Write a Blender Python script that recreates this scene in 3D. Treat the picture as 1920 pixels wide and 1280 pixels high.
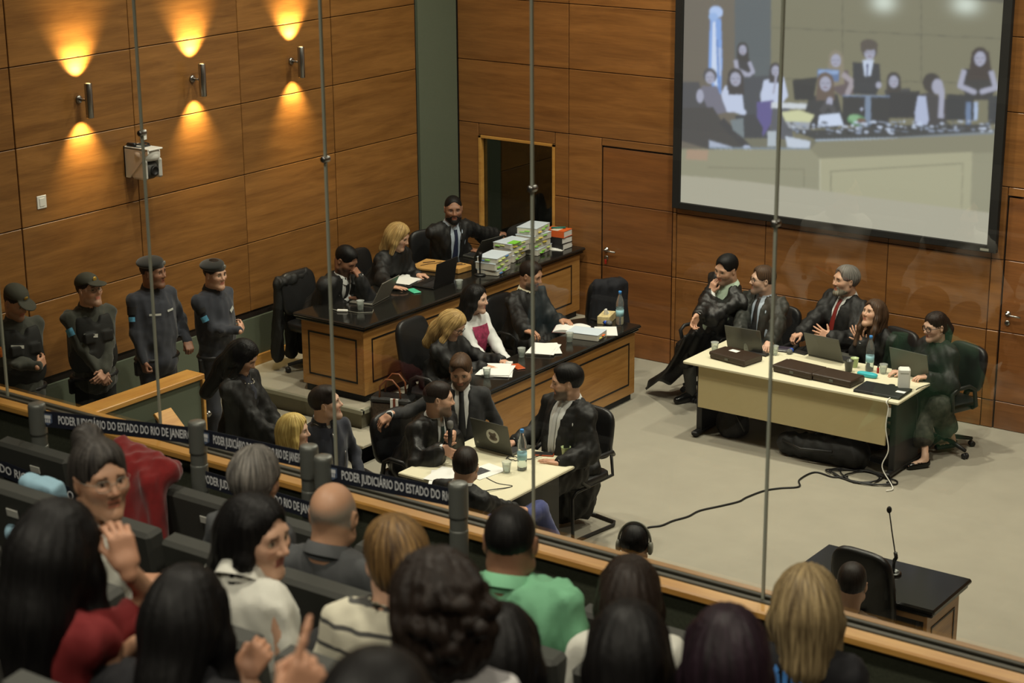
import bpy, math, random
import numpy as np
from mathutils import Matrix, Vector
PI = math.pi
rng = np.random.RandomState(7)
random.seed(7)
for o in list(bpy.data.objects):
    bpy.data.objects.remove(o)
scene = bpy.context.scene
C = scene.collection

# ------------------------------------------------------------------ camera
CAM_H, FPX = 5.75, 3525.0
YAW, PITCH, ROLL = math.radians(35.7615), math.radians(16.674), math.radians(-0.403)
def _cam_axes():
    cy, sy, cp, sp = math.cos(YAW), math.sin(YAW), math.cos(PITCH), math.sin(PITCH)
    f = np.array([-sy*cp, cy*cp, -sp]); r = np.array([cy, sy, 0.0]); u = np.cross(r, f)
    cr, sr = math.cos(ROLL), math.sin(ROLL)
    return cr*r+sr*u, -sr*r+cr*u, f
CR, CU, CF = _cam_axes()
cam_data = bpy.data.cameras.new('camera')
cam = bpy.data.objects.new('camera', cam_data); C.objects.link(cam)
cam.matrix_world = Matrix(((CR[0], CU[0], -CF[0], 0), (CR[1], CU[1], -CF[1], 0), (CR[2], CU[2], -CF[2], CAM_H), (0, 0, 0, 1)))
cam_data.sensor_width = 36.0
cam_data.lens = 36.0*FPX/1920.0
cam_data.clip_end = 100
cam_data.dof.use_dof = True
cam_data.dof.focus_distance = 15.8
cam_data.dof.aperture_fstop = 4.0
scene.camera = cam

def ray(px, py):
    return CR*((px-960)/FPX) - CU*((py-640)/FPX) + CF
def at(px, py, z):                       # the point of the place at height z seen at a pixel
    d = ray(px, py); t = (z-CAM_H)/d[2]
    return np.array([0, 0, CAM_H]) + d*t
def aty(px, py, y):                      # ... at depth y
    d = ray(px, py); t = y/d[1]
    return np.array([0, 0, CAM_H]) + d*t

# ------------------------------------------------------------------ world, lights, exposure
world = bpy.data.worlds.new('world'); scene.world = world
world.use_nodes = True
world.node_tree.nodes['Background'].inputs[0].default_value = (1.0, 0.86, 0.66, 1)
world.node_tree.nodes['Background'].inputs[1].default_value = 0.075
scene.view_settings.view_transform = 'Standard'
scene.view_settings.look = 'None'
scene.view_settings.exposure = 0.10
scene.view_settings.gamma = 1.0
scene.view_settings.use_curve_mapping = False

def area_light(name, loc, power, size, color=(1.0, 0.90, 0.72), spread=150):
    d = bpy.data.lights.new(name, 'AREA'); d.energy = power; d.shape = 'DISK'; d.size = size
    d.color = color; d.spread = math.radians(spread)
    o = bpy.data.objects.new(name, d); o.location = loc; C.objects.link(o)
    return o
CEIL = 7.0
for lx, ly, pw in ((-10.1, 10.6, 62), (-10.4, 13.7, 66), (-8.0, 11.3, 100), (-7.7, 14.45, 112), (-5.0, 11.6, 92), (-4.6, 14.3, 84), (-2.0, 12.0, 60)):   # ceiling downlights above the court floor
    area_light('ceiling_lamp', (lx, ly, CEIL-0.05), pw, 0.26, color=(1.0, 0.945, 0.77), spread=140)
for lx in (-6.0, -3.2, -0.4):             # dimmer downlights above the gallery
    for ly in (1.2, 4.4):
        area_light('gallery_lamp', (lx, ly, CEIL-0.05), 38, 0.4, color=(1.0, 0.92, 0.74), spread=130)
# ------------------------------------------------------------------ materials
MATS = {}
def srgb(r, g, b):
    f = lambda c: c/12.92 if c <= 0.04045 else ((c+0.055)/1.055)**2.4
    return (f(r/255.0), f(g/255.0), f(b/255.0), 1.0)
def mat(name, col, rough=0.6, metal=0.0, noise=0.0, nscale=(8, 8, 8), bump=0.0, bscale=None, spec=0.5, emit=0.0, trans=0.0, ior=1.45, coat=0.0, sheen=0.0, attr=None, alpha=1.0, space='Object'):
    if name in MATS: return MATS[name]
    m = bpy.data.materials.new(name); m.use_nodes = True
    nt = m.node_tree; b = nt.nodes['Principled BSDF']
    b.inputs['Roughness'].default_value = rough; b.inputs['Metallic'].default_value = metal
    b.inputs['Specular IOR Level'].default_value = spec
    b.inputs['Base Color'].default_value = col
    b.inputs['Coat Weight'].default_value = coat
    b.inputs['Sheen Weight'].default_value = sheen
    b.inputs['Transmission Weight'].default_value = trans; b.inputs['IOR'].default_value = ior
    b.inputs['Alpha'].default_value = alpha
    src = None
    if attr:
        a = nt.nodes.new('ShaderNodeAttribute'); a.attribute_name = attr; src = a.outputs['Color']
        nt.links.new(src, b.inputs['Base Color'])
    if noise or bump:
        tc = nt.nodes.new('ShaderNodeTexCoord'); mp = nt.nodes.new('ShaderNodeMapping')
        mp.inputs['Scale'].default_value = nscale
        nt.links.new(tc.outputs[space], mp.inputs[0])
        nz = nt.nodes.new('ShaderNodeTexNoise'); nz.inputs['Scale'].default_value = 1.0
        nz.inputs['Detail'].default_value = 5; nz.inputs['Roughness'].default_value = 0.6
        nt.links.new(mp.outputs[0], nz.inputs['Vector'])
        if noise:
            mr = nt.nodes.new('ShaderNodeMapRange')
            mr.inputs[1].default_value = 0.25; mr.inputs[2].default_value = 0.75
            mr.inputs[3].default_value = 1-noise; mr.inputs[4].default_value = 1+noise
            nt.links.new(nz.outputs['Fac'], mr.inputs[0])
            mx = nt.nodes.new('ShaderNodeMix'); mx.data_type = 'RGBA'; mx.blend_type = 'MULTIPLY'
            mx.inputs['Factor'].default_value = 1.0; mx.inputs[6].default_value = col
            if src: nt.links.new(src, mx.inputs[6])
            nt.links.new(mr.outputs[0], mx.inputs[7])
            nt.links.new(mx.outputs[2], b.inputs['Base Color'])
        if bump:
            bp = nt.nodes.new('ShaderNodeBump'); bp.inputs['Strength'].default_value = bump
            bp.inputs['Distance'].default_value = 0.01
            if bscale:
                m2 = nt.nodes.new('ShaderNodeMapping'); m2.inputs['Scale'].default_value = bscale
                nt.links.new(tc.outputs[space], m2.inputs[0])
                n2 = nt.nodes.new('ShaderNodeTexNoise'); n2.inputs['Scale'].default_value = 1.0; n2.inputs['Detail'].default_value = 3
                nt.links.new(m2.outputs[0], n2.inputs['Vector']); nt.links.new(n2.outputs['Fac'], bp.inputs['Height'])
            else:
                nt.links.new(nz.outputs['Fac'], bp.inputs['Height'])
            nt.links.new(bp.outputs[0], b.inputs['Normal'])
    if emit:
        b.inputs['Emission Color'].default_value = col; b.inputs['Emission Strength'].default_value = emit
        if attr: nt.links.new(src, b.inputs['Emission Color'])
    MATS[name] = m
    return m

def wood_mat(name, c1, c2, axis, rough=0.35, per_piece=0.10, fine=140):
    """veneer: long horizontal grain along axis ('x' or 'y' or 'z'), every panel a slightly different tone"""
    m = bpy.data.materials.new(name); m.use_nodes = True
    nt = m.node_tree; b = nt.nodes['Principled BSDF']
    tc = nt.nodes.new('ShaderNodeTexCoord'); oi = nt.nodes.new('ShaderNodeObjectInfo')
    add = nt.nodes.new('ShaderNodeVectorMath'); add.operation = 'ADD'
    sc = nt.nodes.new('ShaderNodeVectorMath'); sc.operation = 'SCALE'; sc.inputs['Scale'].default_value = 40.0
    cmb = nt.nodes.new('ShaderNodeCombineXYZ')
    for i in range(3): nt.links.new(oi.outputs['Random'], cmb.inputs[i])
    nt.links.new(cmb.outputs[0], sc.inputs[0])
    nt.links.new(tc.outputs['Object'], add.inputs[0]); nt.links.new(sc.outputs[0], add.inputs[1])
    mp = nt.nodes.new('ShaderNodeMapping')
    s = {'x': (1.1, 6, 11), 'y': (6, 1.1, 11), 'z': (10, 10, 1.0)}[axis]
    mp.inputs['Scale'].default_value = s
    nt.links.new(add.outputs[0], mp.inputs[0])
    nz = nt.nodes.new('ShaderNodeTexNoise'); nz.inputs['Scale'].default_value = 1.0
    nz.inputs['Detail'].default_value = 7; nz.inputs['Roughness'].default_value = 0.62; nz.inputs['Distortion'].default_value = 0.5
    nt.links.new(mp.outputs[0], nz.inputs['Vector'])
    m2 = nt.nodes.new('ShaderNodeMapping'); f = fine
    m2.inputs['Scale'].default_value = {'x': (5, f, f), 'y': (f, 5, f), 'z': (f, f, 5)}[axis]
    nt.links.new(add.outputs[0], m2.inputs[0])
    n2 = nt.nodes.new('ShaderNodeTexNoise'); n2.inputs['Scale'].default_value = 1.0; n2.inputs['Detail'].default_value = 2
    nt.links.new(m2.outputs[0], n2.inputs['Vector'])
    ad = nt.nodes.new('ShaderNodeMath'); ad.operation = 'MULTIPLY_ADD'; ad.inputs[1].default_value = 0.35
    nt.links.new(n2.outputs['Fac'], ad.inputs[0]); nt.links.new(nz.outputs['Fac'], ad.inputs[2])
    rp = nt.nodes.new('ShaderNodeValToRGB')
    rp.color_ramp.elements[0].position = 0.45; rp.color_ramp.elements[0].color = c1
    rp.color_ramp.elements[1].position = 0.92; rp.color_ramp.elements[1].color = c2
    nt.links.new(ad.outputs[0], rp.inputs[0])
    mr = nt.nodes.new('ShaderNodeMapRange'); mr.inputs[3].default_value = 1-per_piece; mr.inputs[4].default_value = 1+per_piece
    nt.links.new(oi.outputs['Random'], mr.inputs[0])
    mx = nt.nodes.new('ShaderNodeMix'); mx.data_type = 'RGBA'; mx.blend_type = 'MULTIPLY'; mx.inputs['Factor'].default_value = 1
    nt.links.new(rp.outputs[0], mx.inputs[6]); nt.links.new(mr.outputs[0], mx.inputs[7])
    nt.links.new(mx.outputs[2], b.inputs['Base Color'])
    b.inputs['Roughness'].default_value = rough
    bp = nt.nodes.new('ShaderNodeBump'); bp.inputs['Strength'].default_value = 0.06; bp.inputs['Distance'].default_value = 0.004
    nt.links.new(n2.outputs['Fac'], bp.inputs['Height']); nt.links.new(bp.outputs[0], b.inputs['Normal'])
    MATS[name] = m
    return m

W_LEFT = wood_mat('veneer_left', srgb(112, 75, 37), srgb(152, 107, 57), 'y', 0.36)
W_BACK = wood_mat('veneer_back', srgb(114, 74, 38), srgb(154, 105, 57), 'x', 0.36)
W_DOOR = wood_mat('veneer_door', srgb(112, 70, 37), srgb(148, 96, 52), 'x', 0.36)
W_DESK_Y = wood_mat('veneer_desk_long', srgb(146, 100, 50), srgb(190, 142, 80), 'y', 0.34, 0.05)
W_DESK_X = wood_mat('veneer_desk_end', srgb(146, 100, 50), srgb(190, 142, 80), 'x', 0.34, 0.05)
W_RAIL = wood_mat('veneer_rail', srgb(178, 124, 58), srgb(216, 166, 88), 'x', 0.33, 0.03)
W_CAP = wood_mat('veneer_cap', srgb(178, 124, 58), srgb(216, 166, 88), 'y', 0.33, 0.03)
M_GAP = mat('joint_shadow', srgb(34, 22, 14), 0.8)
M_INLAY = mat('black_inlay', srgb(22, 17, 12), 0.5)
M_FABRIC = mat('green_grey_fabric', srgb(92, 100, 84), 0.95, noise=0.10, nscale=(160, 160, 160), bump=0.1)
M_GFAB = mat('gallery_carpet_wall', srgb(58, 62, 48), 0.95, noise=0.22, nscale=(90, 90, 90), bump=0.2)
M_FLOOR = mat('court_carpet', srgb(151, 146, 132), 0.95, noise=0.07, nscale=(2.2, 2.2, 2.2), bump=0.15, bscale=(300, 300, 300))
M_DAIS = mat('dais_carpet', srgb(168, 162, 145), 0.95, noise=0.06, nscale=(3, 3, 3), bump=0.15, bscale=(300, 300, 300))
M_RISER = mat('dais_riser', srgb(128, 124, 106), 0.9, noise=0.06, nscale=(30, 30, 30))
M_NOSING = mat('step_nosing', srgb(150, 148, 130), 0.55)
M_GRANITE = mat('black_granite', srgb(26, 25, 23), 0.13, noise=0.5, nscale=(220, 220, 220), spec=0.6)
M_BLACK = mat('black_plastic', srgb(24, 24, 25), 0.45)
M_BLACKM = mat('matt_black', srgb(20, 20, 20), 0.75)
M_LEATHER = mat('black_leather', srgb(26, 26, 27), 0.36, bump=0.15, nscale=(120, 120, 120))
M_STEEL = mat('brushed_steel', srgb(170, 170, 168), 0.3, metal=1.0)
M_DSTEEL = mat('dark_steel', srgb(92, 94, 92), 0.32, metal=1.0)
M_CREAM = mat('cream_laminate', srgb(222, 216, 188), 0.42)
M_CREAMP = mat('cream_panel', srgb(184, 170, 128), 0.5)
M_WHITE = mat('white_paper', srgb(228, 228, 224), 0.7)
M_WPLAS = mat('white_plastic', srgb(226, 226, 220), 0.4)
M_GPLAS = mat('grey_plastic', srgb(150, 150, 138), 0.4)
M_DGREY = mat('dark_grey_plastic', srgb(60, 60, 58), 0.45)
M_SEAT = mat('gallery_seat', srgb(60, 61, 57), 0.6, bump=0.1, nscale=(150, 150, 150))

# ------------------------------------------------------------------ mesh helpers
class MB:
    """collects shapes of ONE part, then links them as one mesh object"""
    def __init__(s): s.v = []; s.f = []; s.m = []
    def add(s, v, f, m=0):
        n = len(s.v); s.v += [tuple(map(float, p)) for p in v]; s.f += [tuple(i+n for i in q) for q in f]; s.m += [m]*len(f); return s
    def box(s, a, b, bev=0.0, m=0, R=None, org=(0, 0, 0)):
        x0, y0, z0 = a; x1, y1, z1 = b
        if bev <= 0:
            v = [(x0, y0, z0), (x1, y0, z0), (x1, y1, z0), (x0, y1, z0), (x0, y0, z1), (x1, y0, z1), (x1, y1, z1), (x0, y1, z1)]
            f = [(0, 3, 2, 1), (4, 5, 6, 7), (0, 1, 5, 4), (1, 2, 6, 5), (2, 3, 7, 6), (3, 0, 4, 7)]
        else:
            e = min(bev, (x1-x0)*.49, (y1-y0)*.49, (z1-z0)*.49)
            v = []; idx = {}
            for i, (X, xs) in enumerate(((x0, 1), (x1, -1))):
                for j, (Y, ys) in enumerate(((y0, 1), (y1, -1))):
                    for k, (Z, zs) in enumerate(((z0, 1), (z1, -1))):
                        for ax in range(3):
                            p = [X+xs*e, Y+ys*e, Z+zs*e]; p[ax] = (X, Y, Z)[ax]
                            idx[(i, j, k, ax)] = len(v); v.append(tuple(p))
            f = []
            g = lambda i, j, k, ax: idx[(i, j, k, ax)]
            for ax in range(3):
                o1, o2 = (ax+1) % 3, (ax+2) % 3
                for sgn in (0, 1):
                    q = []
                    for (p1, p2) in ((0, 0), (1, 0), (1, 1), (0, 1)):
                        t = [0, 0, 0]; t[ax] = sgn; t[o1] = p1; t[o2] = p2; q.append(g(*t, ax))
                    f.append(tuple(q if sgn else q[::-1]))
            for ax in range(3):                      # 12 edges
                o1, o2 = (ax+1) % 3, (ax+2) % 3
                for p1 in (0, 1):
                    for p2 in (0, 1):
                        t0 = [0, 0, 0]; t1 = [0, 0, 0]; t0[ax] = 0; t1[ax] = 1
                        t0[o1] = t1[o1] = p1; t0[o2] = t1[o2] = p2
                        q = (g(*t0, o1), g(*t1, o1), g(*t1, o2), g(*t0, o2))
                        f.append(q if p1 == p2 else q[::-1])
            for i in (0, 1):
                for j in (0, 1):
                    for k in (0, 1):
                        q = (g(i, j, k, 0), g(i, j, k, 1), g(i, j, k, 2))
                        f.append(q if (i+j+k) % 2 else q[::-1])
        if R is not None:
            o = np.array(org, float); v = [tuple(o+R@(np.array(p)-o)) for p in v]
        return s.add(v, f, m)
    def tube(s, pts, r, n=8, m=0, cap=True, flat=1.0):
        pts = [np.array(p, float) for p in pts]; rr = r if hasattr(r, '__len__') else [r]*len(pts)
        v = []; f = []; prev = None
        for i, p in enumerate(pts):
            d = pts[min(i+1, len(pts)-1)]-pts[max(i-1, 0)]; d = d/(np.linalg.norm(d)+1e-12)
            if prev is None:
                a = np.array([0, 0, 1.0]) if abs(d[2]) < 0.9 else np.array([1.0, 0, 0])
                u = np.cross(d, a)
            else:
                u = prev-d*np.dot(prev, d)
            u /= np.linalg.norm(u)+1e-12; prev = u; w = np.cross(d, u)
            for k in range(n):
                t = 2*PI*k/n; v.append(p+rr[i]*(u*math.cos(t)+w*math.sin(t)*flat))
        for i in range(len(pts)-1):
            for k in range(n):
                f.append((i*n+k, i*n+(k+1) % n, (i+1)*n+(k+1) % n, (i+1)*n+k))
        if cap: f.append(tuple(range(n))[::-1]); f.append(tuple((len(pts)-1)*n+k for k in range(n)))
        return s.add(v, f, m)
    def lathe(s, prof, c=(0, 0, 0), n=16, m=0, R=None):
        v = []; f = []
        for (r, z) in prof:
            for k in range(n):
                t = 2*PI*k/n; p = np.array([r*math.cos(t), r*math.sin(t), z])
                if R is not None: p = R@p
                v.append(p+np.array(c))
        for i in range(len(prof)-1):
            for k in range(n): f.append((i*n+k, i*n+(k+1) % n, (i+1)*n+(k+1) % n, (i+1)*n+k))
        f.append(tuple(range(n))[::-1]); f.append(tuple((len(prof)-1)*n+k for k in range(n)))
        return s.add(v, f, m)
    def prism(s, poly, z0, z1, m=0):
        n = len(poly)
        v = [(x, y, z0) for x, y in poly]+[(x, y, z1) for x, y in poly]
        f = [tuple(range(n))[::-1], tuple(range(n, 2*n))]+[(i, (i+1) % n, n+(i+1) % n, n+i) for i in range(n)]
        return s.add(v, f, m)
    def xf(s, R=None, t=(0, 0, 0)):
        R = np.eye(3) if R is None else R
        s.v = [tuple(R@np.array(p)+np.array(t)) for p in s.v]; return s
    def mesh(s, name, mats):
        me = bpy.data.meshes.new(name); me.from_pydata(s.v, [], s.f)
        for m in (mats if isinstance(mats, (list, tuple)) else [mats]): me.materials.append(m)
        me.polygons.foreach_set('material_index', s.m)
        me.update()
        return me
    def build(s, name, mats, parent=None, smooth=False, loc=None):
        me = s.mesh(name, mats)
        if smooth: me.polygons.foreach_set('use_smooth', [True]*len(me.polygons))
        return link(name, me, parent, loc)
def link(name, me, parent=None, loc=None):
    o = bpy.data.objects.new(name, me); C.objects.link(o)
    if loc is not None: o.location = loc
    if parent is not None: o.parent = parent
    return o
def tag(o, label, cat, group=None):
    o['label'] = label; o['category'] = cat
    if group: o['group'] = group
    return o
def structure(o, label=None):
    o['kind'] = 'structure'
    if label: o['label'] = label
    return o
def thing(name, label, cat, loc=(0, 0, 0), rz=0.0, group=None):
    o = bpy.data.objects.new(name, None); C.objects.link(o)
    o.empty_display_size = 0.1
    o.location = tuple(map(float, loc)); o.rotation_euler = (0, 0, rz)
    return tag(o, label, cat, group)
def rotz(a): c, s = math.cos(a), math.sin(a); return np.array([[c, -s, 0], [s, c, 0], [0, 0, 1.0]])
def rotx(a): c, s = math.cos(a), math.sin(a); return np.array([[1.0, 0, 0], [0, c, -s], [0, s, c]])
def roty(a): c, s = math.cos(a), math.sin(a); return np.array([[c, 0, s], [0, 1.0, 0], [-s, 0, c]])
def copy_tree(o, parent=None):
    c = o.copy(); C.objects.link(c); c.parent = parent
    for ch in list(o.children): copy_tree(ch, c)
    return c
def text_mesh(body, size, depth=0.0, align='LEFT', name='lettering', bold=0.0):
    cu = bpy.data.curves.new(name, 'FONT'); cu.body = body; cu.size = size; cu.extrude = depth; cu.align_x = align
    cu.resolution_u = 2; cu.offset = bold; cu.align_y = 'CENTER'
    o = bpy.data.objects.new(name, cu); C.objects.link(o)
    bpy.context.view_layer.update()
    me = bpy.data.meshes.new_from_object(o.evaluated_get(bpy.context.evaluated_depsgraph_get()))
    bpy.data.objects.remove(o); bpy.data.curves.remove(cu)
    me.name = name
    return me
# ------------------------------------------------------------------ the room
XL, YB = -12.09, 15.82
DAIS = 0.36
fl = MB().box((-12.3, 5.0, -0.12), (3.2, 16.2, 0.0)).build('floor', M_FLOOR); structure(fl, 'grey beige carpet floor of the courtroom')
ce = MB().box((-12.3, -4, CEIL), (3.2, 16.2, CEIL+0.1)).build('ceiling', mat('ceiling_paint', srgb(206, 198, 180), 0.9)); structure(ce)
wr = MB().box((3.0, -4, 0), (3.15, 16.0, CEIL)).build('wall_right', W_LEFT); structure(wr)
wf = MB().box((-12.3, -4.1, 0), (3.2, -4.0, CEIL)).build('wall_front', M_FABRIC); structure(wf)

def panel(parent, x0, x1, y0, y1, z0, z1, m, name='panel', bev=0.004):
    c = ((x0+x1)/2, (y0+y1)/2, (z0+z1)/2)
    b = MB().box((x0-c[0], y0-c[1], z0-c[2]), (x1-c[0], y1-c[1], z1-c[2]), bev)
    return b.build(name, m, parent, loc=c)
# left wall: backing with raised veneer panels
wl = MB().box((XL-0.2, -4, 0), (XL-0.022, YB+0.2, CEIL)).build('wall_left', M_GAP); structure(wl, 'left wall clad in orange brown wood veneer panels')
ROWS_L = [0.905, 1.565, 2.225, 2.89, 3.55, 4.21, 4.87, 5.53, 6.19]
COLS_L = [4.65, 5.96, 7.27, 8.585, 9.9, 11.21, 12.54, 13.83, 15.125]
g = 0.0035
for i in range(len(ROWS_L)-1):
    for j in range(len(COLS_L)-1):
        panel(wl, XL-0.022, XL+0.004*((i*3+j*5) % 3-1)*0.5, COLS_L[j]+g, COLS_L[j+1]-g, ROWS_L[i]+g, ROWS_L[i+1]-g, W_LEFT)
panel(wl, XL-0.03, XL-0.004, 3.0, 15.13, 0.0, 0.835, M_FABRIC, 'fabric_dado')
panel(wl, XL-0.022, XL+0.02, 15.155, 15.80, 0.0, 6.19, M_FABRIC, 'fabric_pilaster')
bl = MB().box((XL-0.01, 12.1, DAIS), (XL+0.018, 15.15, DAIS+0.10), 0.004).build('baseboard_left', W_CAP); structure(bl, 'wooden baseboard along the dais')
# back wall
wb = MB()
HOLES = [(-11.81, -10.83, 1.0, 2.13), (-10.255, -9.405, 0.0, 2.175), (-5.965, -5.115, 0.0, 2.175)]
def cut(rects, h):
    out = []
    for (a, b, c, d) in rects:
        x0, x1, z0, z1 = max(a, h[0]), min(b, h[1]), max(c, h[2]), min(d, h[3])
        if x0 >= x1-1e-6 or z0 >= z1-1e-6: out.append((a, b, c, d)); continue
        if a < x0-1e-6: out.append((a, x0, c, d))
        if x1 < b-1e-6: out.append((x1, b, c, d))
        if c < z0-1e-6: out.append((x0, x1, c, z0))
        if z1 < d-1e-6: out.append((x0, x1, z1, d))
    return out
back = [(-12.3, 3.2, 0.0, CEIL)]
for h in HOLES: back = cut(back, h)
for (a, b, c, d) in back: wb.box((a, YB+0.022, c), (b, YB+0.2, d))
wbk = wb.build('wall_back', M_GAP); structure(wbk, 'back wall clad in brown wood veneer panels')
ROWS_B = [0.0, 0.265, 0.925, 1.59, 2.255, 2.92, 3.575, 4.24, 4.9, 5.56]
COLS_B = [XL+0.02, -10.66, -9.36, -8.36, -7.08, -6.08, -4.9, -3.7, -2.5, -1.3, -0.1, 1.1, 2.3]
pieces = []
for i in range(len(ROWS_B)-1):
    for j in range(len(COLS_B)-1):
        rs = [(COLS_B[j], COLS_B[j+1], ROWS_B[i], ROWS_B[i+1])]
        for h in HOLES: rs = cut(rs, h)
        pieces += rs
for k, (a, b, c, d) in enumerate(pieces):
    if b-a < 0.02 or d-c < 0.02: continue
    panel(wbk, a+g, b-g, YB-0.002*(k % 3), YB+0.022, c+g, d-g, W_BACK)
# doors, flush in the panelling
def door(n, x0, x1, z1, handle_x, label, hinge):
    d = MB().box((x0+0.01, YB+0.03, 0.0), (x1-0.01, YB+0.06, z1-0.01)).build('door_%d' % n, M_GAP); structure(d, label)
    zs = [0.0, 0.265, 0.925, 1.59, z1-0.012]
    for a, b in zip(zs[:-1], zs[1:]):
        panel(d, x0+0.012, x1-0.012, YB+0.006, YB+0.032, a+0.003, b-0.003, W_DOOR)
    s = 1 if hinge > 0 else -1
    hb = MB().lathe([(0.026, 0), (0.026, 0.008), (0.012, 0.01), (0.010, 0.05)], (0, 0, 0), 14, R=rotx(PI/2)).tube([(0, -0.05, 0), (s*0.06, -0.055, -0.002), (s*0.135, -0.05, -0.004)], 0.009, 8)
    hb.build('door_handle', M_STEEL, d, True, (handle_x, YB+0.006, 1.10))
    MB().lathe([(0.024, 0), (0.024, 0.008), (0.01, 0.009)], (0, 0, 0), 14, R=rotx(PI/2)).build('lock', M_STEEL, d, True, (handle_x, YB+0.006, 1.015))
    return d
d1 = door(1, -10.255, -9.405, 2.175, -10.19, 'flush wooden door between the dark booth window and the projection screen', 1)
MB().box((-0.012, -0.012, -0.05), (0.012, 0.0, 0.0), 0.004).build('key_tag', mat('red_tag', srgb(170, 40, 30), 0.5), d1, loc=(-10.19, YB-0.006, 1.0))
door(2, -5.965, -5.115, 2.175, -5.89, 'flush wooden door at the right end of the back wall', 1)
# booth window
w1 = MB()
x0, x1, z0, z1 = HOLES[0]
for a, b in (((x0, YB-0.012, z0), (x0+0.035, YB+0.1, z1)), ((x1-0.03, YB-0.012, z0), (x1, YB+0.1, z1)), ((x0, YB-0.012, z1-0.03), (x1, YB+0.1, z1)), ((x0, YB-0.012, z0), (x1, YB+0.1, z0+0.03))):
    w1.box(a, b, 0.003)
w1 = w1.build('window_1', W_RAIL); structure(w1, 'booth window in a light wooden frame, dark inside')
M_PANE = mat('dark_window_pane', srgb(20, 22, 20), 0.05)
def glass_mat(name, tint, refl, ior=1.5):
    m = bpy.data.materials.new(name); m.use_nodes = True; nt = m.node_tree
    for n in list(nt.nodes): nt.nodes.remove(n)
    out = nt.nodes.new('ShaderNodeOutputMaterial'); tr = nt.nodes.new('ShaderNodeBsdfTransparent'); gl = nt.nodes.new('ShaderNodeBsdfGlossy')
    tr.inputs[0].default_value = tint; gl.inputs['Roughness'].default_value = 0.0; gl.inputs[0].default_value = (1, 1, 1, 1)
    fr = nt.nodes.new('ShaderNodeFresnel'); fr.inputs['IOR'].default_value = ior
    mu = nt.nodes.new('ShaderNodeMath'); mu.operation = 'MULTIPLY'; mu.inputs[1].default_value = refl; mu.use_clamp = True
    nt.links.new(fr.outputs[0], mu.inputs[0])
    mx = nt.nodes.new('ShaderNodeMixShader'); nt.links.new(mu.outputs[0], mx.inputs[0]); nt.links.new(tr.outputs[0], mx.inputs[1]); nt.links.new(gl.outputs[0], mx.inputs[2])
    nt.links.new(mx.outputs[0], out.inputs[0]); MATS[name] = m
    return m
M_GLASS = glass_mat('partition_glass', (0.955, 0.965, 0.94, 1), 1.9)
M_WGLASS = glass_mat('booth_glass', (0.75, 0.8, 0.75, 1), 1.4)
panel(w1, x0+0.03, x1-0.03, YB+0.04, YB+0.048, z0+0.03, z1-0.03, M_WGLASS, 'pane', 0)
bo = MB().box((x0, YB+0.9, z0-0.3), (x1+0.9, YB+0.95, z1+0.3), m=0).box((x1+0.85, YB+0.2, z0-0.3), (x1+0.9, YB+0.95, z1+0.3), m=0).box((x0-0.05, YB+0.2, z0-0.3), (x0, YB+0.95, z1+0.3), m=1).box((x0-0.05, YB+0.2, z1+0.25), (x1+0.9, YB+0.95, z1+0.3), m=0).box((x0-0.05, YB+0.2, z0-0.35), (x1+0.9, YB+0.95, z0-0.3), m=0)
structure(bo.build('wall_booth', [mat('booth_brown', srgb(96, 66, 44), 0.7), M_FABRIC]), 'brown and green lining of the booth')
MB().box((x0+0.02, YB+0.5, z0), (x0+0.42, YB+0.52, z1), m=0).build('fabric_screen', M_FABRIC, w1)
MB().box((x0+0.40, YB+0.35, z0), (x0+0.49, YB+0.40, z1), m=0).build('window_post', M_BLACKM, w1)

# dais with two steps
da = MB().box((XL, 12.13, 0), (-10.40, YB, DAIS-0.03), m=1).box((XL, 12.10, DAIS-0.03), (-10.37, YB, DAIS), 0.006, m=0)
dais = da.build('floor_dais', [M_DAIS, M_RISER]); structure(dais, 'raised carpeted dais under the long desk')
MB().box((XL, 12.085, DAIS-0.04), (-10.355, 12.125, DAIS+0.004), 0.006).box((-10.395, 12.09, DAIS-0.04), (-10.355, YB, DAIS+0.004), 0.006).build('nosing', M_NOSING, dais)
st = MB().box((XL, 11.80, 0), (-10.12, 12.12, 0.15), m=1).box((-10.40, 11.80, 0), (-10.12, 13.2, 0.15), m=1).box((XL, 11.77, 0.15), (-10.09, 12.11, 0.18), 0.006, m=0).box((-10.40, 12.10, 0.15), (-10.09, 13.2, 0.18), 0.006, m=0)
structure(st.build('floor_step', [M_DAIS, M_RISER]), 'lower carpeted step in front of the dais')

# ------------------------------------------------------------------ gallery: stepped floor, parapet, glass
gal = MB()
ROWF = [(5.60, 6.45, 1.72), (4.53, 5.60, 2.10), (3.45, 4.53, 2.50), (2.40, 3.45, 2.90), (1.35, 2.40, 3.30), (0.30, 1.35, 3.70), (-4.0, 0.30, 4.08)]
for (a, b, z) in ROWF: gal.box((-12.1, a, z-0.9), (3.0, b+0.01, z))
M_GFLOOR = mat('gallery_carpet', srgb(40, 42, 36), 0.95, noise=0.2, nscale=(40, 40, 40))
structure(gal.build('floor_gallery', M_GFLOOR), 'dark stepped carpet floor of the public gallery')
par = MB().box((-12.1, 6.46, 0), (3.0, 6.60, 2.385)); par = par.build('wall_parapet', M_GFAB); structure(par, 'dark green carpeted gallery parapet')
RZ = 2.42
MB().box((-12.1, 6.42, RZ-0.04), (3.0, 6.503, RZ), 0.008).build('wooden_rail', W_RAIL, par)
MB().box((-12.1, 6.588, RZ-0.04), (3.0, 6.640, RZ), 0.008).build('wooden_rail', W_RAIL, par)
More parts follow.
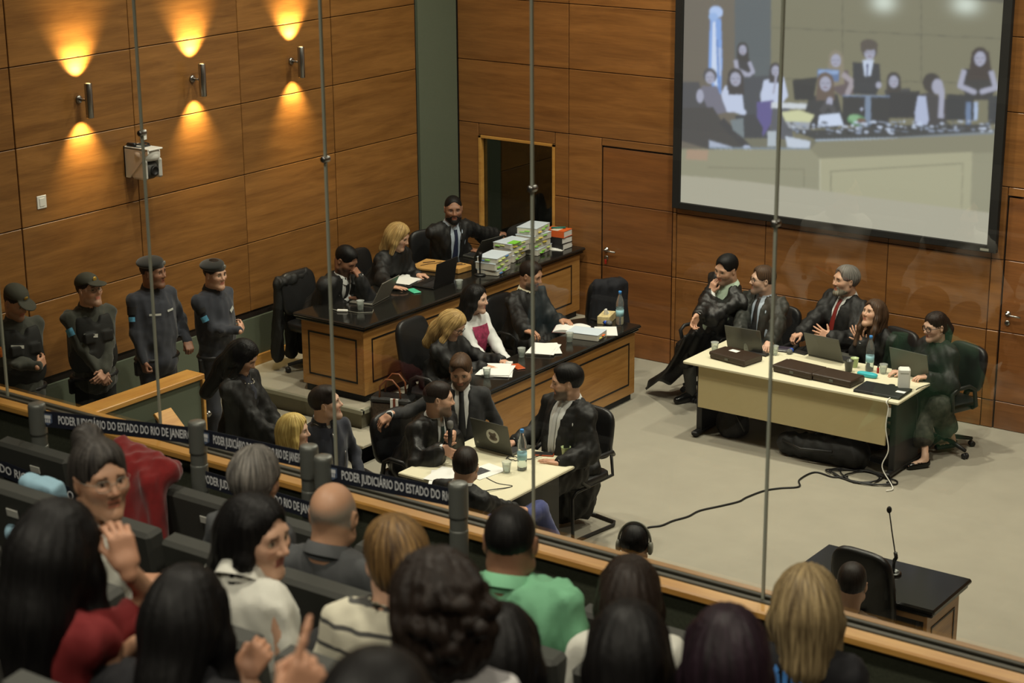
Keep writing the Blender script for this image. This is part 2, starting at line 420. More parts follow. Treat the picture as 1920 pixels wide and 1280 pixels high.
MB().box((-12.1, 6.503, RZ-0.04), (3.0, 6.588, RZ-0.012)).box((-12.1, 6.506, RZ-0.03), (3.0, 6.532, RZ+0.004), 0.003).box((-12.1, 6.560, RZ-0.03), (3.0, 6.586, RZ+0.004), 0.003).build('glazing_channel', mat('dark_bronze', srgb(74, 72, 62), 0.5, metal=0.3), par)
GX = [-12.05, -10.66, -9.45, -8.24, -7.01, -5.785, -4.60, -3.415, -2.21, -1.0, 0.2, 1.4, 2.6]
gp = bpy.data.objects.new('window_2', None); C.objects.link(gp); gp.location = (0, 6.546, RZ); structure(gp, 'tall frameless glass partition above the gallery parapet')
M_EDGE = mat('glass_edge_seal', srgb(156, 160, 146), 0.4)
for a, b in zip(GX[:-1], GX[1:]):
    c = (a+b)/2; h = (b-a)/2-0.006
    MB().add([(-h, 0, -0.02), (h, 0, -0.02), (h, 0, 4.4), (-h, 0, 4.4)], [(0, 1, 2, 3)]).build('pane', M_GLASS, gp, loc=(c, 0, 0))
for k, a in enumerate(GX[1:-1]):
    MB().box((-0.006, -0.006, -0.02), (0.006, 0.006, 4.4)).build('edge_seal', M_EDGE, gp, loc=(a, 0, 0))
    MB().lathe([(0.014, -0.022), (0.016, -0.018), (0.016, 0.018), (0.014, 0.022)], n=12, R=rotx(PI/2)).build('glass_fitting', M_STEEL, gp, True, loc=(a, 0, 4.045-RZ))
# low partition beside the guards
lp = thing('low_partition', 'low green partition with a light wooden cap in front of the guards', 'partition', (-10.95, 9.3, 0))
MB().box((-0.075, -2.6, 0), (0.075, 1.33, 0.955)).build('panel_wall', M_FABRIC, lp)
MB().box((-0.105, -2.6, 0.955), (0.105, 1.36, 1.0), 0.006).build('wooden_cap', W_CAP, lp)
MB().box((-0.105, 1.33, 0), (0.105, 1.36, 0.955), 0.004).build('end_trim', W_CAP, lp)
MB().lathe([(0.035, 0), (0.03, 0.02), (0.012, 0.03), (0.012, 0.05), (0.03, 0.055), (0.02, 0.08)], n=12, R=rotx(-PI/2)).build('door_knob', M_STEEL, lp, True, (0.06, 1.36, 0.62))
# sloping wooden board beside the partition
sp = thing('sloping_board', 'short sloping wooden board on a dark box beside the low partition', 'board', (-10.70, 10.12, 0))
MB().add([(-0.11, -0.08, 0), (0.13, -0.08, 0), (0.13, 0.08, 0), (-0.11, 0.08, 0), (-0.11, -0.08, .80), (0.13, -0.08, .58), (0.13, 0.08, .58), (-0.11, 0.08, .80)], [(0, 3, 2, 1), (4, 5, 6, 7), (0, 1, 5, 4), (1, 2, 6, 5), (2, 3, 7, 6), (3, 0, 4, 7)]).build('box_base', M_BLACKM, sp)
R_ = roty(math.atan2(.22, .24))
MB().box((-0.18, -0.095, 0), (0.18, 0.095, 0.03), 0.004).xf(R_, (0.01, 0, 0.692)).build('sloping_top', W_CAP, sp)
# ------------------------------------------------------------------ wall fittings
def spot(name, loc, direction, power, angle, blend, color, parent):
    d = bpy.data.lights.new(name, 'SPOT'); d.energy = power; d.spot_size = math.radians(angle); d.spot_blend = blend; d.color = color; d.shadow_soft_size = 0.02
    o = bpy.data.objects.new(name, d); C.objects.link(o); o.parent = parent; o.location = loc
    o.rotation_euler = Vector(direction).to_track_quat('-Z', 'Y').to_euler()
    return o
for k, (y, lab) in enumerate(((10.60, 'steel tube wall sconce farthest from the corner, above the security camera'), (11.93, 'middle one of the three steel tube wall sconces'), (13.24, 'steel tube wall sconce nearest the green corner pilaster'))):
    t = thing('wall_sconce', lab, 'wall lamp', (XL, y, 3.20), group='sconces on the left wall')
    MB().lathe([(0.034, 0), (0.034, 0.012), (0.026, 0.02)], n=16, R=roty(PI/2)).build('wall_plate', M_STEEL, t, True)
    MB().tube([(0.015, 0, 0), (0.10, 0, 0)], 0.012, 10).build('arm', M_STEEL, t, True)
    MB().tube([(0.13, 0, -0.145), (0.13, 0, -0.14), (0.13, 0, 0.14), (0.13, 0, 0.145)], [0.030, 0.033, 0.033, 0.030], 18, cap=False).build('tube_shade', M_STEEL, t, True)
    for s in (1, -1):
        MB().lathe([(0.001, 0), (0.026, 0), (0.026, 0.004), (0.001, 0.004)], (0.13, 0, s*0.10), 14).build('bulb', mat('lit_bulb', srgb(255, 214, 140), 0.5, emit=6.0), t)
        spot('sconce_light', (0.12, 0, s*0.152), (-0.50, 0, s*1.0), 125 if s > 0 else 62, 88, 1.0, (1.0, 0.70, 0.28), t)
t = thing('security_camera', 'white and grey motorised dome camera on a wall bracket', 'camera', (XL, 11.15, 2.66))
MB().prism([(0, -0.09), (0.015, -0.09), (0.015, 0.09), (0, 0.09)], -0.20, 0.07).add([(0.0, -0.09, -0.2), (0.0, -0.09, 0.07), (0.30, -0.09, 0.07), (0.30, -0.09, 0.03), (0.06, -0.09, -0.2), (0.0, -0.075, -0.2), (0.0, -0.075, 0.07), (0.30, -0.075, 0.07), (0.30, -0.075, 0.03), (0.06, -0.075, -0.2)], [(4, 3, 2, 1, 0), (5, 6, 7, 8, 9), (0, 1, 6, 5), (1, 2, 7, 6), (2, 3, 8, 7), (3, 4, 9, 8), (4, 0, 5, 9)]).box((0, -0.09, 0.05), (0.30, 0.09, 0.065), 0.004).build('bracket', M_WPLAS, t)
MB().lathe([(0.02, 0.05), (0.10, 0.05), (0.115, 0.03), (0.115, -0.02), (0.10, -0.045), (0.02, -0.05)], (0.17, 0.02, 0.0), 24).build('camera_base', M_WPLAS, t, True)
for y0 in (-0.085, 0.085): MB().box((0.07, y0, -0.21), (0.26, y0+0.04, -0.03), 0.02).build('yoke_arm', M_WPLAS, t)
MB().lathe([(0.02, -0.07), (0.075, -0.065), (0.085, -0.04), (0.085, 0.04), (0.075, 0.065), (0.02, 0.07)], (0.165, 0.02, -0.135), 20, R=rotx(PI/2)).build('camera_head', M_DGREY, t, True)
MB().lathe([(0.012, 0.0), (0.04, 0.0), (0.042, 0.03), (0.034, 0.034), (0.03, 0.025)], (0.235, 0.02, -0.135), 18, R=roty(PI/2)).build('lens', M_BLACK, t, True)
pts = [(0.05+0.2*abs(math.sin(a*1.3))*0.6, 0.07*math.sin(a*2.1), 0.075+0.012*math.sin(a*3)) for a in np.linspace(0, 7, 40)]
MB().tube(pts, 0.006, 6).tube([(0.02, -0.05, 0.08), (0.12, -0.06, 0.09)], 0.018, 8).build('cable', M_BLACK, t, True)
t = tag(MB().box((0, -0.035, -0.045), (0.012, 0.035, 0.045), 0.004).build('wall_socket', M_WPLAS, loc=(XL, 11.30, 2.79)), 'white wall socket just above the security camera', 'socket')
t = thing('light_switch', 'square white switch plate low on the left wall panels', 'switch', (XL, 10.12, 2.41))
MB().box((0, -0.05, -0.055), (0.010, 0.05, 0.055), 0.004).build('plate', M_WPLAS, t); MB().box((0.008, -0.028, -0.035), (0.014, 0.028, 0.035), 0.003).build('rocker', M_WPLAS, t)
# ------------------------------------------------------------------ furniture
def sgnpow(a, e): return np.sign(a)*np.abs(a)**e
def superell(mb, c, r, e1=0.4, e2=0.4, nu=20, nv=12, m=0, R=None):
    u = np.linspace(-PI, PI, nu, endpoint=False); v = np.linspace(-PI/2, PI/2, nv+1)
    V = []; Fc = []
    for b in v:
        for a in u:
            p = np.array([r[0]*sgnpow(np.cos(b), e1)*sgnpow(np.cos(a), e2), r[1]*sgnpow(np.cos(b), e1)*sgnpow(np.sin(a), e2), r[2]*sgnpow(np.sin(b), e1)])
            if R is not None: p = R@p
            V.append(p+np.array(c))
    for i in range(nv):
        for j in range(nu): Fc.append((i*nu+j, i*nu+(j+1) % nu, (i+1)*nu+(j+1) % nu, (i+1)*nu+j))
    return mb.add(V, Fc, m)
def frame_strip(mb, ax, face, a0, a1, z0, z1, w=0.016, t=0.003):
    """thin rectangular inlay on a vertical face; ax='x': face plane at x=face, runs along y"""
    for (p0, p1, q0, q1) in ((a0, a1, z0, z0+w), (a0, a1, z1-w, z1), (a0, a0+w, z0+w, z1-w), (a1-w, a1, z0+w, z1-w)):
        if ax == 'x': mb.box((face-t, p0, q0), (face+t, p1, q1))
        else: mb.box((p0, face-t, q0), (p1, face+t, q1))
def granite_top(name, parent, x0, x1, y0, y1, z1, th=0.06):
    b = MB().box((x0, y0, z1-th*0.55), (x1, y1, z1), 0.012).box((x0+0.018, y0+0.018, z1-th), (x1-0.018, y1-0.018, z1-th*0.55), 0.008)
    return b.build(name, M_GRANITE, parent)
def court_desk(label, x0, x1, y0, y1, zf, zt, framesx, framey):
    t = thing('court_desk', label, 'desk', ((x0+x1)/2, (y0+y1)/2, zf))
    ox, oy = t.location.x, t.location.y
    a0, a1, b0, b1 = x0-ox, x1-ox, y0-oy, y1-oy; H = zt-zf
    granite_top('granite_top', t, a0, a1, b0, b1, H)
    MB().box((a0+0.08, b0+0.08, 0), (a1-0.08, b1-0.06, 0.075)).build('plinth', M_BLACKM, t)
    MB().box((a1-0.075, b0+0.05, 0.07), (a1-0.05, b1-0.04, H-0.06), 0.003).build('front_panel', W_DESK_Y, t)
    MB().box((a0+0.06, b0+0.05, 0.07), (a1-0.075, b0+0.075, H-0.06), 0.003).build('end_panel', W_DESK_X, t)
    MB().box((a0+0.06, b1-0.065, 0.07), (a1-0.075, b1-0.04, H-0.06), 0.003).build('end_panel', W_DESK_X, t)
    MB().box((a1-0.12, b0+0.09, 0.07), (a1-0.10, b1-0.08, H-0.06)).build('modesty_board', W_DESK_Y, t)
    for (p, q) in framesx:
        m = MB(); frame_strip(m, 'x', a1-0.05, p-oy, q-oy, 0.17, H-0.155); m.build('inlay', M_INLAY, t)
    m = MB(); frame_strip(m, 'y', b0+0.05, a0+0.14, a1-0.13, 0.17, H-0.155); m.build('inlay', M_INLAY, t)
    return t
D1X0, D1X1, D1Y0, D1Y1, D1Z = -11.27, -10.42, 12.22, 15.79, 1.10
D2X0, D2X1, D2Y0, D2Y1, D2Z = -9.50, -9.06, 11.95, 14.70, 0.75
court_desk('long upper wooden desk with black granite top on the dais', D1X0, D1X1, D1Y0, D1Y1, DAIS, D1Z, [(12.38, 13.85), (13.98, 15.6)], True)
court_desk('lower wooden desk with black granite top where the woman in white sits', D2X0, D2X1, D2Y0, D2Y1, 0, D2Z, [(12.1, 14.56)], True)

# witness desk
WX0, WX1, WY0, WY1, WZ = -5.17, -4.14, 10.22, 10.83, 0.77
t = thing('witness_desk', 'small wooden witness desk with black granite top in the foreground of the court floor', 'desk', ((WX0+WX1)/2, (WY0+WY1)/2, 0))
hw, hd = (WX1-WX0)/2, (WY1-WY0)/2
granite_top('granite_top', t, -hw, hw, -hd, hd, WZ, 0.065)
for s in (-1, 1):
    MB().box((s*(hw-0.075)-0.0125, -hd+0.05, 0), (s*(hw-0.075)+0.0125, hd-0.05, WZ-0.065), 0.003).build('side_panel', W_DESK_Y, t)
    m = MB(); frame_strip(m, 'x', s*(hw-0.0615), -hd+0.12, hd-0.12, 0.12, WZ-0.17, 0.013); m.build('inlay', M_INLAY, t)
MB().box((-hw+0.08, hd-0.08, 0), (hw-0.08, hd-0.055, WZ-0.065), 0.003).build('front_panel', W_DESK_X, t)
MB().box((-hw+0.09, -hd+0.06, WZ-0.12), (hw-0.09, -hd+0.08, WZ-0.065)).build('apron', W_DESK_X, t)

# cream laminate tables with steel T legs
def laminate_table(label, x0, x1, y0, y1, z, panel_y, pz0, leg_in=0.10):
    t = thing('laminate_table', label, 'table', ((x0+x1)/2, (y0+y1)/2, 0))
    hx, hy = (x1-x0)/2, (y1-y0)/2
    MB().box((-hx, -hy, z-0.028), (hx, hy, z), 0.007).build('table_top', M_CREAM, t)
    MB().box((-hx+leg_in+0.03, panel_y, pz0), (hx-leg_in-0.03, panel_y+0.018, z-0.03), 0.002).build('modesty_panel', M_CREAMP, t)
    for s in (-1, 1):
        xx = s*(hx-leg_in)
        MB().box((xx-0.028, -hy+0.14, 0.05), (xx+0.028, hy-0.20, z-0.028), 0.006).box((xx-0.03, -hy+0.06, z-0.055), (xx+0.03, hy-0.06, z-0.028), 0.004).build('leg', M_BLACK, t)
        MB().box((xx-0.032, -hy+0.05, 0.015), (xx+0.032, hy-0.06, 0.06), 0.012).build('foot', M_BLACK, t)
        for q in (-1, 1): MB().lathe([(0.022, 0), (0.022, 0.016)], (xx, q*(hy-0.10), 0), 10).build('glide', M_BLACK, t)
    return t
RTX0, RTX1, RTY0, RTY1, TZ = -8.18, -6.09, 13.98, 14.82, 0.73
rt = laminate_table('long cream table on the right where five robed people sit', RTX0, RTX1, RTY0, RTY1, TZ, -0.36, 0.30)
MB().lathe([(0.03, 0), (0.03, 0.004), (0.024, 0.006)], (0.80, -0.02, TZ-0.002), 16).build('grommet', M_BLACK, rt)
STX0, STX1, STY0, STY1 = -8.50, -7.48, 10.31, 11.32
laminate_table('square cream table in the middle with the stickered laptop', STX0, STX1, STY0, STY1, TZ, 0.20, 0.28, 0.12)

# chairs (face +x)
def office_chair(label, loc, rz, group=None, arms=True, back_h=0.52, base=True, backmat=None):
    t = thing('office_chair', label, 'chair', loc, rz, group)
    bm = backmat or M_LEATHER
    superell(MB(), (0.02, 0, 0.455), (0.245, 0.245, 0.045), 0.35, 0.35).build('seat', bm, t, True)
    Rb = roty(-0.18)
    m = MB(); superell(m, (-0.25, 0, 0.52+back_h/2), (0.04, 0.225, back_h/2), 0.5, 0.45, 24, 14, R=Rb); m.build('backrest', bm, t, True)
    MB().tube([(-0.10, 0, 0.41), (-0.25, 0, 0.42), (-0.29, 0, 0.50), (-0.275, 0, 0.66)], 0.022, 8, flat=1.6).build('back_support', M_BLACK, t, True)
    if arms:
        for s in (-1, 1):
            MB().tube([(-0.10, s*0.245, 0.44), (-0.10, s*0.29, 0.47), (-0.06, s*0.30, 0.63), (0.0, s*0.295, 0.665), (0.14, s*0.29, 0.66), (0.19, s*0.285, 0.62), (0.16, s*0.27, 0.46)], 0.019, 8).build('armrest', M_BLACK, t, True)
    if base:
        MB().tube([(0, 0, 0.10), (0, 0, 0.26), (0, 0, 0.26), (0, 0, 0.42)], [0.03, 0.03, 0.018, 0.018], 10).build('gas_column', M_BLACK, t, True)
        for k in range(5):
            a = 2*PI*k/5+0.3; d = np.array([math.cos(a), math.sin(a), 0])
            MB().tube([np.array([0, 0, 0.12])+d*0.02, np.array([0, 0, 0.105])+d*0.15, np.array([0, 0, 0.075])+d*0.30], [0.026, 0.022, 0.016], 8).build('base_leg', M_BLACK, t, True)
            MB().lathe([(0.006, -0.025), (0.026, -0.024), (0.026, -0.006), (0.01, -0.005), (0.01, 0.005), (0.026, 0.006), (0.026, 0.024), (0.006, 0.025)], d*0.30+np.array([0, 0, 0.027]), 12, R=rotz(a)@rotx(PI/2)).build('castor', M_BLACK, t, True)
    return t
def cantilever_chair(label, loc, rz):
    t = thing('cantilever_chair', label, 'chair', loc, rz)
    superell(MB(), (0.0, 0, 0.455), (0.235, 0.24, 0.04), 0.35, 0.35).build('seat', M_LEATHER, t, True)
    m = MB(); superell(m, (-0.245, 0, 0.76), (0.035, 0.22, 0.21), 0.5, 0.45, 24, 14, R=roty(-0.15)); m.build('backrest', M_LEATHER, t, True)
    for s in (-1, 1):
        MB().tube([(-0.265, s*0.18, 0.70), (-0.25, s*0.22, 0.44), (0.20, s*0.235, 0.42), (0.25, s*0.235, 0.38), (0.24, s*0.235, 0.05), (0.20, s*0.235, 0.018), (-0.25, s*0.235, 0.018), (-0.30, s*0.20, 0.018), (-0.31, 0, 0.018)], 0.014, 8).build('frame_tube', M_BLACK, t, True)
        MB().tube([(-0.24, s*0.235, 0.62), (-0.18, s*0.275, 0.665), (0.05, s*0.275, 0.665), (0.15, s*0.27, 0.62), (0.16, s*0.25, 0.50), (0.06, s*0.24, 0.43)], 0.018, 8).build('armrest', M_BLACK, t, True)
    return t
# ------------------------------------------------------------------ implicit surfaces: bodies, hair and cloth grow as one smooth skin
def unit(v): v = np.asarray(v, float); return v/(np.linalg.norm(v)+1e-12)
class Sdf:
    """smooth union of tapered capsules, ellipsoids and boxes, with cuts; contoured with surface nets"""
    def __init__(s): s.p = []
    def cap(s, a, b, ra, rb=None, k=0.03, op='u', flat=None):
        s.p.append(('c', np.array(a, float), np.array(b, float), float(ra), float(ra if rb is None else rb), k, op, flat)); return s
    def chain(s, pts, rs, k=0.03, op='u'):
        for i in range(len(pts)-1): s.cap(pts[i], pts[i+1], rs[i], rs[i+1], k, op)
        return s
    def ell(s, c, r, R=None, k=0.03, op='u'):
        s.p.append(('e', np.array(c, float), np.array(r, float), np.eye(3) if R is None else np.asarray(R, float), None, k, op, None)); return s
    def box(s, c, h, R=None, rnd=0.01, k=0.02, op='u'):
        s.p.append(('b', np.array(c, float), np.array(h, float), np.eye(3) if R is None else np.asarray(R, float), float(rnd), k, op, None)); return s
    def plane(s, c, n, k=0.01):                 # keeps the side the normal points away from
        s.p.append(('p', np.array(c, float), unit(n), None, None, k, 'i', None)); return s
    @staticmethod
    def dist(q, P):
        t = q[0]
        if t == 'c':
            a, b, ra, rb, flat = q[1], q[2], q[3], q[4], q[7]
            ba = b-a; L = ba@ba+1e-12; pa = P-a
            h = np.clip((pa@ba)/L, 0, 1)
            d = pa-h[..., None]*ba
            if flat is not None:                # flat = (direction, factor): thinner along direction
                n, f = flat; c = d@n; d = d+n*(c*(f-1))[..., None]
            return np.sqrt((d*d).sum(-1))-(ra+(rb-ra)*h)
        if t == 'e':
            L = (P-q[1])@q[3]; r = q[2]
            a = L/r; b = a/r
            k0 = np.sqrt((a*a).sum(-1)); k1 = np.sqrt((b*b).sum(-1))+1e-9
            return np.where(k0 < 1e-6, -r.min(), k0*(k0-1)/k1)
        if t == 'b':
            L = np.abs((P-q[1])@q[3])-(q[2]-q[4])
            return np.sqrt((np.maximum(L, 0)**2).sum(-1))+np.minimum(L.max(-1), 0)-q[4]
        return (P-q[1])@q[2]
    @staticmethod
    def comb(D, d, k, op):
        if op == 'u':
            h = np.maximum(k-np.abs(D-d), 0)/k; return np.minimum(D, d)-h*h*k*0.25
        if op == 's': d = -d
        h = np.maximum(k-np.abs(D-d), 0)/k; return np.maximum(D, d)+h*h*k*0.25
    def bounds(s):
        lo = np.full(3, 9e9); hi = -lo
        for q in s.p:
            if q[6] != 'u': continue
            l, h = s.qb(q); lo = np.minimum(lo, l); hi = np.maximum(hi, h)
        return lo, hi
    @staticmethod
    def qb(q):
        if q[0] == 'c':
            r = max(q[3], q[4]); return np.minimum(q[1], q[2])-r, np.maximum(q[1], q[2])+r
        e = np.abs(q[3])@q[2]; return q[1]-e, q[1]+e
    def eval(s, P):
        D = np.full(P.shape[:-1], 9.0)
        for q in s.p: D = s.comb(D, s.dist(q, P), q[5], q[6])
        return D
    def mesh(s, h):
        lo, hi = s.bounds(); lo = lo-2.5*h; hi = hi+2.5*h
        n = np.maximum(np.ceil((hi-lo)/h).astype(int), 3)+1
        D = np.full(n, 0.5, np.float32)
        for q in s.p:
            if q[0] == 'p': l, u = lo, hi
            else: l, u = s.qb(q)
            m = q[5]+3*h
            i0 = np.clip(np.floor((l-m-lo)/h).astype(int), 0, n); i1 = np.clip(np.ceil((u+m-lo)/h).astype(int)+1, 0, n)
            if q[0] == 'p': i0 = np.zeros(3, int); i1 = n
            if (i1 <= i0).any(): continue
            ax = [lo[k]+h*np.arange(i0[k], i1[k]) for k in range(3)]
            P = np.stack(np.meshgrid(*ax, indexing='ij'), -1)
            sl = tuple(slice(i0[k], i1[k]) for k in range(3))
            D[sl] = s.comb(D[sl], s.dist(q, P), q[5], q[6])
        return surface_nets(D, lo, h)
def surface_nets(D, lo, h):
    n = np.array(D.shape); S = D < 0
    V = np.zeros((np.prod(n-1), 3), np.float32) if False else None
    c = [S[i:n[0]-1+i, j:n[1]-1+j, k:n[2]-1+k] for i in (0, 1) for j in (0, 1) for k in (0, 1)]
    tot = sum(x.astype(np.int8) for x in c)
    act = (tot > 0) & (tot < 8)
    idx = np.argwhere(act)
    if len(idx) == 0: return np.zeros((0, 3)), np.zeros((0, 4), int)
    ids = -np.ones(act.shape, np.int64); ids[act] = np.arange(len(idx))
    off = [(i, j, k) for i in (0, 1) for j in (0, 1) for k in (0, 1)]
    val = np.stack([D[idx[:, 0]+i, idx[:, 1]+j, idx[:, 2]+k] for (i, j, k) in off], 1).astype(float)
    acc = np.zeros((len(idx), 3)); cnt = np.zeros(len(idx))
    offa = np.array(off, float)
    for a in range(8):
        for b in range(a+1, 8):
            if np.abs(offa[a]-offa[b]).sum() != 1: continue
            va, vb = val[:, a], val[:, b]; m = (va < 0) != (vb < 0)
            t = np.where(m, va/np.where(m, va-vb, 1), 0)
            acc += np.where(m[:, None], offa[a]+(offa[b]-offa[a])*t[:, None], 0); cnt += m
    verts = lo+h*(idx+acc/cnt[:, None])
    quads = []
    for ax in range(3):
        o1, o2 = (ax+1) % 3, (ax+2) % 3
        sa = [slice(None)]*3; sb = [slice(None)]*3; sa[ax] = slice(0, n[ax]-1); sb[ax] = slice(1, n[ax])
        A, B = S[tuple(sa)], S[tuple(sb)]
        e = np.argwhere(A != B)
        ok = (e[:, o1] > 0) & (e[:, o2] > 0) & (e[:, o1] < n[o1]-1) & (e[:, o2] < n[o2]-1); e = e[ok]
        if len(e) == 0: continue
        def cid(d1, d2):
            q = e.copy(); q[:, o1] -= d1; q[:, o2] -= d2; return ids[q[:, 0], q[:, 1], q[:, 2]]
        Q = np.stack([cid(1, 1), cid(0, 1), cid(0, 0), cid(1, 0)], 1)
        inside = A[e[:, 0], e[:, 1], e[:, 2]]
        Q = np.where(inside[:, None], Q, Q[:, ::-1])
        quads.append(Q)
    return verts, np.concatenate(quads)
def normals(v, q):
    n = np.cross(v[q[:, 2]]-v[q[:, 0]], v[q[:, 3]]-v[q[:, 1]])
    N = np.zeros_like(v)
    for k in range(4): np.add.at(N, q[:, k], n)
    return N/(np.linalg.norm(N, axis=1)[:, None]+1e-12)
def np_mesh(name, v, q, mats, col=None, mi=None):
    me = bpy.data.meshes.new(name)
    me.vertices.add(len(v)); me.vertices.foreach_set('co', np.ascontiguousarray(v, np.float32).ravel())
    me.loops.add(len(q)*4); me.loops.foreach_set('vertex_index', np.ascontiguousarray(q, np.int32).ravel())
    me.polygons.add(len(q)); me.polygons.foreach_set('loop_start', np.arange(0, len(q)*4, 4, dtype=np.int32))
    for m in (mats if isinstance(mats, (list, tuple)) else [mats]): me.materials.append(m)
    if mi is not None: me.polygons.foreach_set('material_index', np.asarray(mi, np.int32))
    me.polygons.foreach_set('use_smooth', np.ones(len(q), bool))
    me.update(calc_edges=True)
    if col is not None:
        a = me.color_attributes.new('Col', 'FLOAT_COLOR', 'POINT')
        c4 = np.ones((len(v), 4), np.float32); c4[:, :3] = col
        a.data.foreach_set('color', c4.ravel())
    me.validate()
    return me
def np_obj(name, v, q, mats, parent, col=None, origin=None, mi=None):
    o = np.zeros(3) if origin is None else np.asarray(origin, float)
    return link(name, np_mesh(name, v-o, q, mats, col, mi), parent)
def folds(v, nrm, amp, seed, freq=7.0):
    r = np.random.RandomState(seed); d = np.zeros(len(v))
    for i in range(6):
        a = r.uniform(0, 2*PI); hd = np.array([math.cos(a), math.sin(a), r.uniform(-0.25, 0.25)])
        e = unit(r.normal(size=3)); f = freq*r.uniform(0.6, 1.7)
        ph = v@hd*f+0.45*np.sin(v@e*9+r.uniform(0, 6))+r.uniform(0, 1)
        d += (1-2*np.abs(np.sin(PI*ph)))*(1.0 if i < 4 else 0.9)
    for i in range(5):                       # finer creases
        a = r.uniform(0, 2*PI); hd = np.array([math.cos(a), math.sin(a), r.uniform(-0.5, 0.5)]); e = unit(r.normal(size=3))
        d += 0.45*(1-2*np.abs(np.sin(PI*(v@hd*freq*2.1*r.uniform(0.7, 1.3)+0.5*np.sin(v@e*11+r.uniform(0, 6))+r.uniform(0, 1)))))
    return v+nrm*(d*amp/2.5)[:, None]
# ------------------------------------------------------------------ heads, hands, hair (head space: x right, y forward, z up)
def head_sdf(sex, neck_to, jaw=1.0, mouth=0.0):
    s = Sdf(); f = sex == 'f'
    s.ell((0, -0.014, 0.036), (0.074, 0.096, 0.084), k=0.03)
    s.ell((0, 0.022, -0.030), (0.060, 0.070, 0.082), k=0.05)
    jw = 0.043 if f else 0.050
    for x in (-1, 1):
        s.cap((x*jw*jaw, 0.012, -0.070), (x*0.014, 0.070, -0.102), 0.021 if f else 0.025, 0.018 if f else 0.021, k=0.035)
        s.ell((x*0.042, 0.058, -0.018), (0.024, 0.026, 0.024), k=0.03)
    s.ell((0, 0.078, -0.103), (0.020 if f else 0.024, 0.016, 0.016), k=0.02)
    s.cap((-0.036, 0.074, 0.026), (0.036, 0.074, 0.026), 0.012 if f else 0.015, k=0.025)
    for x in (-1, 1): s.ell((x*0.031, 0.094, 0.006), (0.019, 0.018, 0.0125), k=0.012, op='s')
    for x in (-1, 1): s.ell((x*0.031, 0.0715, 0.005), (0.0145, 0.0145, 0.0135), k=0.006)
    s.cap((0, 0.083, 0.018), (0, 0.108, -0.024), 0.0075, 0.0115, k=0.014)
    for x in (-1, 1): s.ell((x*0.0125, 0.096, -0.029), (0.0085, 0.010, 0.0075), k=0.008)
    s.cap((-0.018, 0.084, -0.0545), (0.018, 0.084, -0.0545), 0.0068, k=0.008)
    s.cap((-0.014, 0.083, -0.0665), (0.014, 0.083, -0.0665), 0.0078, k=0.008)
    s.cap((-0.020, 0.096, -0.0605-mouth), (0.020, 0.096, -0.0605-mouth), 0.003+mouth, k=0.004, op='s')
    for x in (-1, 1):
        Re = rotz(-x*0.35)@roty(x*0.12)
        s.ell((x*0.079, -0.008, -0.004), (0.008, 0.019, 0.032), Re, k=0.008)
        s.ell((x*0.087, -0.004, 0.002), (0.006, 0.010, 0.016), Re, k=0.006, op='s')
    r = 0.050 if f else 0.058
    s.cap((0, -0.030, -0.040), neck_to, r, r+0.006, k=0.03)
    return s
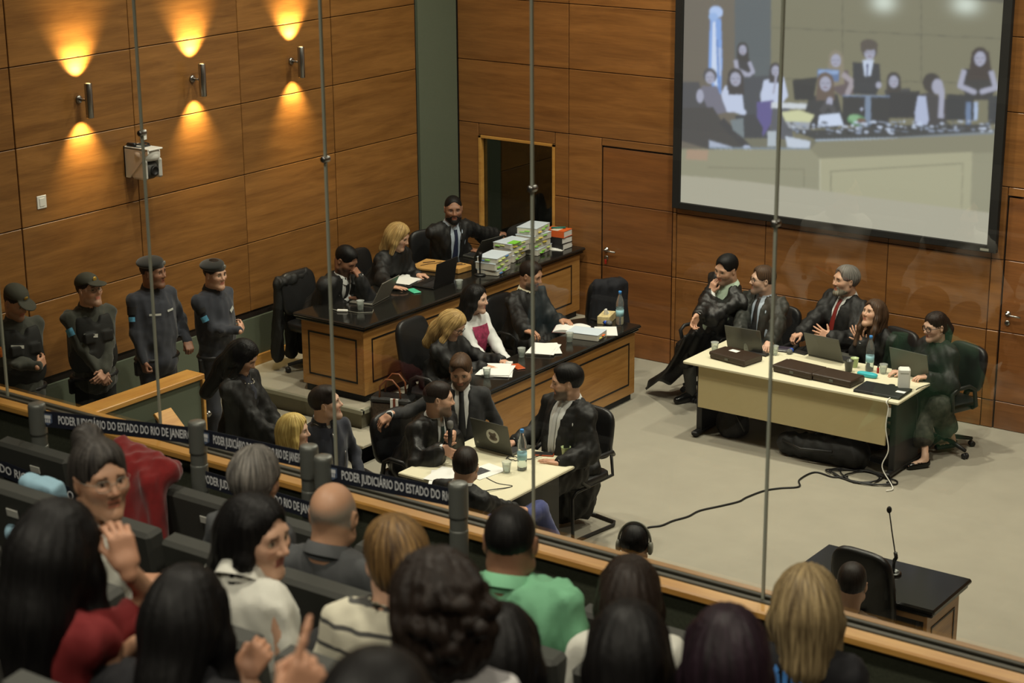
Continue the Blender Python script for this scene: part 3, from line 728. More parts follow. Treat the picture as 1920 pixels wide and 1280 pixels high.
def paint_head(L, sk, lips, brow, sex, stub=0.0, stubcol=(0.03, 0.025, 0.02), scalp=None, scalp_amt=0.0, scalp_top=9.0):
    """per-point head colours: lips, mouth line, brows, eyes, darker sockets, shaved beard, cropped scalp"""
    sk = np.array(sk); c = np.tile(sk, (len(L), 1)); x, y, z = L[:, 0], L[:, 1], L[:, 2]
    def mixc(w, col):
        nonlocal c
        w = np.clip(w, 0, 1)[:, None]; c = c*(1-w)+np.array(col)*w
    front = y > 0.03
    g = lambda px, pz, sx, sz: np.exp(-((np.abs(x)-px)/sx)**2-((z-pz)/sz)**2)
    mixc(0.45*g(0.045, -0.03, 0.02, 0.02)*front, sk*np.array([1.12, 0.82, 0.78]))
    mixc(0.5*np.exp(-(x/0.014)**2-((z+0.025)/0.012)**2)*(y > 0.09), sk*np.array([1.1, 0.85, 0.8]))
    if stub > 0:
        w = ((z < -0.034) & (y > -0.015)).astype(float)*np.clip((-0.034-z)/0.02, 0, 1)*np.clip((0.0+y)/0.02, 0, 1)
        w = np.maximum(w, ((np.abs(x) < 0.028) & (z < -0.038) & (z > -0.056) & (y > 0.07)).astype(float))
        w *= (z > -0.135)
        mixc(w*stub, stubcol)
    if scalp is not None:
        w = np.clip((z+0.055+0.5*np.clip(y, -1, 0.2))/0.02, 0, 1)*np.clip((0.058-y-0.25*np.clip(0.07-z, 0, 1))/0.02, 0, 1)*np.clip((z-(-0.05))/0.02, 0, 1)
        ear = (np.abs(x) > 0.072) & (y > -0.03) & (y < 0.02) & (z < 0.03)
        mixc(w*scalp_amt*(~ear)*np.clip((scalp_top-z-0.3*np.abs(y+0.02))/0.04, 0, 1), scalp)
    mixc(0.9*((np.abs(x) < 0.021) & (z < -0.0485) & (z > -0.0735) & (y > 0.074)), lips)
    mixc(0.8*((np.abs(z+0.0605) < 0.0026) & (np.abs(x) < 0.019) & (y > 0.07)), sk*0.25)
    bz = 0.0265+0.10*(np.abs(x)-0.03)*(-1 if sex == 'f' else -0.6)
    mixc(0.85*((np.abs(z-bz) < (0.0032 if sex == 'f' else 0.0045)) & (np.abs(x) > 0.014) & (np.abs(x) < 0.047) & (y > 0.05)), brow)
    ex = np.abs(x)-0.031
    ball = (ex**2/0.0135**2+(z-0.005)**2/0.0085**2 < 1) & (y > 0.072)
    mixc(0.85*ball, tuple(np.minimum(sk*0.75+0.06, 0.34)))
    mixc(1.0*((ex**2+(z-0.005)**2 < 0.0062**2) & (y > 0.072)), (0.015, 0.010, 0.008))
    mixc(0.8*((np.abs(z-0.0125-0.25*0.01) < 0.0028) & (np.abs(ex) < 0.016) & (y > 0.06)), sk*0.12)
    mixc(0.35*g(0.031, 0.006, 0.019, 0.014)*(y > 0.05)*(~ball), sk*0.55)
    return c
HANDS = {}
def hand_mesh(pose):
    """right hand, wrist at origin, fingers along +x, back of the hand +z, thumb towards +y"""
    if pose in HANDS: return HANDS[pose]
    s = Sdf()
    s.box((0.046, 0.0, 0.0), (0.046, 0.039, 0.0135), rnd=0.0130, k=0.014)
    s.cap((-0.022, 0, 0), (0.012, 0, 0), 0.025, 0.025, k=0.025, flat=(np.array([0, 0, 1.0]), 1.25))
    curls = {'flat': (4, 6, 5), 'relax': (28, 32, 20), 'fist': (80, 92, 55), 'point': (80, 92, 55), 'grip': (58, 68, 42), 'pinch': (42, 52, 30), 'spread': (12, 16, 10)}[pose]
    base = [(0.086, 0.029, 0), (0.091, 0.010, 0.002), (0.088, -0.010, 0.001), (0.081, -0.028, -0.001)]
    ln = [(0.042, 0.025, 0.021), (0.046, 0.029, 0.023), (0.042, 0.027, 0.022), (0.034, 0.020, 0.019)]
    sp = [6, 1, -4, -10]
    if pose == 'spread': sp = [14, 4, -8, -20]
    for i in range(4):
        c = list(curls)
        if pose == 'point' and i == 0: c = [6, 8, 6]
        if pose == 'relax': c = [c[0]+i*5, c[1]+i*4, c[2]]
        p = np.array(base[i], float); a = 0.0; az = math.radians(sp[i])
        rad = [0.0092, 0.0084, 0.0076, 0.0066]
        if i == 3: rad = [r*0.87 for r in rad]
        for j in range(3):
            a += math.radians(c[j])
            d = np.array([math.cos(a)*math.cos(az), math.cos(a)*math.sin(az), -math.sin(a)])
            q = p+d*ln[i][j]; s.cap(p, q, rad[j], rad[j+1], k=0.006); p = q
    th = {'flat': ((0.03, 0.032, -0.004), (0.062, 0.058, -0.006), (0.088, 0.066, -0.008)), 'spread': ((0.03, 0.034, -0.004), (0.055, 0.068, -0.006), (0.075, 0.088, -0.006)),
          'relax': ((0.03, 0.032, -0.006), (0.060, 0.052, -0.020), (0.086, 0.050, -0.030)), 'pinch': ((0.03, 0.032, -0.008), (0.064, 0.050, -0.030), (0.094, 0.040, -0.046)),
          'fist': ((0.03, 0.030, -0.012), (0.062, 0.040, -0.034), (0.078, 0.016, -0.042)), 'grip': ((0.03, 0.032, -0.010), (0.060, 0.044, -0.040), (0.076, 0.022, -0.056)), 'point': ((0.03, 0.030, -0.012), (0.062, 0.044, -0.030), (0.088, 0.026, -0.040))}[pose]
    s.cap((0.012, 0.018, -0.002), th[0], 0.017, 0.014, k=0.014)
    s.cap(th[0], th[1], 0.0125, 0.0102, k=0.008); s.cap(th[1], th[2], 0.0102, 0.0078, k=0.005)
    HANDS[pose] = s.mesh(0.0048)
    return HANDS[pose]
def hair_sdf(style, p):
    s = Sdf(); t = p.get('t', 0.012); L = p.get('len', 0.25)
    C0, R0 = np.array((0, -0.014, 0.036)), np.array((0.074, 0.096, 0.084))
    if style in ('short', 'crop', 'slick', 'side'):
        s.ell(C0, R0+t, k=0.02)
        if style != 'crop':
            s.ell((0, 0.004, 0.074), (0.064+t*0.3, 0.084, 0.046+t), k=0.02)
        if style == 'slick': s.ell((0, -0.05, 0.03), (0.082, 0.075, 0.085), k=0.03)
        if style == 'side': s.ell((0.012, 0.045, 0.088), (0.058, 0.045, 0.034), k=0.02)
        s.ell((0, 0.116, -0.015), (0.070, 0.070, 0.112 if style != 'side' else 0.104), k=0.012, op='s'); s.ell((0, 0.135, 0.055), (0.062, 0.075, 0.052), k=0.012, op='s')
        s.plane((0, -0.02, -0.052), (0, 0.55, -1), k=0.01)
        for x in (-1, 1):
            s.ell((x*0.085, 0.004, -0.012), (0.03, 0.026, 0.036), k=0.008, op='s')
            s.ell((x*0.082, 0.052, -0.045), (0.04, 0.050, 0.062), k=0.01, op='s')
    elif style == 'fringe_bald':
        s.ell(C0, R0+t, k=0.02)
        s.ell((0, 0.09, 0.07), (0.07, 0.14, 0.09), k=0.02, op='s'); s.plane((0, -0.02, -0.055), (0, 0.5, -1), k=0.01)
        s.ell((0, -0.02, 0.125), (0.05, 0.06, 0.03), k=0.02, op='s')
        for x in (-1, 1): s.ell((x*0.085, 0.004, -0.012), (0.03, 0.026, 0.036), k=0.008, op='s')
    elif style in ('long', 'bob', 'pony', 'bun', 'tied'):
        s.ell(C0, R0+t, k=0.02)
        s.ell((0, 0.0, 0.070), (0.072, 0.084, 0.052+t*0.6), k=0.02)
        if style == 'long':
            w = p.get('w', 0.085)
            s.ell((0, -0.045, -0.02), (0.088+t*0.5, 0.075, 0.10), k=0.04)
            s.chain([(0, -0.06, -0.02), (0, -0.085, -0.14), (0, -0.10, -L)], [w, w*0.95, w*0.7], k=0.05)
            for x in (-1, 1):
                s.chain([(x*0.066, 0.020, 0.05), (x*0.084, 0.022, -0.05), (x*0.092, p.get('fy', 0.03), -0.15), (x*0.088, p.get('fy', 0.03)+0.015, -min(L, p.get('front', 0.26)))], [0.026, 0.026, 0.030, 0.020], k=0.03)
        elif style == 'bob':
            s.ell((0, -0.035, -0.03), (0.094, 0.080, 0.10), k=0.04)
            s.chain([(0, -0.05, -0.02), (0, -0.065, -L)], [0.088, 0.078], k=0.05)
            for x in (-1, 1): s.chain([(x*0.066, 0.020, 0.05), (x*0.086, 0.020, -0.05), (x*0.090, 0.022, -L+0.02)], [0.026, 0.028, 0.024], k=0.03)
        elif style == 'bun':
            s.ell((0, -0.070, 0.125), (0.050, 0.046, 0.046), k=0.025)
            s.ell((0, -0.045, -0.01), (0.080, 0.068, 0.075), k=0.03)
        elif style in ('pony', 'tied'):
            s.ell((0, -0.05, -0.01), (0.078, 0.066, 0.075), k=0.03)
            s.chain([(0, -0.11, 0.02), (0, -0.135, -0.06), (p.get('sx', 0.0), -0.11, -L)], [0.032, 0.036, 0.018], k=0.03)
        yy = 0.113 if style in ('bun', 'pony', 'tied') else 0.108
        s.ell((0, yy+0.004, -0.040), (p.get('fw', 0.062), 0.078, 0.128), k=0.012, op='s')
        if style in ('bun', 'pony', 'tied'):
            for x in (-1, 1):
                s.ell((x*0.085, 0.008, -0.015), (0.03, 0.026, 0.034), k=0.008, op='s'); s.ell((x*0.08, 0.055, -0.06), (0.04, 0.05, 0.06), k=0.01, op='s')
            if style == 'bun': s.plane((0, -0.02, -0.06), (0, 0.5, -1), k=0.01)
        else: s.ell((0, 0.10, -0.22), (0.055, 0.075, 0.14), k=0.02, op='s')
    elif style == 'curly':
        s.ell((0, -0.025, 0.035), (0.100, 0.115, 0.108), k=0.03)
        s.ell((0, -0.045, -0.05), (0.108, 0.095, 0.11), k=0.05)
        r = np.random.RandomState(3)
        for i in range(150):
            d = unit(r.normal(size=3)); d[1] = -abs(d[1])*0.9+0.25*d[1]
            c = np.array((0, -0.035, -0.01))+d*np.array((0.104, 0.108, 0.125))
            q_ = r.uniform(0.012, 0.022); s.ell(c, (q_, q_, q_), k=0.010)
        s.ell((0, 0.112, -0.05), (0.062, 0.080, 0.108), k=0.012, op='s')
    return s
def strand(v, nrm, amp, n=26, seed=0):
    r = np.random.RandomState(seed)
    a = np.arctan2(v[:, 0], -v[:, 1]+0.001); z = v[:, 2]
    d = np.sin(a*n+1.5*np.sin(z*22+seed)+seed)+0.7*np.sin(a*n*2.3+2*np.sin(z*15+1)+1)+0.4*np.sin(a*n*0.43+z*12)
    return v+nrm*(amp*d/2)[:, None]
HAIRM = {}
def hair_mat(name, col, col2=None, rough=0.5):
    if name in HAIRM: return HAIRM[name]
    m = bpy.data.materials.new(name); m.use_nodes = True; nt = m.node_tree; b = nt.nodes['Principled BSDF']
    at_ = nt.nodes.new('ShaderNodeAttribute'); at_.attribute_name = 'Str'
    nz = nt.nodes.new('ShaderNodeTexNoise'); nz.inputs['Scale'].default_value = 1.0; nz.inputs['Detail'].default_value = 3
    nt.links.new(at_.outputs['Vector'], nz.inputs['Vector'])
    rp = nt.nodes.new('ShaderNodeValToRGB'); rp.color_ramp.elements[0].position = 0.35; rp.color_ramp.elements[1].position = 0.68
    c2 = col2 or tuple(min(1, c*1.9+0.002) for c in col[:3])+(1,)
    rp.color_ramp.elements[0].color = col; rp.color_ramp.elements[1].color = c2
    nt.links.new(nz.outputs['Fac'], rp.inputs[0]); nt.links.new(rp.outputs[0], b.inputs['Base Color'])
    b.inputs['Roughness'].default_value = rough; b.inputs['Specular IOR Level'].default_value = 0.2
    bp = nt.nodes.new('ShaderNodeBump'); bp.inputs['Strength'].default_value = 0.4; bp.inputs['Distance'].default_value = 0.004
    nt.links.new(nz.outputs['Fac'], bp.inputs['Height']); nt.links.new(bp.outputs[0], b.inputs['Normal'])
    HAIRM[name] = m
    return m
def add_strand_attr(me, L):
    a = np.arctan2(L[:, 0], -L[:, 1]+0.001)
    V = np.stack([a*17+L[:, 1]*30, L[:, 2]*9, L[:, 1]*12], 1).astype(np.float32)
    at_ = me.attributes.new('Str', 'FLOAT_VECTOR', 'POINT'); at_.data.foreach_set('vector', V.ravel())
# ------------------------------------------------------------------ people
M_SKIN = mat('skin', srgb(200, 150, 120), 0.5, attr='Col', bump=0.03, nscale=(300, 300, 300))
SKIN = {'pale': (0.62, 0.40, 0.29), 'light': (0.56, 0.335, 0.225), 'tan': (0.44, 0.245, 0.15), 'brown': (0.27, 0.135, 0.08), 'dark': (0.115, 0.052, 0.030)}
M_ROBE = mat('black_robe_cloth', srgb(17, 17, 17), 0.62, noise=0.25, nscale=(9, 9, 9), bump=0.35, bscale=(26, 26, 7))
M_ROBE2 = mat('black_satin_robe', srgb(13, 13, 13), 0.46, bump=0.35, nscale=(18, 18, 6))
M_SUIT = mat('charcoal_suit', srgb(30, 31, 33), 0.8, sheen=0.1)
M_NAVY = mat('navy_cloth', srgb(26, 30, 44), 0.8, sheen=0.2)
M_SHIRTW = mat('white_shirt', srgb(214, 216, 214), 0.75, bump=0.1, nscale=(18, 18, 18))
M_TROUS = mat('dark_trousers', srgb(34, 34, 36), 0.85)
M_SHOE = mat('black_shoe', srgb(16, 16, 16), 0.2)
HC = {'black': hair_mat('hair_black', srgb(9, 8, 8)), 'dark': hair_mat('hair_dark_brown', srgb(26, 19, 15)), 'brown': hair_mat('hair_brown', srgb(44, 32, 24), srgb(86, 64, 46)),
      'blonde': hair_mat('hair_blonde', srgb(112, 86, 50), srgb(196, 166, 108)), 'gold': hair_mat('hair_golden', srgb(160, 130, 66), srgb(222, 198, 126)), 'ash': hair_mat('hair_ash_blonde', srgb(80, 66, 46), srgb(160, 140, 102)),
      'grey': hair_mat('hair_grey', srgb(96, 92, 82), srgb(168, 162, 146)), 'salt': hair_mat('hair_salt_pepper', srgb(58, 56, 54), srgb(128, 124, 118)), 'dgrey': hair_mat('hair_dark_greying', srgb(24, 21, 20), srgb(74, 70, 66)), 'plum': hair_mat('hair_plum_black', srgb(18, 10, 15), srgb(40, 26, 36)), 'streak': hair_mat('hair_streaked', srgb(44, 30, 22), srgb(138, 108, 66))}
def head_frame(face):
    a, p, r = [math.radians(q) for q in face]
    f = np.array([math.cos(a)*math.cos(p), math.sin(a)*math.cos(p), math.sin(p)])
    rt = np.array([math.sin(a), -math.cos(a), 0.0]); up = np.cross(rt, f)
    c, s = math.cos(r), math.sin(r)
    return np.stack([c*rt+s*up, f, -s*rt+c*up], 1)
def ik(S, W, l1, l2, pole):
    d = W-S; L = np.linalg.norm(d); mx = (l1+l2)*0.995
    if L > mx: W = S+d/L*mx; d = W-S; L = mx
    if L < abs(l1-l2)+0.02: L = abs(l1-l2)+0.02; W = S+unit(d)*L; d = W-S
    u = d/L; a = (l1*l1-l2*l2+L*L)/(2*L); hgt = math.sqrt(max(l1*l1-a*a, 0))
    p = np.asarray(pole, float); p = p-u*(p@u); p = unit(p)
    return S+u*a+p*hgt, W
class Fig: pass
def figure(head, face, body, hip, sex='m', s=1.0, floor=0.0, stand=False, lw=None, rw=None, lpole=None, rpole=None, knees=None, feet=None, neck_back=0.05, shrug=0.0, build=1.0, legyaw=None, drop=0.166):
    J = Fig(); J.sex, J.s, J.floor, J.stand = sex, s, floor, stand
    J.head = np.asarray(head, float); J.hip = np.asarray(hip, float); J.Rh = head_frame(face); J.build = build
    b = math.radians(body); J.f0 = np.array([math.cos(b), math.sin(b), 0]); J.r = np.array([math.sin(b), -math.cos(b), 0])
    J.N = J.head+np.array([0, 0, -drop*s])-J.f0*neck_back*s
    J.t = unit(J.N-J.hip); J.r = unit(J.r-J.t*(J.r@J.t)*0.5); J.f = unit(np.cross(J.t, J.r)); J.r = np.cross(J.f, J.t)
    J.B = np.stack([J.r, J.f, J.t], 1)
    w = (0.168 if sex == 'm' else 0.142)*s*(0.6+0.4*build); J.w = w
    l1, l2 = 0.285*s, 0.25*s
    J.arms = {}
    for k, sg, W, pl in (('r', 1, rw, rpole), ('l', -1, lw, lpole)):
        S = J.N+J.r*sg*w-J.t*(0.055-shrug)
        if W is None: W = S-np.array([0, 0, 0.42*s])+J.f0*0.16+J.r*sg*0.05
        if pl is None: pl = np.array([0, 0, -1.0])+J.r*sg*0.7-J.f0*0.5
        E, W = ik(S, np.asarray(W, float), l1, l2, pl)
        J.arms[k] = (S, E, W)
    J.legs = {}
    ly = b if legyaw is None else math.radians(legyaw); lf = np.array([math.cos(ly), math.sin(ly), 0])
    for k, sg in (('r', 1), ('l', -1)):
        Hp = J.hip+J.r*sg*0.09*s
        if stand:
            K = np.array([*(Hp+J.f0*0.03)[:2], floor+0.49*s])+J.r*sg*0.02; A = np.array([*(K-J.f0*0.03)[:2], floor+0.085])
        else:
            K = Hp+lf*0.43*s+J.r*sg*0.05; K[2] = floor+0.50*s; A = K+lf*0.04; A[2] = floor+0.085
        if knees: K = np.asarray(knees[0 if k == 'r' else 1], float)
        if feet: A = np.asarray(feet[0 if k == 'r' else 1], float)
        J.legs[k] = (Hp, K, A, lf)
    return J
def torso_prims(S, J, i, k=0.06, upper=False):
    s, B = J.s, J.B; L = np.linalg.norm(J.N-J.hip); P = lambda t: J.hip+(J.N-J.hip)*t
    bw = J.build
    if J.sex == 'm':
        S.ell(P(0.70)+J.f*0.005, (0.152*s*bw+i, 0.105*s*bw+i, 0.31*L+i), B, k=k)
        S.ell(P(0.40)+J.f*0.012*bw, (0.148*s*bw+i, 0.108*s*bw+i, 0.30*L+i), B, k=k)
    else:
        S.ell(P(0.70), (0.138*s*bw+i, 0.094*s*bw+i, 0.30*L+i), B, k=k)
        S.ell(P(0.40), (0.122*s*bw+i, 0.094*s*bw+i, 0.30*L+i), B, k=k)
        for sg in (-1, 1): S.ell(P(0.64)+J.f*0.075*s+J.r*sg*0.062*s, np.array((0.058, 0.052, 0.058))*s+i*0.7, B, k=0.05)
    if not upper: S.ell(P(0.06), (0.155*s+i, 0.125*s*bw+i, 0.125*s+i), B, k=k)
    for a in 'rl':
        sh = J.arms[a][0]; S.cap(J.N-J.t*0.03, sh-J.r*0.0, 0.046*s+i*0.8, 0.046*s+i*0.6, k=k*0.7)
def build_person(label, J, skin='light', hair=('short', 'dark', {}), outfit=None, face=None, hands=None, group=None, extras=(), res=0.0185, hres=0.0058, name='person'):
    org = np.array([J.hip[0], J.hip[1], J.floor]); s = J.s
    root = thing(name, label, 'person', org, group=group)
    fa = dict(stub=0.0, lips=None, brow=None, beard=None, jaw=1.0, mouth=0.0, scalp=None, scalp_amt=0.0); fa.update(face or {})
    hs = 1.075*s if J.sex == 'm' else 1.06*s
    sk = np.array(SKIN[skin]) if isinstance(skin, str) else np.array(skin)
    # ---- body: head, trunk, limbs and hands, one skin
    nl = (J.Rh.T@(J.N+J.t*0.0-J.head))/hs
    V, Q, Ccol = [], [], []; base = 0
    v, q = head_sdf(J.sex, nl, fa['jaw'], fa['mouth']).mesh(hres)
    lips = fa['lips'] or tuple(sk*np.array([0.95, 0.55, 0.55])); brow = fa['brow'] or (0.03, 0.02, 0.015)
    col = paint_head(v, sk, lips, brow, J.sex, fa['stub'], scalp=fa['scalp'], scalp_amt=fa['scalp_amt'], scalp_top=fa.get('scalp_top', 9.0))
    V.append(J.head+hs*(v@J.Rh.T)); Q.append(q); Ccol.append(col); base = len(v)
    T = Sdf(); torso_prims(T, J, -0.010)
    for a in 'rl':
        S, E, W = J.arms[a]; T.chain([S, E, W], [0.046*s, 0.038*s, 0.026*s], k=0.03)
        Hp, K, A, lf = J.legs[a]; T.chain([Hp, K], [0.078*s, 0.055*s], k=0.04); T.chain([K, A], [0.050*s, 0.034*s], k=0.03)
        T.cap(A-np.array([0, 0, 0.035]), A+lf*0.15-np.array([0, 0, 0.055]), 0.036, 0.028, k=0.03)
    v, q = T.mesh(0.026); V.append(v); Q.append(q+base); Ccol.append(np.tile(sk, (len(v), 1))); base += len(v)
    hands = hands or {}
    for a in 'rl':
        S, E, W = J.arms[a]; h = hands.get(a, {})
        if h is None: continue
        d = unit(h.get('d', W-E)); n = np.asarray(h.get('n', (0, 0, 1.0)), float); n = unit(n-d*(n@d)); y = np.cross(n, d)
        hv, hq = hand_mesh(h.get('pose', 'relax')); hv = hv*(0.98*s if J.sex == 'm' else 0.90*s)
        if a == 'l': hv = hv*np.array([1, -1, 1]); hq = hq[:, ::-1]
        w = W+hv[:, :1]*d+hv[:, 1:2]*y+hv[:, 2:3]*n
        V.append(w); Q.append(hq+base); base += len(w)
        hc = np.tile(sk*np.array([1.03, 0.96, 0.95]), (len(w), 1)); Ccol.append(hc)
    np_obj('body', np.concatenate(V), np.concatenate(Q), M_SKIN, root, np.concatenate(Ccol), org)
    # ---- hair
    if hair:
        st, hc, hp = hair
        hv, hq = hair_sdf(st, hp).mesh(hp.get('res', 0.006))
        nn = normals(hv, hq); hv2 = strand(hv, nn, hp.get('amp', 0.0008 if st in ('short', 'side', 'slick', 'crop', 'fringe_bald') else 0.0028), seed=len(label) % 7)
        me_v = J.head+hs*(hv2@J.Rh.T)
        o = np_obj('hair', me_v, hq, HC[hc], root, origin=org); add_strand_attr(o.data, hv)
    if fa['beard']:
        S_ = Sdf(); S_.ell((0, 0.022, -0.030), (0.063, 0.0735, 0.086), k=0.03)
        for x in (-1, 1): S_.cap((x*0.050, 0.012, -0.070), (x*0.014, 0.071, -0.103), 0.0265, 0.0225, k=0.03)
        S_.ell((0, 0.078, -0.104), (0.025, 0.018, 0.018), k=0.02)
        S_.plane((0, 0.09, -0.036), (0, -0.45, 1), k=0.01); S_.plane((0, 0.004, 0), (0, -1, 0), k=0.01)
        S_.ell((0, 0.10, -0.0605), (0.023, 0.040, 0.011), k=0.006, op='s'); S_.ell((0, 0.11, -0.015), (0.055, 0.05, 0.026), k=0.01, op='s')
        S_.cap((-0.024, 0.082, -0.050), (0.024, 0.082, -0.050), 0.0075, k=0.006); 
        bv, bq = S_.mesh(0.0065); o = np_obj('beard', J.head+hs*(bv@J.Rh.T), bq, HC[fa['beard']], root, origin=org); add_strand_attr(o.data, bv)
    dress(root, org, J, outfit or {}, res, len(label))
    for e in extras: e(root, org, J, hs)
    return root
def ring_collar(root, org, J, nd, matl, r, hgt):
    u = unit(np.cross(nd, J.r)); u = u if u@J.f > 0 else -u; w = np.cross(u, nd); vv = []; ff = []; n = 22
    base = J.N+(nd*0.012)
    for i in range(n):
        a = math.radians(14+(332*i/(n-1))); c, s_ = math.cos(a), math.sin(a); fr = 0.5+0.5*c
        d = u*c*1.08+w*s_
        lo = hgt*(0.55+0.75*fr*fr)
        for (rr, z) in ((r*0.97, -0.02), (r*0.98, hgt*0.62-0.02*fr), (r*1.03, hgt*0.60-0.02*fr), (r*1.20+0.004, hgt*0.62-0.02*fr-lo)):
            vv.append(base+d*rr+nd*z-org)
    for i in range(n-1):
        for k in range(3): ff.append((i*4+k, (i+1)*4+k, (i+1)*4+k+1, i*4+k+1))
    MB().add(vv, ff).build('collar', matl, root, True)
def dress(root, org, J, o, res, seed):
    s = J.s; kind = o.get('kind', 'top'); m = o.get('mat', M_SUIT)
    def emit(name, S, mtl, amp=0.0, fr=7.0, r=None, parent=None):
        v, q = S.mesh(r or res)
        if len(v) == 0: return None
        if amp: v = folds(v, normals(v, q), amp, seed, fr)
        return np_obj(name, v, q, mtl, parent or root, origin=org)
    P = lambda t: J.hip+(J.N-J.hip)*t
    infl = {'robe': 0.036, 'suit': 0.024, 'top': 0.014, 'uniform': 0.026}[kind]+o.get('loose', 0)
    G = Sdf(); torso_prims(G, J, infl, k=0.07)
    sl = o.get('sleeve', 1.0)
    for a in 'rl':
        S, E, W = J.arms[a]; sg = 1 if a == 'r' else -1
        if kind == 'robe':
            dn = np.array([0, 0, -1.0])
            Wc = W-unit(W-E)*0.03
            G.cap(S, E, 0.072*s, 0.078*s, k=0.05); G.cap(E, Wc, 0.072*s, 0.068*s, k=0.04)
            G.cap(E+dn*0.05, W+dn*0.055-unit(W-E)*0.05, 0.060, 0.066, k=0.05)
            G.cap(J.N-J.t*0.02+J.r*sg*0.06, S+J.r*sg*0.045-J.t*0.01, 0.066*s, 0.068*s, k=0.04)
        elif sl > 0:
            r0, r1, r2 = {'suit': (0.060, 0.053, 0.043), 'top': (0.052, 0.046, 0.036), 'uniform': (0.062, 0.056, 0.046)}[kind]
            lo = o.get('loose', 0)*0.6
            if sl >= 1: G.chain([S, E, W-unit(W-E)*0.012], [r0*s+lo, r1*s+lo, r2*s+lo], k=0.035)
            else: G.cap(S, S+(E-S)*sl*1.6, r0*s+lo, (r1+0.008)*s+lo, k=0.035)
    if kind == 'robe':
        if J.stand:
            G.chain([P(0.1), np.array([*J.hip[:2], J.floor+0.55]), np.array([*(J.hip-J.f0*0.02)[:2], J.floor+0.12])], [0.19*s, 0.215*s, 0.235*s], k=0.08)
        else:
            for a in ('rl' if o.get('lap', True) else ''):
                Hp, K, A, lf = J.legs[a]; z = np.array([0, 0, 1.0])
                G.cap(Hp+z*0.01, K, 0.125*s, 0.105*s, k=0.07); G.cap(K, np.array([*(K+lf*0.02)[:2], J.floor+o.get('hem', 0.30)]), 0.10*s, 0.095*s, k=0.06)
            bk = J.hip-J.f0*0.14; G.cap(P(0.25)-J.f0*0.04, np.array([*(J.hip-J.f0*0.07)[:2], J.hip[2]-0.04]), 0.13, 0.14, k=0.07)
    elif kind in ('suit', 'uniform', 'top'):
        hem = J.hip+(J.N-J.hip)*0.02
        G.ell(hem, (0.160*s+infl, 0.125*s+infl, 0.11*s), J.B, k=0.05)
    op = o.get('open', 0)                      # open front showing the shirt
    nk = J.N+J.t*0.035
    if op:
        a = J.N+J.f*0.115+J.t*0.01; b = P(o.get('open_to', 0.22))+J.f*0.19
        G.cap(a, b, 0.062*op, 0.020*op, k=0.012, op='s')
    neck_dir = unit(J.head-J.Rh[:, 1]*0.03-J.N)
    G.cap(J.N-J.t*0.03, J.N+neck_dir*0.10, (0.074*s if op else 0.060*s), (0.074*s if op else 0.060*s), k=0.008, op='s')
    amp = o.get('fold', {'robe': 0.0095, 'suit': 0.005, 'top': 0.005, 'uniform': 0.006}[kind])
    nm = o.get('name', {'robe': 'robe', 'suit': 'suit_jacket', 'top': 'top', 'uniform': 'uniform_shirt'}[kind])
    g = emit(nm, G, m, amp, o.get('freq', 8.0))
    # collar of the top garment
    if o.get('collar'):
        ring_collar(root, org, J, neck_dir, o['collar'], 0.070*s, 0.075)
    if op and o.get('shirt'):
        H = Sdf(); torso_prims(H, J, infl-0.016, k=0.06, upper=True); H.plane(P(0.05), -J.t); H.plane(J.N-J.f*0.02, -J.f)
        ring_collar(root, org, J, neck_dir, o['shirt'], 0.066*s, 0.074)
        emit('shirt', H, o['shirt'], 0.002, r=0.015)
        if o.get('tie'):
            pts = []
            F = H
            for t in np.linspace(0.99, o.get('tie_to', 0.32), 9):
                c = P(t); d = np.linspace(0.30, 0.0, 90)
                D = F.eval(c[None]+J.f[None]*d[:, None]); k = np.argmax(D < 0.004)
                pts.append(c+J.f*(d[k]+0.001))
            wd = np.interp(np.linspace(0, 1, 9), [0, 0.08, 0.16, 0.9, 1], [0.019, 0.021, 0.017, 0.036, 0.034])
            tb = MB(); vv = []; ff = []
            for p_, w_ in zip(pts, wd):
                for (dx, dz) in ((-w_, 0.0), (-w_*0.8, 0.006), (0, 0.009), (w_*0.8, 0.006), (w_, 0.0)): vv.append(p_+J.r*dx+J.f*dz-org)
            for i in range(8):
                for k in range(4): ff.append((i*5+k, i*5+k+1, (i+1)*5+k+1, (i+1)*5+k))
            tb.add(vv, ff); tb.build('necktie', o['tie'], root, True)
    if o.get('cuff'):
        for a in 'rl':
            S, E, W = J.arms[a]; d = unit(W-E); MB().tube([W-d*0.06-org, W-d*0.02-org, W+d*0.012-org, W+d*0.012-org], [0.038*s, 0.037*s, 0.036*s, 0.031*s], 16, cap=False).build('shirt_cuff', o['cuff'], root, True)
    if o.get('legs', 'trousers'):
        Tm = o.get('leg_mat', M_TROUS); Tr = Sdf(); lk = o.get('legs', 'trousers')
        if lk == 'trousers':
            Tr.ell(J.hip, (0.172*s, 0.128*s, 0.115*s), J.B, k=0.05)
            for a in 'rl':
                Hp, K, A, lf = J.legs[a]
                Tr.chain([Hp, K, A+np.array([0, 0, -0.02])], [0.092*s, 0.070*s, 0.054*s], k=0.04)
            emit('trousers', Tr, Tm, 0.004, 8.0, r=0.024)
        elif lk == 'skirt':
            for a in 'rl':
                Hp, K, A, lf = J.legs[a]; Tr.chain([Hp, K, K+(A-K)*0.62+lf*0.02], [0.12*s, 0.10*s, 0.11*s], k=0.08)
            emit('skirt', Tr, Tm, 0.006, 8.0, r=0.018)
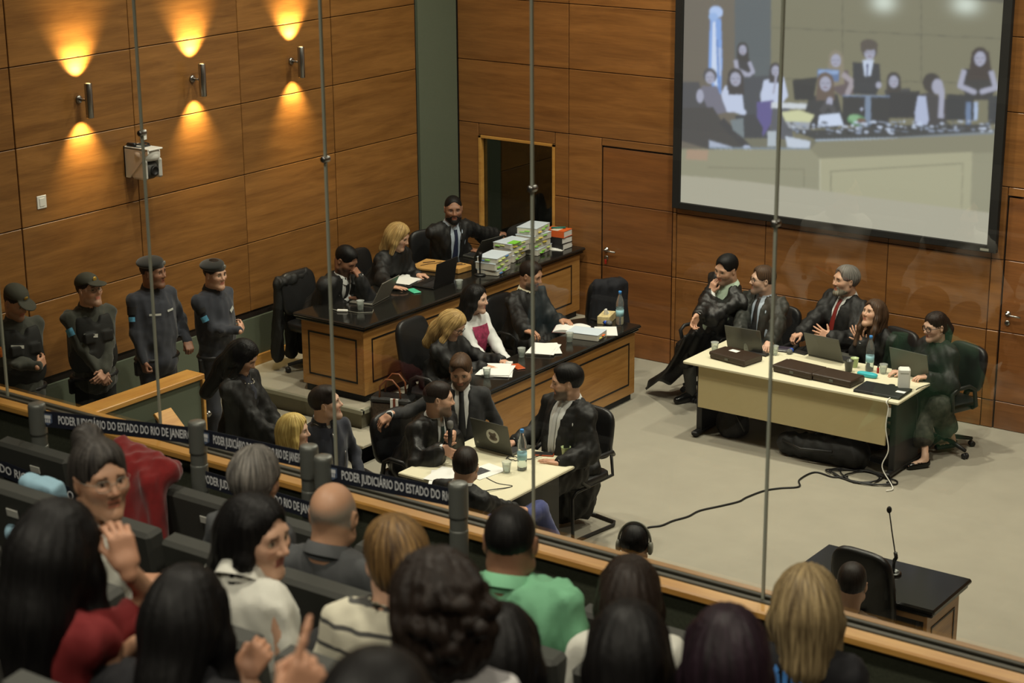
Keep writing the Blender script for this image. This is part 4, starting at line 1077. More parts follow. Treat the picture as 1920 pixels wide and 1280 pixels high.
        for a in 'rl':
            Hp, K, A, lf = J.legs[a]; Sh = Sdf(); z = np.array([0, 0, 1.0])
            if lk == 'skirt' or o.get('shoe') == 'pump':
                Sh.cap(A-z*0.045-lf*0.01, A+lf*0.15-z*0.062, 0.040, 0.030, k=0.02); Sh.cap(A-lf*0.035-z*0.03, A-lf*0.04-z*0.08, 0.014, 0.008, k=0.01); Sh.ell(A+z*0.02+lf*0.03, (0.075, 0.06, 0.045), k=0.01, op='s')
            else:
                Sh.cap(A-z*0.030, A+lf*0.17-z*0.052, 0.050, 0.036, k=0.03); Sh.cap(A-lf*0.03-z*0.06, A+lf*0.15-z*0.065, 0.022, 0.022, k=0.02)
            emit('shoe', Sh, o.get('shoe_mat', M_SHOE), r=0.015)
    return g
# ---- accessories
def to_world(J, hs, pts): return [J.head+hs*(J.Rh@np.array(p, float)) for p in pts]
def glasses(matl, r=0.0225, th=0.0022, square=0.75):
    def f(root, org, J, hs):
        m = MB()
        for x in (-1, 1):
            pts = []
            for a in np.linspace(0, 2*PI, 21):
                pts.append((x*0.032+r*sgnpow(math.cos(a), square), 0.101-0.010*abs(math.cos(a))*(1 if math.cos(a)*x > 0 else 0), 0.003+r*0.78*sgnpow(math.sin(a), square)))
            m.tube([p-org for p in to_world(J, hs, pts)], th, 6, cap=False)
            m.tube([p-org for p in to_world(J, hs, [(x*0.053, 0.095, 0.009), (x*0.075, 0.06, 0.011), (x*0.083, -0.005, 0.012), (x*0.080, -0.022, -0.008)])], th*0.9, 6)
        m.tube([p-org for p in to_world(J, hs, [(-0.011, 0.104, 0.007), (0, 0.107, 0.010), (0.011, 0.104, 0.007)])], th, 6)
        m.build('glasses', matl, root, True)
    return f
def earrings(matl, r=0.007, hoop=False):
    def f(root, org, J, hs):
        for x in (-1, 1):
            c = to_world(J, hs, [(x*0.083, -0.002, -0.042)])[0]-org; m = MB()
            if hoop: m.tube([c+np.array([J.Rh[0, 1]*0.013*math.sin(a), J.Rh[1, 1]*0.013*math.sin(a), -0.013+0.013*math.cos(a)]) for a in np.linspace(0, 2*PI, 14)], 0.002, 5, cap=False)
            else: superell(m, c, (r, r, r), 1, 1, 8, 6)
            m.build('earring', matl, root, True)
    return f
def necklace(matl, n=22, r=0.0055, drop=0.06, rad=0.072):
    def f(root, org, J, hs):
        m = MB()
        for k in range(n):
            a = 2*PI*k/n; w = 0.5+0.5*math.cos(a)
            p = J.N+J.t*0.015+J.r*rad*math.sin(a)+J.f*(rad*1.25*math.cos(a)+0.035*w)-J.t*drop*w
            superell(m, p-org, (r, r, r), 1, 1, 7, 5)
        m.build('bead_necklace', matl, root, True)['kind'] = 'stuff'
    return f
def patrol_cap(matl, badge):
    def f(root, org, J, hs):
        S = Sdf(); S.ell((0, -0.012, 0.062), (0.086, 0.106, 0.080), k=0.02); S.plane((0, 0, 0.052), (0, 0.10, -1), k=0.006)
        S.ell((0, 0.115, 0.050), (0.070, 0.075, 0.012), rotx(-0.22), k=0.012)
        v, q = S.mesh(0.006); o = np_obj('patrol_cap', J.head+hs*(v@J.Rh.T), q, matl, root, origin=org)
        m = MB(); superell(m, (0, 0, 0), (0.019, 0.005, 0.019), 0.9, 0.9, 14, 8); m.xf(hs*J.Rh@rotx(-0.25), to_world(J, hs, [(0, 0.092, 0.086)])[0]-org); m.build('cap_badge', badge, o, True)
    return f
def beret(matl, badge):
    def f(root, org, J, hs):
        S = Sdf(); S.ell((0, -0.010, 0.055), (0.084, 0.104, 0.050), k=0.02); S.ell((0.022, -0.012, 0.088), (0.098, 0.112, 0.036), roty(0.20), k=0.03); S.plane((0, 0, 0.046), (0, -0.06, -1), k=0.006)
        v, q = S.mesh(0.006); o = np_obj('beret', J.head+hs*(v@J.Rh.T), q, matl, root, origin=org)
        m = MB(); superell(m, (0, 0, 0), (0.015, 0.005, 0.017), 0.9, 0.9, 12, 8); m.xf(hs*J.Rh, to_world(J, hs, [(-0.030, 0.092, 0.078)])[0]-org); m.build('beret_badge', badge, o, True)
    return f
def headset(root, org, J, hs):
    m = MB(); m.tube([p-org for p in to_world(J, hs, [(0.095*math.sin(a), -0.01, 0.02+0.125*math.cos(a)) for a in np.linspace(-1.75, 1.75, 22)])], 0.008, 7); m.build('headset_band', M_GPLAS, root, True)
    for x in (-1, 1):
        m = MB(); superell(m, (0, 0, 0), (0.016, 0.036, 0.040), 0.8, 0.8, 16, 10); m.xf(hs*J.Rh, to_world(J, hs, [(x*0.094, -0.008, -0.006)])[0]-org); m.build('ear_cup', M_GPLAS, root, True)
    m = MB(); m.tube([p-org for p in to_world(J, hs, [(-0.10, 0.0, -0.02), (-0.115, 0.06, -0.05), (-0.09, 0.10, -0.06)])], 0.004, 6); m.build('boom_microphone', M_BLACK, root, True)
def surf_patch(name, matl, center_t, right, width, height, infl, tilt=0.0, side=None):
    """a flat badge laid on the chest of a garment"""
    def f(root, org, J, hs):
        T = Sdf(); torso_prims(T, J, infl, k=0.07); c = J.hip+(J.N-J.hip)*center_t+J.r*right
        nx, nz = 6, 3; vv = []; ff = []
        d = np.linspace(0.32, 0.0, 130)
        for j in range(nz+1):
            for i in range(nx+1):
                a = (i/nx-0.5)*width; b = (j/nz-0.5)*height
                p = c+J.r*(a*math.cos(tilt)-b*math.sin(tilt))+J.t*(a*math.sin(tilt)+b*math.cos(tilt))
                D = T.eval(p[None]+J.f[None]*d[:, None]); k = int(np.argmax(D < 0.006)); vv.append(p+J.f*d[k]-org)
        for j in range(nz):
            for i in range(nx): n0 = j*(nx+1)+i; ff.append((n0, n0+1, n0+nx+2, n0+nx+1))
        MB().add(vv, ff).build(name, matl, root, True)
    return f
def arm_patch(name, matl, arm, t, width, height, off=0.004, rad=0.064):
    """a cloth badge on the outside of an upper arm"""
    def f(root, org, J, hs):
        S, E, W = J.arms[arm]; sg = 1 if arm == 'r' else -1; a = unit(S-E); n = unit(J.r*sg*0.85+J.f0*0.55); n = unit(n-a*(n@a)); u = np.cross(a, n); c = S+(E-S)*t
        vv = []; ff = []
        for j in range(4):
            for i in range(7):
                th = (i/6-0.5)*width/rad; p = c+a*((j/3-0.5)*height)+(n*math.cos(th)+u*math.sin(th))*(rad+off*0.5); vv.append(p-org)
        for j in range(3):
            for i in range(6): n0 = j*7+i; ff.append((n0, n0+1, n0+8, n0+7))
        MB().add(vv, ff).build(name, matl, root, True)
    return f
# ------------------------------------------------------------------ who is in the room
def fdir(a): return np.array([math.cos(math.radians(a)), math.sin(math.radians(a)), 0])
def rdir(a): return np.array([math.sin(math.radians(a)), -math.cos(math.radians(a)), 0])
def sit(head, body, lean=0.10, side=0.0, floor=0.0, seat=0.55):
    p = np.asarray(head)-fdir(body)*lean-rdir(body)*side; return np.array([p[0], p[1], floor+seat])
def stand(head, body, lean=0.02, side=0.0, floor=0.0, z=0.93):
    p = np.asarray(head)-fdir(body)*lean-rdir(body)*side; return np.array([p[0], p[1], floor+z])
UP = np.array([0, 0, 1.0])
M_OLIVE = mat('dark_olive_uniform', srgb(52, 54, 46), 0.85, sheen=0.2)
M_VEST = mat('black_vest', srgb(22, 23, 22), 0.8)
M_UNAVY = mat('slate_navy_uniform', srgb(44, 47, 56), 0.85, sheen=0.2)
M_OLCAP = mat('olive_cap', srgb(58, 58, 48), 0.85); M_BERET = mat('black_beret', srgb(26, 27, 25), 0.9, sheen=0.3)
M_GOLD = mat('gold_badge', srgb(196, 158, 70), 0.4, metal=0.5); M_SILV = mat('silver_badge', srgb(140, 140, 132), 0.4, metal=0.4)
M_TAG = mat('white_name_tape', srgb(186, 188, 180), 0.8); M_BLUEP = mat('blue_white_patch', srgb(96, 168, 206), 0.8, noise=0.4, nscale=(40, 40, 40)); M_ORP = mat('orange_patch', srgb(206, 116, 44), 0.8, noise=0.5, nscale=(60, 60, 60))
M_PATCHK = mat('black_patch', srgb(30, 30, 32), 0.7)
def vest(root, org, J, hs):
    G = Sdf(); L = np.linalg.norm(J.N-J.hip); P = lambda t: J.hip+(J.N-J.hip)*t; s = J.s; i = 0.042; bw = J.build
    G.ell(P(0.70)+J.f*0.005, (0.152*s*bw+i, 0.105*s*bw+i, 0.31*L+i), J.B, k=0.06); G.ell(P(0.40)+J.f*0.012*bw, (0.148*s*bw+i, 0.108*s*bw+i, 0.30*L+i), J.B, k=0.06)
    G.plane(P(0.93), J.t, k=0.02); G.plane(P(0.16), -J.t, k=0.02)
    for x in (-1, 1): G.plane(P(0.7)+J.r*x*0.150*s*bw, J.r*x+J.t*0.12, k=0.03)
    G.cap(J.N+J.f*0.08+J.t*0.05, J.N+J.f*0.16-J.t*0.08, 0.075, 0.03, k=0.02, op='s')
    for x in (-1, 1):
        for tt in (0.66, 0.42): G.box(P(tt)+J.f*(0.105*s*bw+0.046)+J.r*x*0.078, (0.050, 0.016, 0.045), J.B, rnd=0.008, k=0.010)
    v, q = G.mesh(0.013); np_obj('vest', v, q, M_VEST, root, origin=org)
def belt(root, org, J, hs):
    m = MB(); c = J.hip+J.t*0.06; pts = [c+J.r*0.19*J.s*math.cos(a)+J.f*0.148*J.s*math.sin(a)-org for a in np.linspace(0, 2*PI, 28)]
    m.tube(pts, 0.020, 6, cap=False, flat=1.0); b = m.build('duty_belt', M_BLACK, root, True)
    MB().box((-0.03, -0.02, -0.10), (0.03, 0.02, 0.03), 0.01).xf(J.B, c+J.r*0.20*J.s-J.t*0.03-org).build('holster', M_BLACK, root)
def guard(label, px, z, face, body, sex, skin, hat, shirt, lw, rw, hands, extras, hair=('crop', 'dark', {'t': 0.006}), s=1.0, facek=None, lpole=None, rpole=None, hipz=0.95):
    h = at(px[0], px[1], z); J = figure(h, face, body, stand(h, body, z=hipz*s), sex, s, stand=True, lw=lw(h) if lw else None, rw=rw(h) if rw else None, lpole=lpole, rpole=rpole, build=1.18)
    return build_person(label, J, skin, hair, dict(kind='uniform', mat=shirt, leg_mat=M_VEST if shirt is M_OLIVE else M_UNAVY, collar=shirt), facek or dict(stub=0.3), hands, 'guards along the left wall', [hat]+extras+[belt])
b = -18; f_, r_ = fdir(b), rdir(b)
def crossed(b, low=0.47):
    f_, r_ = fdir(b), rdir(b)
    return (lambda h: h+f_*0.17-UP*low+r_*0.13), (lambda h: h+f_*0.24-UP*(low+0.02)-r_*0.04)
cl, cr = crossed(-15)
guard('guard in an olive cap with folded arms at the far left edge', (30, 566), 1.74, (0, -22, 0), -18, 'm', 'tan', patrol_cap(M_OLCAP, M_GOLD), M_OLIVE, cl, cr,
      {'l': None, 'r': dict(d=-rdir(-15)*0.8-fdir(-15)*0.5+UP*0.3, n=fdir(-15), pose='relax')}, [vest, surf_patch('name_tape', M_TAG, 0.72, 0.07, 0.10, 0.026, 0.052, 0.15), arm_patch('shoulder_patch', M_BLUEP, 'r', 0.28, 0.075, 0.06), arm_patch('unit_patch', M_ORP, 'r', 0.62, 0.08, 0.08)])
guard('guard in an olive cap with hands clasped in front, blue sleeve badge', (167, 544), 1.74, (-2, 10, 0), -18, 'm', 'light', patrol_cap(M_OLCAP, M_GOLD), M_OLIVE, lambda h: h+fdir(-18)*0.27-UP*0.70+rdir(-18)*0.03, lambda h: h+fdir(-18)*0.24-UP*0.72+rdir(-18)*0.02,
      {'l': dict(d=rdir(-18)*0.8-UP*0.5+fdir(-18)*0.3, n=fdir(-18)+UP*0.3, pose='relax'), 'r': dict(d=-rdir(-18)*0.5-UP*0.8, n=fdir(-18), pose='relax')},
      [vest, surf_patch('name_tape', M_TAG, 0.70, 0.07, 0.11, 0.030, 0.052, 0.12), arm_patch('shoulder_patch', M_BLUEP, 'r', 0.40, 0.08, 0.065), glasses(M_DSTEEL, 0.02, 0.0012)], facek=dict(stub=0.25))
guard('tall guard in a black beret and slate uniform jacket, fist at his side', (287, 510), 1.76, (12, 0, 0), -10, 'm', 'brown', beret(M_BERET, M_SILV), M_UNAVY, None, lambda h: h-UP*0.78+rdir(-10)*0.20+fdir(-10)*0.08,
      {'r': dict(d=-UP+fdir(-10)*0.3, n=rdir(-10), pose='fist'), 'l': dict(pose='fist')},
      [surf_patch('name_tape', M_TAG, 0.72, 0.075, 0.10, 0.018, 0.03, 0.1), surf_patch('name_tape', M_TAG, 0.74, -0.08, 0.07, 0.018, 0.03, -0.05), arm_patch('shoulder_patch', M_PATCHK, 'r', 0.30, 0.09, 0.07), arm_patch('flag_patch', M_BLUEP, 'r', 0.55, 0.06, 0.04)], facek=dict(stub=0.3))
cl, cr = crossed(-2, 0.45)
guard('slim guard in a black beret with folded arms near the dais step', (403, 514), 1.68, (-4, -2, 0), -2, 'm', 'light', beret(M_BERET, M_SILV), M_UNAVY, cl, cr,
      {'l': None, 'r': dict(d=-rdir(-2)*0.8-fdir(-2)*0.5+UP*0.3, n=fdir(-2), pose='relax')},
      [surf_patch('name_tape', M_TAG, 0.74, -0.08, 0.06, 0.03, 0.03, -0.5), arm_patch('unit_patch', M_PATCHK, 'r', 0.30, 0.10, 0.045), arm_patch('flag_patch', M_BLUEP, 'r', 0.58, 0.065, 0.05)], hair=('short', 'dark', {'t': 0.008}), s=0.95, facek=dict(stub=0.0))

ROBE = lambda **k: dict(dict(kind='robe', mat=M_ROBE, open=1.0, shirt=M_SHIRTW), **k)
M_PALEBLUE = mat('pale_blue_shirt', srgb(176, 190, 206), 0.75); M_PALEGREEN = mat('pale_green_shirt', srgb(176, 196, 176), 0.75)
M_TIEK = mat('black_tie', srgb(24, 25, 28), 0.6); M_TIEN = mat('navy_tie', srgb(30, 38, 66), 0.55); M_TIEW = mat('silver_tie', srgb(196, 198, 198), 0.5); M_TIER = mat('red_tie', srgb(122, 34, 28), 0.55); M_TIEG = mat('dark_green_tie', srgb(40, 58, 54), 0.55)
M_PEARL = mat('pearl', srgb(210, 204, 190), 0.3); M_FRAME = mat('black_spectacles', srgb(26, 20, 18), 0.35)
def P(label, head, look, body, lean=0.10, side=0.0, sex='m', s=1.0, floor=0.0, stnd=False, lw=None, rw=None, lpole=None, rpole=None, fig={}, **k):
    h = np.asarray(head, float); hip = stand(h, body, lean, side, floor, 0.93*s) if stnd else sit(h, body, lean, side, floor, k.pop('seat', 0.55))
    fig = dict({'build': 1.1 if sex == 'm' else 1.04}, **fig)
    J = figure(h, look, body, hip, sex, s, floor, stnd, lw, rw, lpole, rpole, **fig)
    return build_person(label, J, **k)

def drape(caps, matl, seed):
    def f(root, org, J, hs):
        G = Sdf()
        for c in caps: G.cap(*c, k=0.08)
        v, q = G.mesh(0.018); v = folds(v, normals(v, q), 0.012, seed, 7.0); v[:, 2] = np.maximum(v[:, 2], J.floor+0.02); np_obj('robe_hem', v, q, matl, root, origin=org)
    return f
# standing woman in a robe
h = at(456, 668, 1.56)
P('standing woman in a black robe with long straight black hair', h, (22, -32, 0), 12, 0.04, sex='f', s=0.97, stnd=True, rw=h+fdir(12)*0.30-UP*0.66+rdir(12)*0.0, lw=h+fdir(12)*0.28-UP*0.70-rdir(12)*0.12,
  skin='light', hair=('long', 'black', {'len': 0.42, 't': 0.014, 'w': 0.075, 'fw': 0.058}), outfit=dict(kind='robe', mat=M_ROBE, open=0.8, open_to=0.5, shirt=M_NAVY, cuff=M_TAG), hands={'r': dict(d=fdir(12)*0.5-UP*0.8, n=fdir(12)+rdir(12), pose='relax')}, extras=[necklace(M_PEARL)])
# two spectators on the court side of the parapet
h = at(552, 808, 1.17)
P('blonde woman seated beside the man in the navy bomber jacket', h, (28, 0, 0), 20, 0.06, sex='f', s=0.96, skin='pale', hair=('bob', 'gold', {'len': 0.16, 't': 0.016, 'res': 0.005}), outfit=dict(kind='top', mat=M_NAVY), hres=0.0052)
h = at(611, 756, 1.27)
def bomber(root, org, J, hs):
    pts = []; T = Sdf(); torso_prims(T, J, 0.028, k=0.07)
    for t in np.linspace(0.92, 0.1, 10):
        c = J.hip+(J.N-J.hip)*t+J.r*0.0; d = np.linspace(0.32, 0, 130); D = T.eval(c[None]+J.f[None]*d[:, None]); k = int(np.argmax(D < 0.003)); pts.append(c+J.f*d[k]-org)
    MB().tube(pts, 0.004, 5).build('front_zip', M_STEEL, root, True)
    pts = []
    for t in np.linspace(0.62, 0.36, 6):
        c = J.hip+(J.N-J.hip)*t-J.r*(0.10-0.08*(0.62-t)); d = np.linspace(0.32, 0, 130); D = T.eval(c[None]+J.f[None]*d[:, None]); k = int(np.argmax(D < 0.004)); pts.append(c+J.f*d[k]-org)
    MB().tube(pts, 0.004, 5).build('pocket_zip', M_STEEL, root, True)
P('dark-haired man in a navy bomber jacket looking up to the right', h, (34, 8, 0), -15, 0.04, skin='pale', hair=('side', 'dark', {'t': 0.012}), outfit=dict(kind='suit', mat=M_NAVY, name='bomber_jacket', open=0.55, open_to=0.80, shirt=M_SHIRTW, collar=M_NAVY, leg_mat=M_TROUS), face=dict(stub=0.25), extras=[bomber])
# middle table
h = at(823, 748, 1.15)
mic_hand = at(849, 822, 0.93); 
P('bearded man in a satin robe speaking into a hand-held microphone', h, (34, -4, 6), -2, 0.26, -0.02, rw=at(842, 842, 0.86)-fdir(20)*0.05, lw=mic_hand-fdir(-10)*0.06-rdir(-10)*0.07+UP*0.0, skin='light', hair=('short', 'dark', {'t': 0.010}),
  outfit=ROBE(mat=M_ROBE2, tie=M_TIEG, open=0.9, cuff=M_SHIRTW), face=dict(stub=0.75), hands={'r': dict(d=fdir(10)*1.0-UP*0.35, n=rdir(10)+UP*0.3, pose='spread'), 'l': dict(d=rdir(0)*0.9+fdir(0)*0.5, n=fdir(0)-rdir(0)*0.4+UP*0.1, pose='grip')}, hres=0.0052)
h = at(864, 694, 1.26)
P('man with a short beard and black tie looking down behind the speaking man', h, (-58, -22, 0), -50, 0.02, rw=at(731, 778, 0.97), rpole=np.array([-0.6, -0.2, -0.5]), skin='light', hair=('side', 'brown', {'t': 0.010}),
  outfit=dict(kind='suit', mat=M_SUIT, open=1.05, open_to=0.12, shirt=M_SHIRTW, tie=M_TIEK, tie_to=0.2, cuff=M_SHIRTW), face=dict(stub=0.7), hands={'r': dict(d=np.array([-0.55, -0.65, -0.55]), n=np.array([0.2, -0.5, 0.8]), pose='relax')}, hres=0.0052)
h = at(1062, 715, 1.28)
J = figure(h, (224, -6, 0), 256, sit(h, 256, -0.03), 'm', 1.03, rw=at(967, 828, 0.77), lw=at(1050, 868, 0.74), build=1.18)
build_person('bearded man in a black robe with white shirt and silver tie at the laptop', J, 'light', ('slick', 'black', {'t': 0.012}), ROBE(tie=M_TIEW, open=1.15, open_to=0.08, tie_to=0.15, cuff=M_SHIRTW, hem=0.18), dict(stub=0.85), {'r': dict(d=fdir(225)-UP*0.1, n=UP, pose='relax'), 'l': dict(d=fdir(190), n=UP, pose='flat')}, hres=0.0052, extras=[drape([(at(1100, 880, 0.50), at(1085, 945, 0.16), 0.13, 0.13), (at(1060, 880, 0.50), at(1055, 955, 0.14), 0.13, 0.12)], M_ROBE, 3)])
h = at(873, 874, 1.13)
M_BLUET = mat('blue_trousers', srgb(58, 66, 116), 0.85, sheen=0.2)
J = figure(h, (118, -4, 0), 95, sit(h, 95, 0.06, 0.04), 'm', 1.0, drop=0.14, rw=at(985, 957, 0.62), knees=(at(1010, 955, 0.55), at(960, 935, 0.58)), feet=(at(1060, 1050, 0.09), at(1010, 1010, 0.09)), legyaw=40)
build_person('man seen from behind in a black robe and blue trousers', J, 'light', ('short', 'dark', {'t': 0.011}), dict(kind='robe', mat=M_ROBE, leg_mat=M_BLUET, collar=M_SHIRTW, hem=0.45, name='robe') | {'kind': 'suit', 'loose': 0.015, 'fold': 0.008}, dict(stub=0.4), {'r': dict(d=fdir(40)-UP*0.2, n=UP, pose='fist')})
h = at(1190, 1022, 1.15)
P('man seen from behind wearing a headset below the glass', h, (112, -6, 0), 100, 0.06, skin='light', hair=('short', 'black', {'t': 0.009}), outfit=dict(kind='suit', mat=M_SUIT), extras=[headset])
h = at(1597, 1096, 1.15)
P('man with a short fade haircut seen from behind near the witness desk', h, (112, -4, 0), 95, 0.08, skin='light', hair=('short', 'dark', {'t': 0.007}), outfit=dict(kind='suit', mat=M_SUIT), face=dict(scalp=(0.05, 0.04, 0.035), scalp_amt=0.8))
# lower granite desk
h = at(850, 608, 1.10); hb = at(926, 690, 0.765)
P('blonde woman in glasses and black robe reading papers at the lower desk', h, (8, -34, 0), 0, 0.16, sex='f', s=0.97, rw=hb-fdir(5)*0.09, lw=hb-fdir(5)*0.02+np.array([-0.05, 0.22, 0.0]), skin='light', hair=('long', 'blonde', {'len': 0.30, 't': 0.014, 'front': 0.26}), outfit=dict(kind='robe', mat=M_ROBE, cuff=M_SHIRTW),
  hands={'r': dict(d=fdir(5), n=UP, pose='flat'), 'l': dict(d=fdir(-20), n=UP, pose='relax')}, extras=[glasses(M_FRAME)])
h = at(892, 560, 1.20)
M_TEE = mat('white_sweatshirt', srgb(216, 218, 216), 0.85, bump=0.15, nscale=(10, 10, 10))
M_PRINT = mat('pink_photo_print', srgb(150, 50, 84), 0.8, noise=0.75, nscale=(26, 26, 26))
P('woman in a white long-sleeved shirt with a pink photo print', h, (14, -4, 0), -6, 0.10, sex='f', s=0.98, rw=h+fdir(-6)*0.30-UP*0.55+rdir(-6)*0.03, lw=h+fdir(-6)*0.32-UP*0.56-rdir(-6)*0.08, skin='pale', hair=('long', 'black', {'len': 0.22, 't': 0.010, 'front': 0.05, 'fy': -0.03, 'w': 0.07, 'fw': 0.068}),
  outfit=dict(kind='top', mat=M_TEE, loose=0.016, fold=0.006, name='white_shirt', leg_mat=M_TROUS), extras=[surf_patch('photo_print', M_PRINT, 0.60, 0.0, 0.20, 0.26, 0.034)], hands={'r': dict(d=fdir(-6)-UP*0.4, n=UP, pose='relax'), 'l': dict(d=fdir(-6)-UP*0.4, n=UP, pose='relax')}, hres=0.0052)
h = at(995, 516, 1.20)
P('bearded man in a black robe at the lower desk beside the woman in white', h, (8, -16, 0), -4, 0.12, s=1.02, rw=at(995, 638, 0.78), lw=at(1052, 600, 0.80), skin='tan', hair=('short', 'dark', {'t': 0.008}), outfit=ROBE(open=0.35, open_to=0.85, collar=M_CREAM), face=dict(stub=0.85), hands={'r': dict(d=fdir(-10), n=UP, pose='relax'), 'l': dict(d=fdir(0), n=UP, pose='relax')})
# upper granite desk, on the dais
h = at(648, 487, 1.50)
P('man in a dark robe covering his mouth at a laptop on the upper desk', h, (6, -34, 0), -4, 0.36, floor=DAIS, lw=h+fdir(0)*0.13-UP*0.15-rdir(0)*0.04, rw=at(655, 557, 1.13), lpole=np.array([0.2, 0.3, -1.0]), skin='brown', hair=('short', 'black', {'t': 0.008}), outfit=ROBE(open=0.9, tie=M_TIEK, cuff=M_SHIRTW), face=dict(stub=0.6), hands={'l': dict(d=fdir(215)*0.5+UP*0.8, n=fdir(10), pose='fist'), 'r': dict(d=fdir(15), n=UP, pose='flat')})
h = at(747, 443, 1.50)
P('woman with a blonde bob and black robe leaning over papers on the upper desk', h, (14, -22, 0), -2, 0.30, sex='f', s=0.97, floor=DAIS, lw=at(783, 515, 1.13), rw=at(735, 538, 1.13), skin='light', hair=('bob', 'blonde', {'len': 0.17, 't': 0.016}), outfit=dict(kind='robe', mat=M_ROBE), hands={'l': dict(d=fdir(20), n=UP, pose='relax'), 'r': dict(d=fdir(10), n=UP, pose='flat')})
h = at(850, 392, 1.60)
P('bearded robed man in a navy tie facing the gallery at the upper desk', h, (-46, -4, 0), -22, 0.20, floor=DAIS, s=1.03, lw=at(948, 441, 1.16), rw=at(880, 468, 1.13), skin='brown', hair=('crop', 'black', {'t': 0.004}), outfit=ROBE(shirt=M_PALEBLUE, tie=M_TIEN, open=0.95, open_to=0.1), face=dict(beard='black', stub=0.6), hands={'l': dict(d=fdir(25), n=UP, pose='relax'), 'r': dict(d=fdir(0), n=UP, pose='flat')})
# right table
def robe_tail(root, org, J, hs):
    A0, A1, B0, B1 = at(1283, 628, 0.80), at(1350, 622, 0.70), at(1207, 722, 0.08), at(1305, 700, 0.16); nx, ny = 26, 16; vv = []; ff = []
    nrm = unit(np.cross(A1-A0, B0-A0)); nrm = nrm if nrm[1] < 0 else -nrm
    for s_ in (0.012, -0.012):
        for j in range(ny+1):
            for i in range(nx+1):
                u, w = i/nx, j/ny; p = (A0*(1-u)+A1*u)*(1-w)+(B0*(1-u)+B1*u)*w
                vv.append(p+nrm*(s_+0.05*math.sin(PI*w)+0.028*(0.3+w)*math.sin(u*13+w*2.0)+0.012*math.sin(u*29+1))-org)
    n1 = (nx+1)*(ny+1); g_ = lambda i, j, k: k*n1+j*(nx+1)+i
    for j in range(ny):
        for i in range(nx): ff.append((g_(i, j, 0), g_(i+1, j, 0), g_(i+1, j+1, 0), g_(i, j+1, 0))); ff.append((g_(i, j, 1), g_(i, j+1, 1), g_(i+1, j+1, 1), g_(i+1, j, 1)))
    for j in range(ny): ff.append((g_(0, j, 0), g_(0, j+1, 0), g_(0, j+1, 1), g_(0, j, 1))); ff.append((g_(nx, j, 0), g_(nx, j, 1), g_(nx, j+1, 1), g_(nx, j+1, 0)))
    for i in range(nx): ff.append((g_(i, 0, 0), g_(i, 0, 1), g_(i+1, 0, 1), g_(i+1, 0, 0))); ff.append((g_(i, ny, 0), g_(i+1, ny, 0), g_(i+1, ny, 1), g_(i, ny, 1)))
    MB().add(vv, ff).build('robe_tail', M_ROBE2, root, True)
h = at(1362, 504, 1.33)
J = figure(h, (256, -14, 8), 248, sit(h, 248, 0.02, -0.26), 'm', 1.04, rw=at(1292, 622, 0.86), lw=h+fdir(240)*0.13-UP*0.22+rdir(240)*0.05, lpole=np.array([0.4, -0.4, -0.6]), knees=(at(1290, 655, 0.52), at(1345, 662, 0.54)), feet=(at(1296, 735, 0.09), at(1352, 745, 0.09)))
build_person('man in an open black robe and pale shirt leaning with his hand on his mouth', J, 'light', ('short', 'black', {'t': 0.010}), ROBE(mat=M_ROBE2, shirt=M_PALEGREEN, open=1.25, open_to=0.0, cuff=M_SHIRTW, leg_mat=mat('grey_trousers', srgb(72, 72, 68), 0.85), hem=0.42), dict(stub=0.5), {'r': dict(d=fdir(250)*0.5-UP*0.6, n=rdir(248), pose='relax'), 'l': dict(d=UP*0.9+fdir(20)*0.25, n=fdir(250), pose='relax')}, extras=[robe_tail])
h = at(1430, 525, 1.24)
P('brown-haired man in glasses and black tie at the right table', h, (226, 3, 0), 262, 0.02, skin='pale', lw=at(1440, 655, 0.76), rw=at(1375, 648, 0.76), hair=('short', 'brown', {'t': 0.012}), outfit=ROBE(mat=mat('grey_black_robe', srgb(40, 42, 38), 0.6), shirt=M_PALEBLUE, tie=M_TIEK, open=0.95), face=dict(stub=0.6), extras=[glasses(M_FRAME)])
h = at(1585, 526, 1.28)
P('grey-haired man with a white beard and red tie in a black robe', h, (238, 4, 0), 252, 0.0, -0.06, s=1.04, rw=at(1487, 640, 0.78), lw=at(1556, 632, 0.85), skin='light', hair=('slick', 'salt', {'t': 0.012}), outfit=ROBE(tie=M_TIER, open=0.8, open_to=0.55, cuff=M_SHIRTW), face=dict(beard='grey', stub=0.3), hands={'r': dict(d=fdir(240)-UP*0.35, n=UP, pose='pinch'), 'l': dict(d=fdir(190)+UP*0.4, n=UP*0.5+fdir(250), pose='spread')})
h = at(1638, 588, 1.14)
P('young woman with long brown hair looking up, hands clasped, at the right table', h, (246, 18, -4), 250, 0.06, sex='f', s=0.96, rw=at(1612, 640, 0.88), lw=at(1622, 638, 0.88), skin='light', hair=('long', 'brown', {'len': 0.30, 't': 0.012, 'front': 0.30}), outfit=dict(kind='robe', mat=M_ROBE, cuff=M_SHIRTW), hands={'r': dict(d=fdir(200)*0.5+UP, n=fdir(250)-rdir(250)*0.5, pose='spread'), 'l': dict(d=fdir(240)*0.5+UP, n=fdir(250)+rdir(250)*0.5, pose='relax')}, extras=[earrings(M_SILV)])
h = at(1754, 612, 1.15)
J = figure(h, (240, -8, 0), 248, sit(h, 248, 0.04), 'f', 0.97, rw=at(1690, 696, 0.77), lw=at(1738, 706, 0.77), knees=(at(1728, 752, 0.50), at(1762, 760, 0.50)), feet=(at(1735, 858, 0.09), at(1786, 822, 0.12)), legyaw=235)
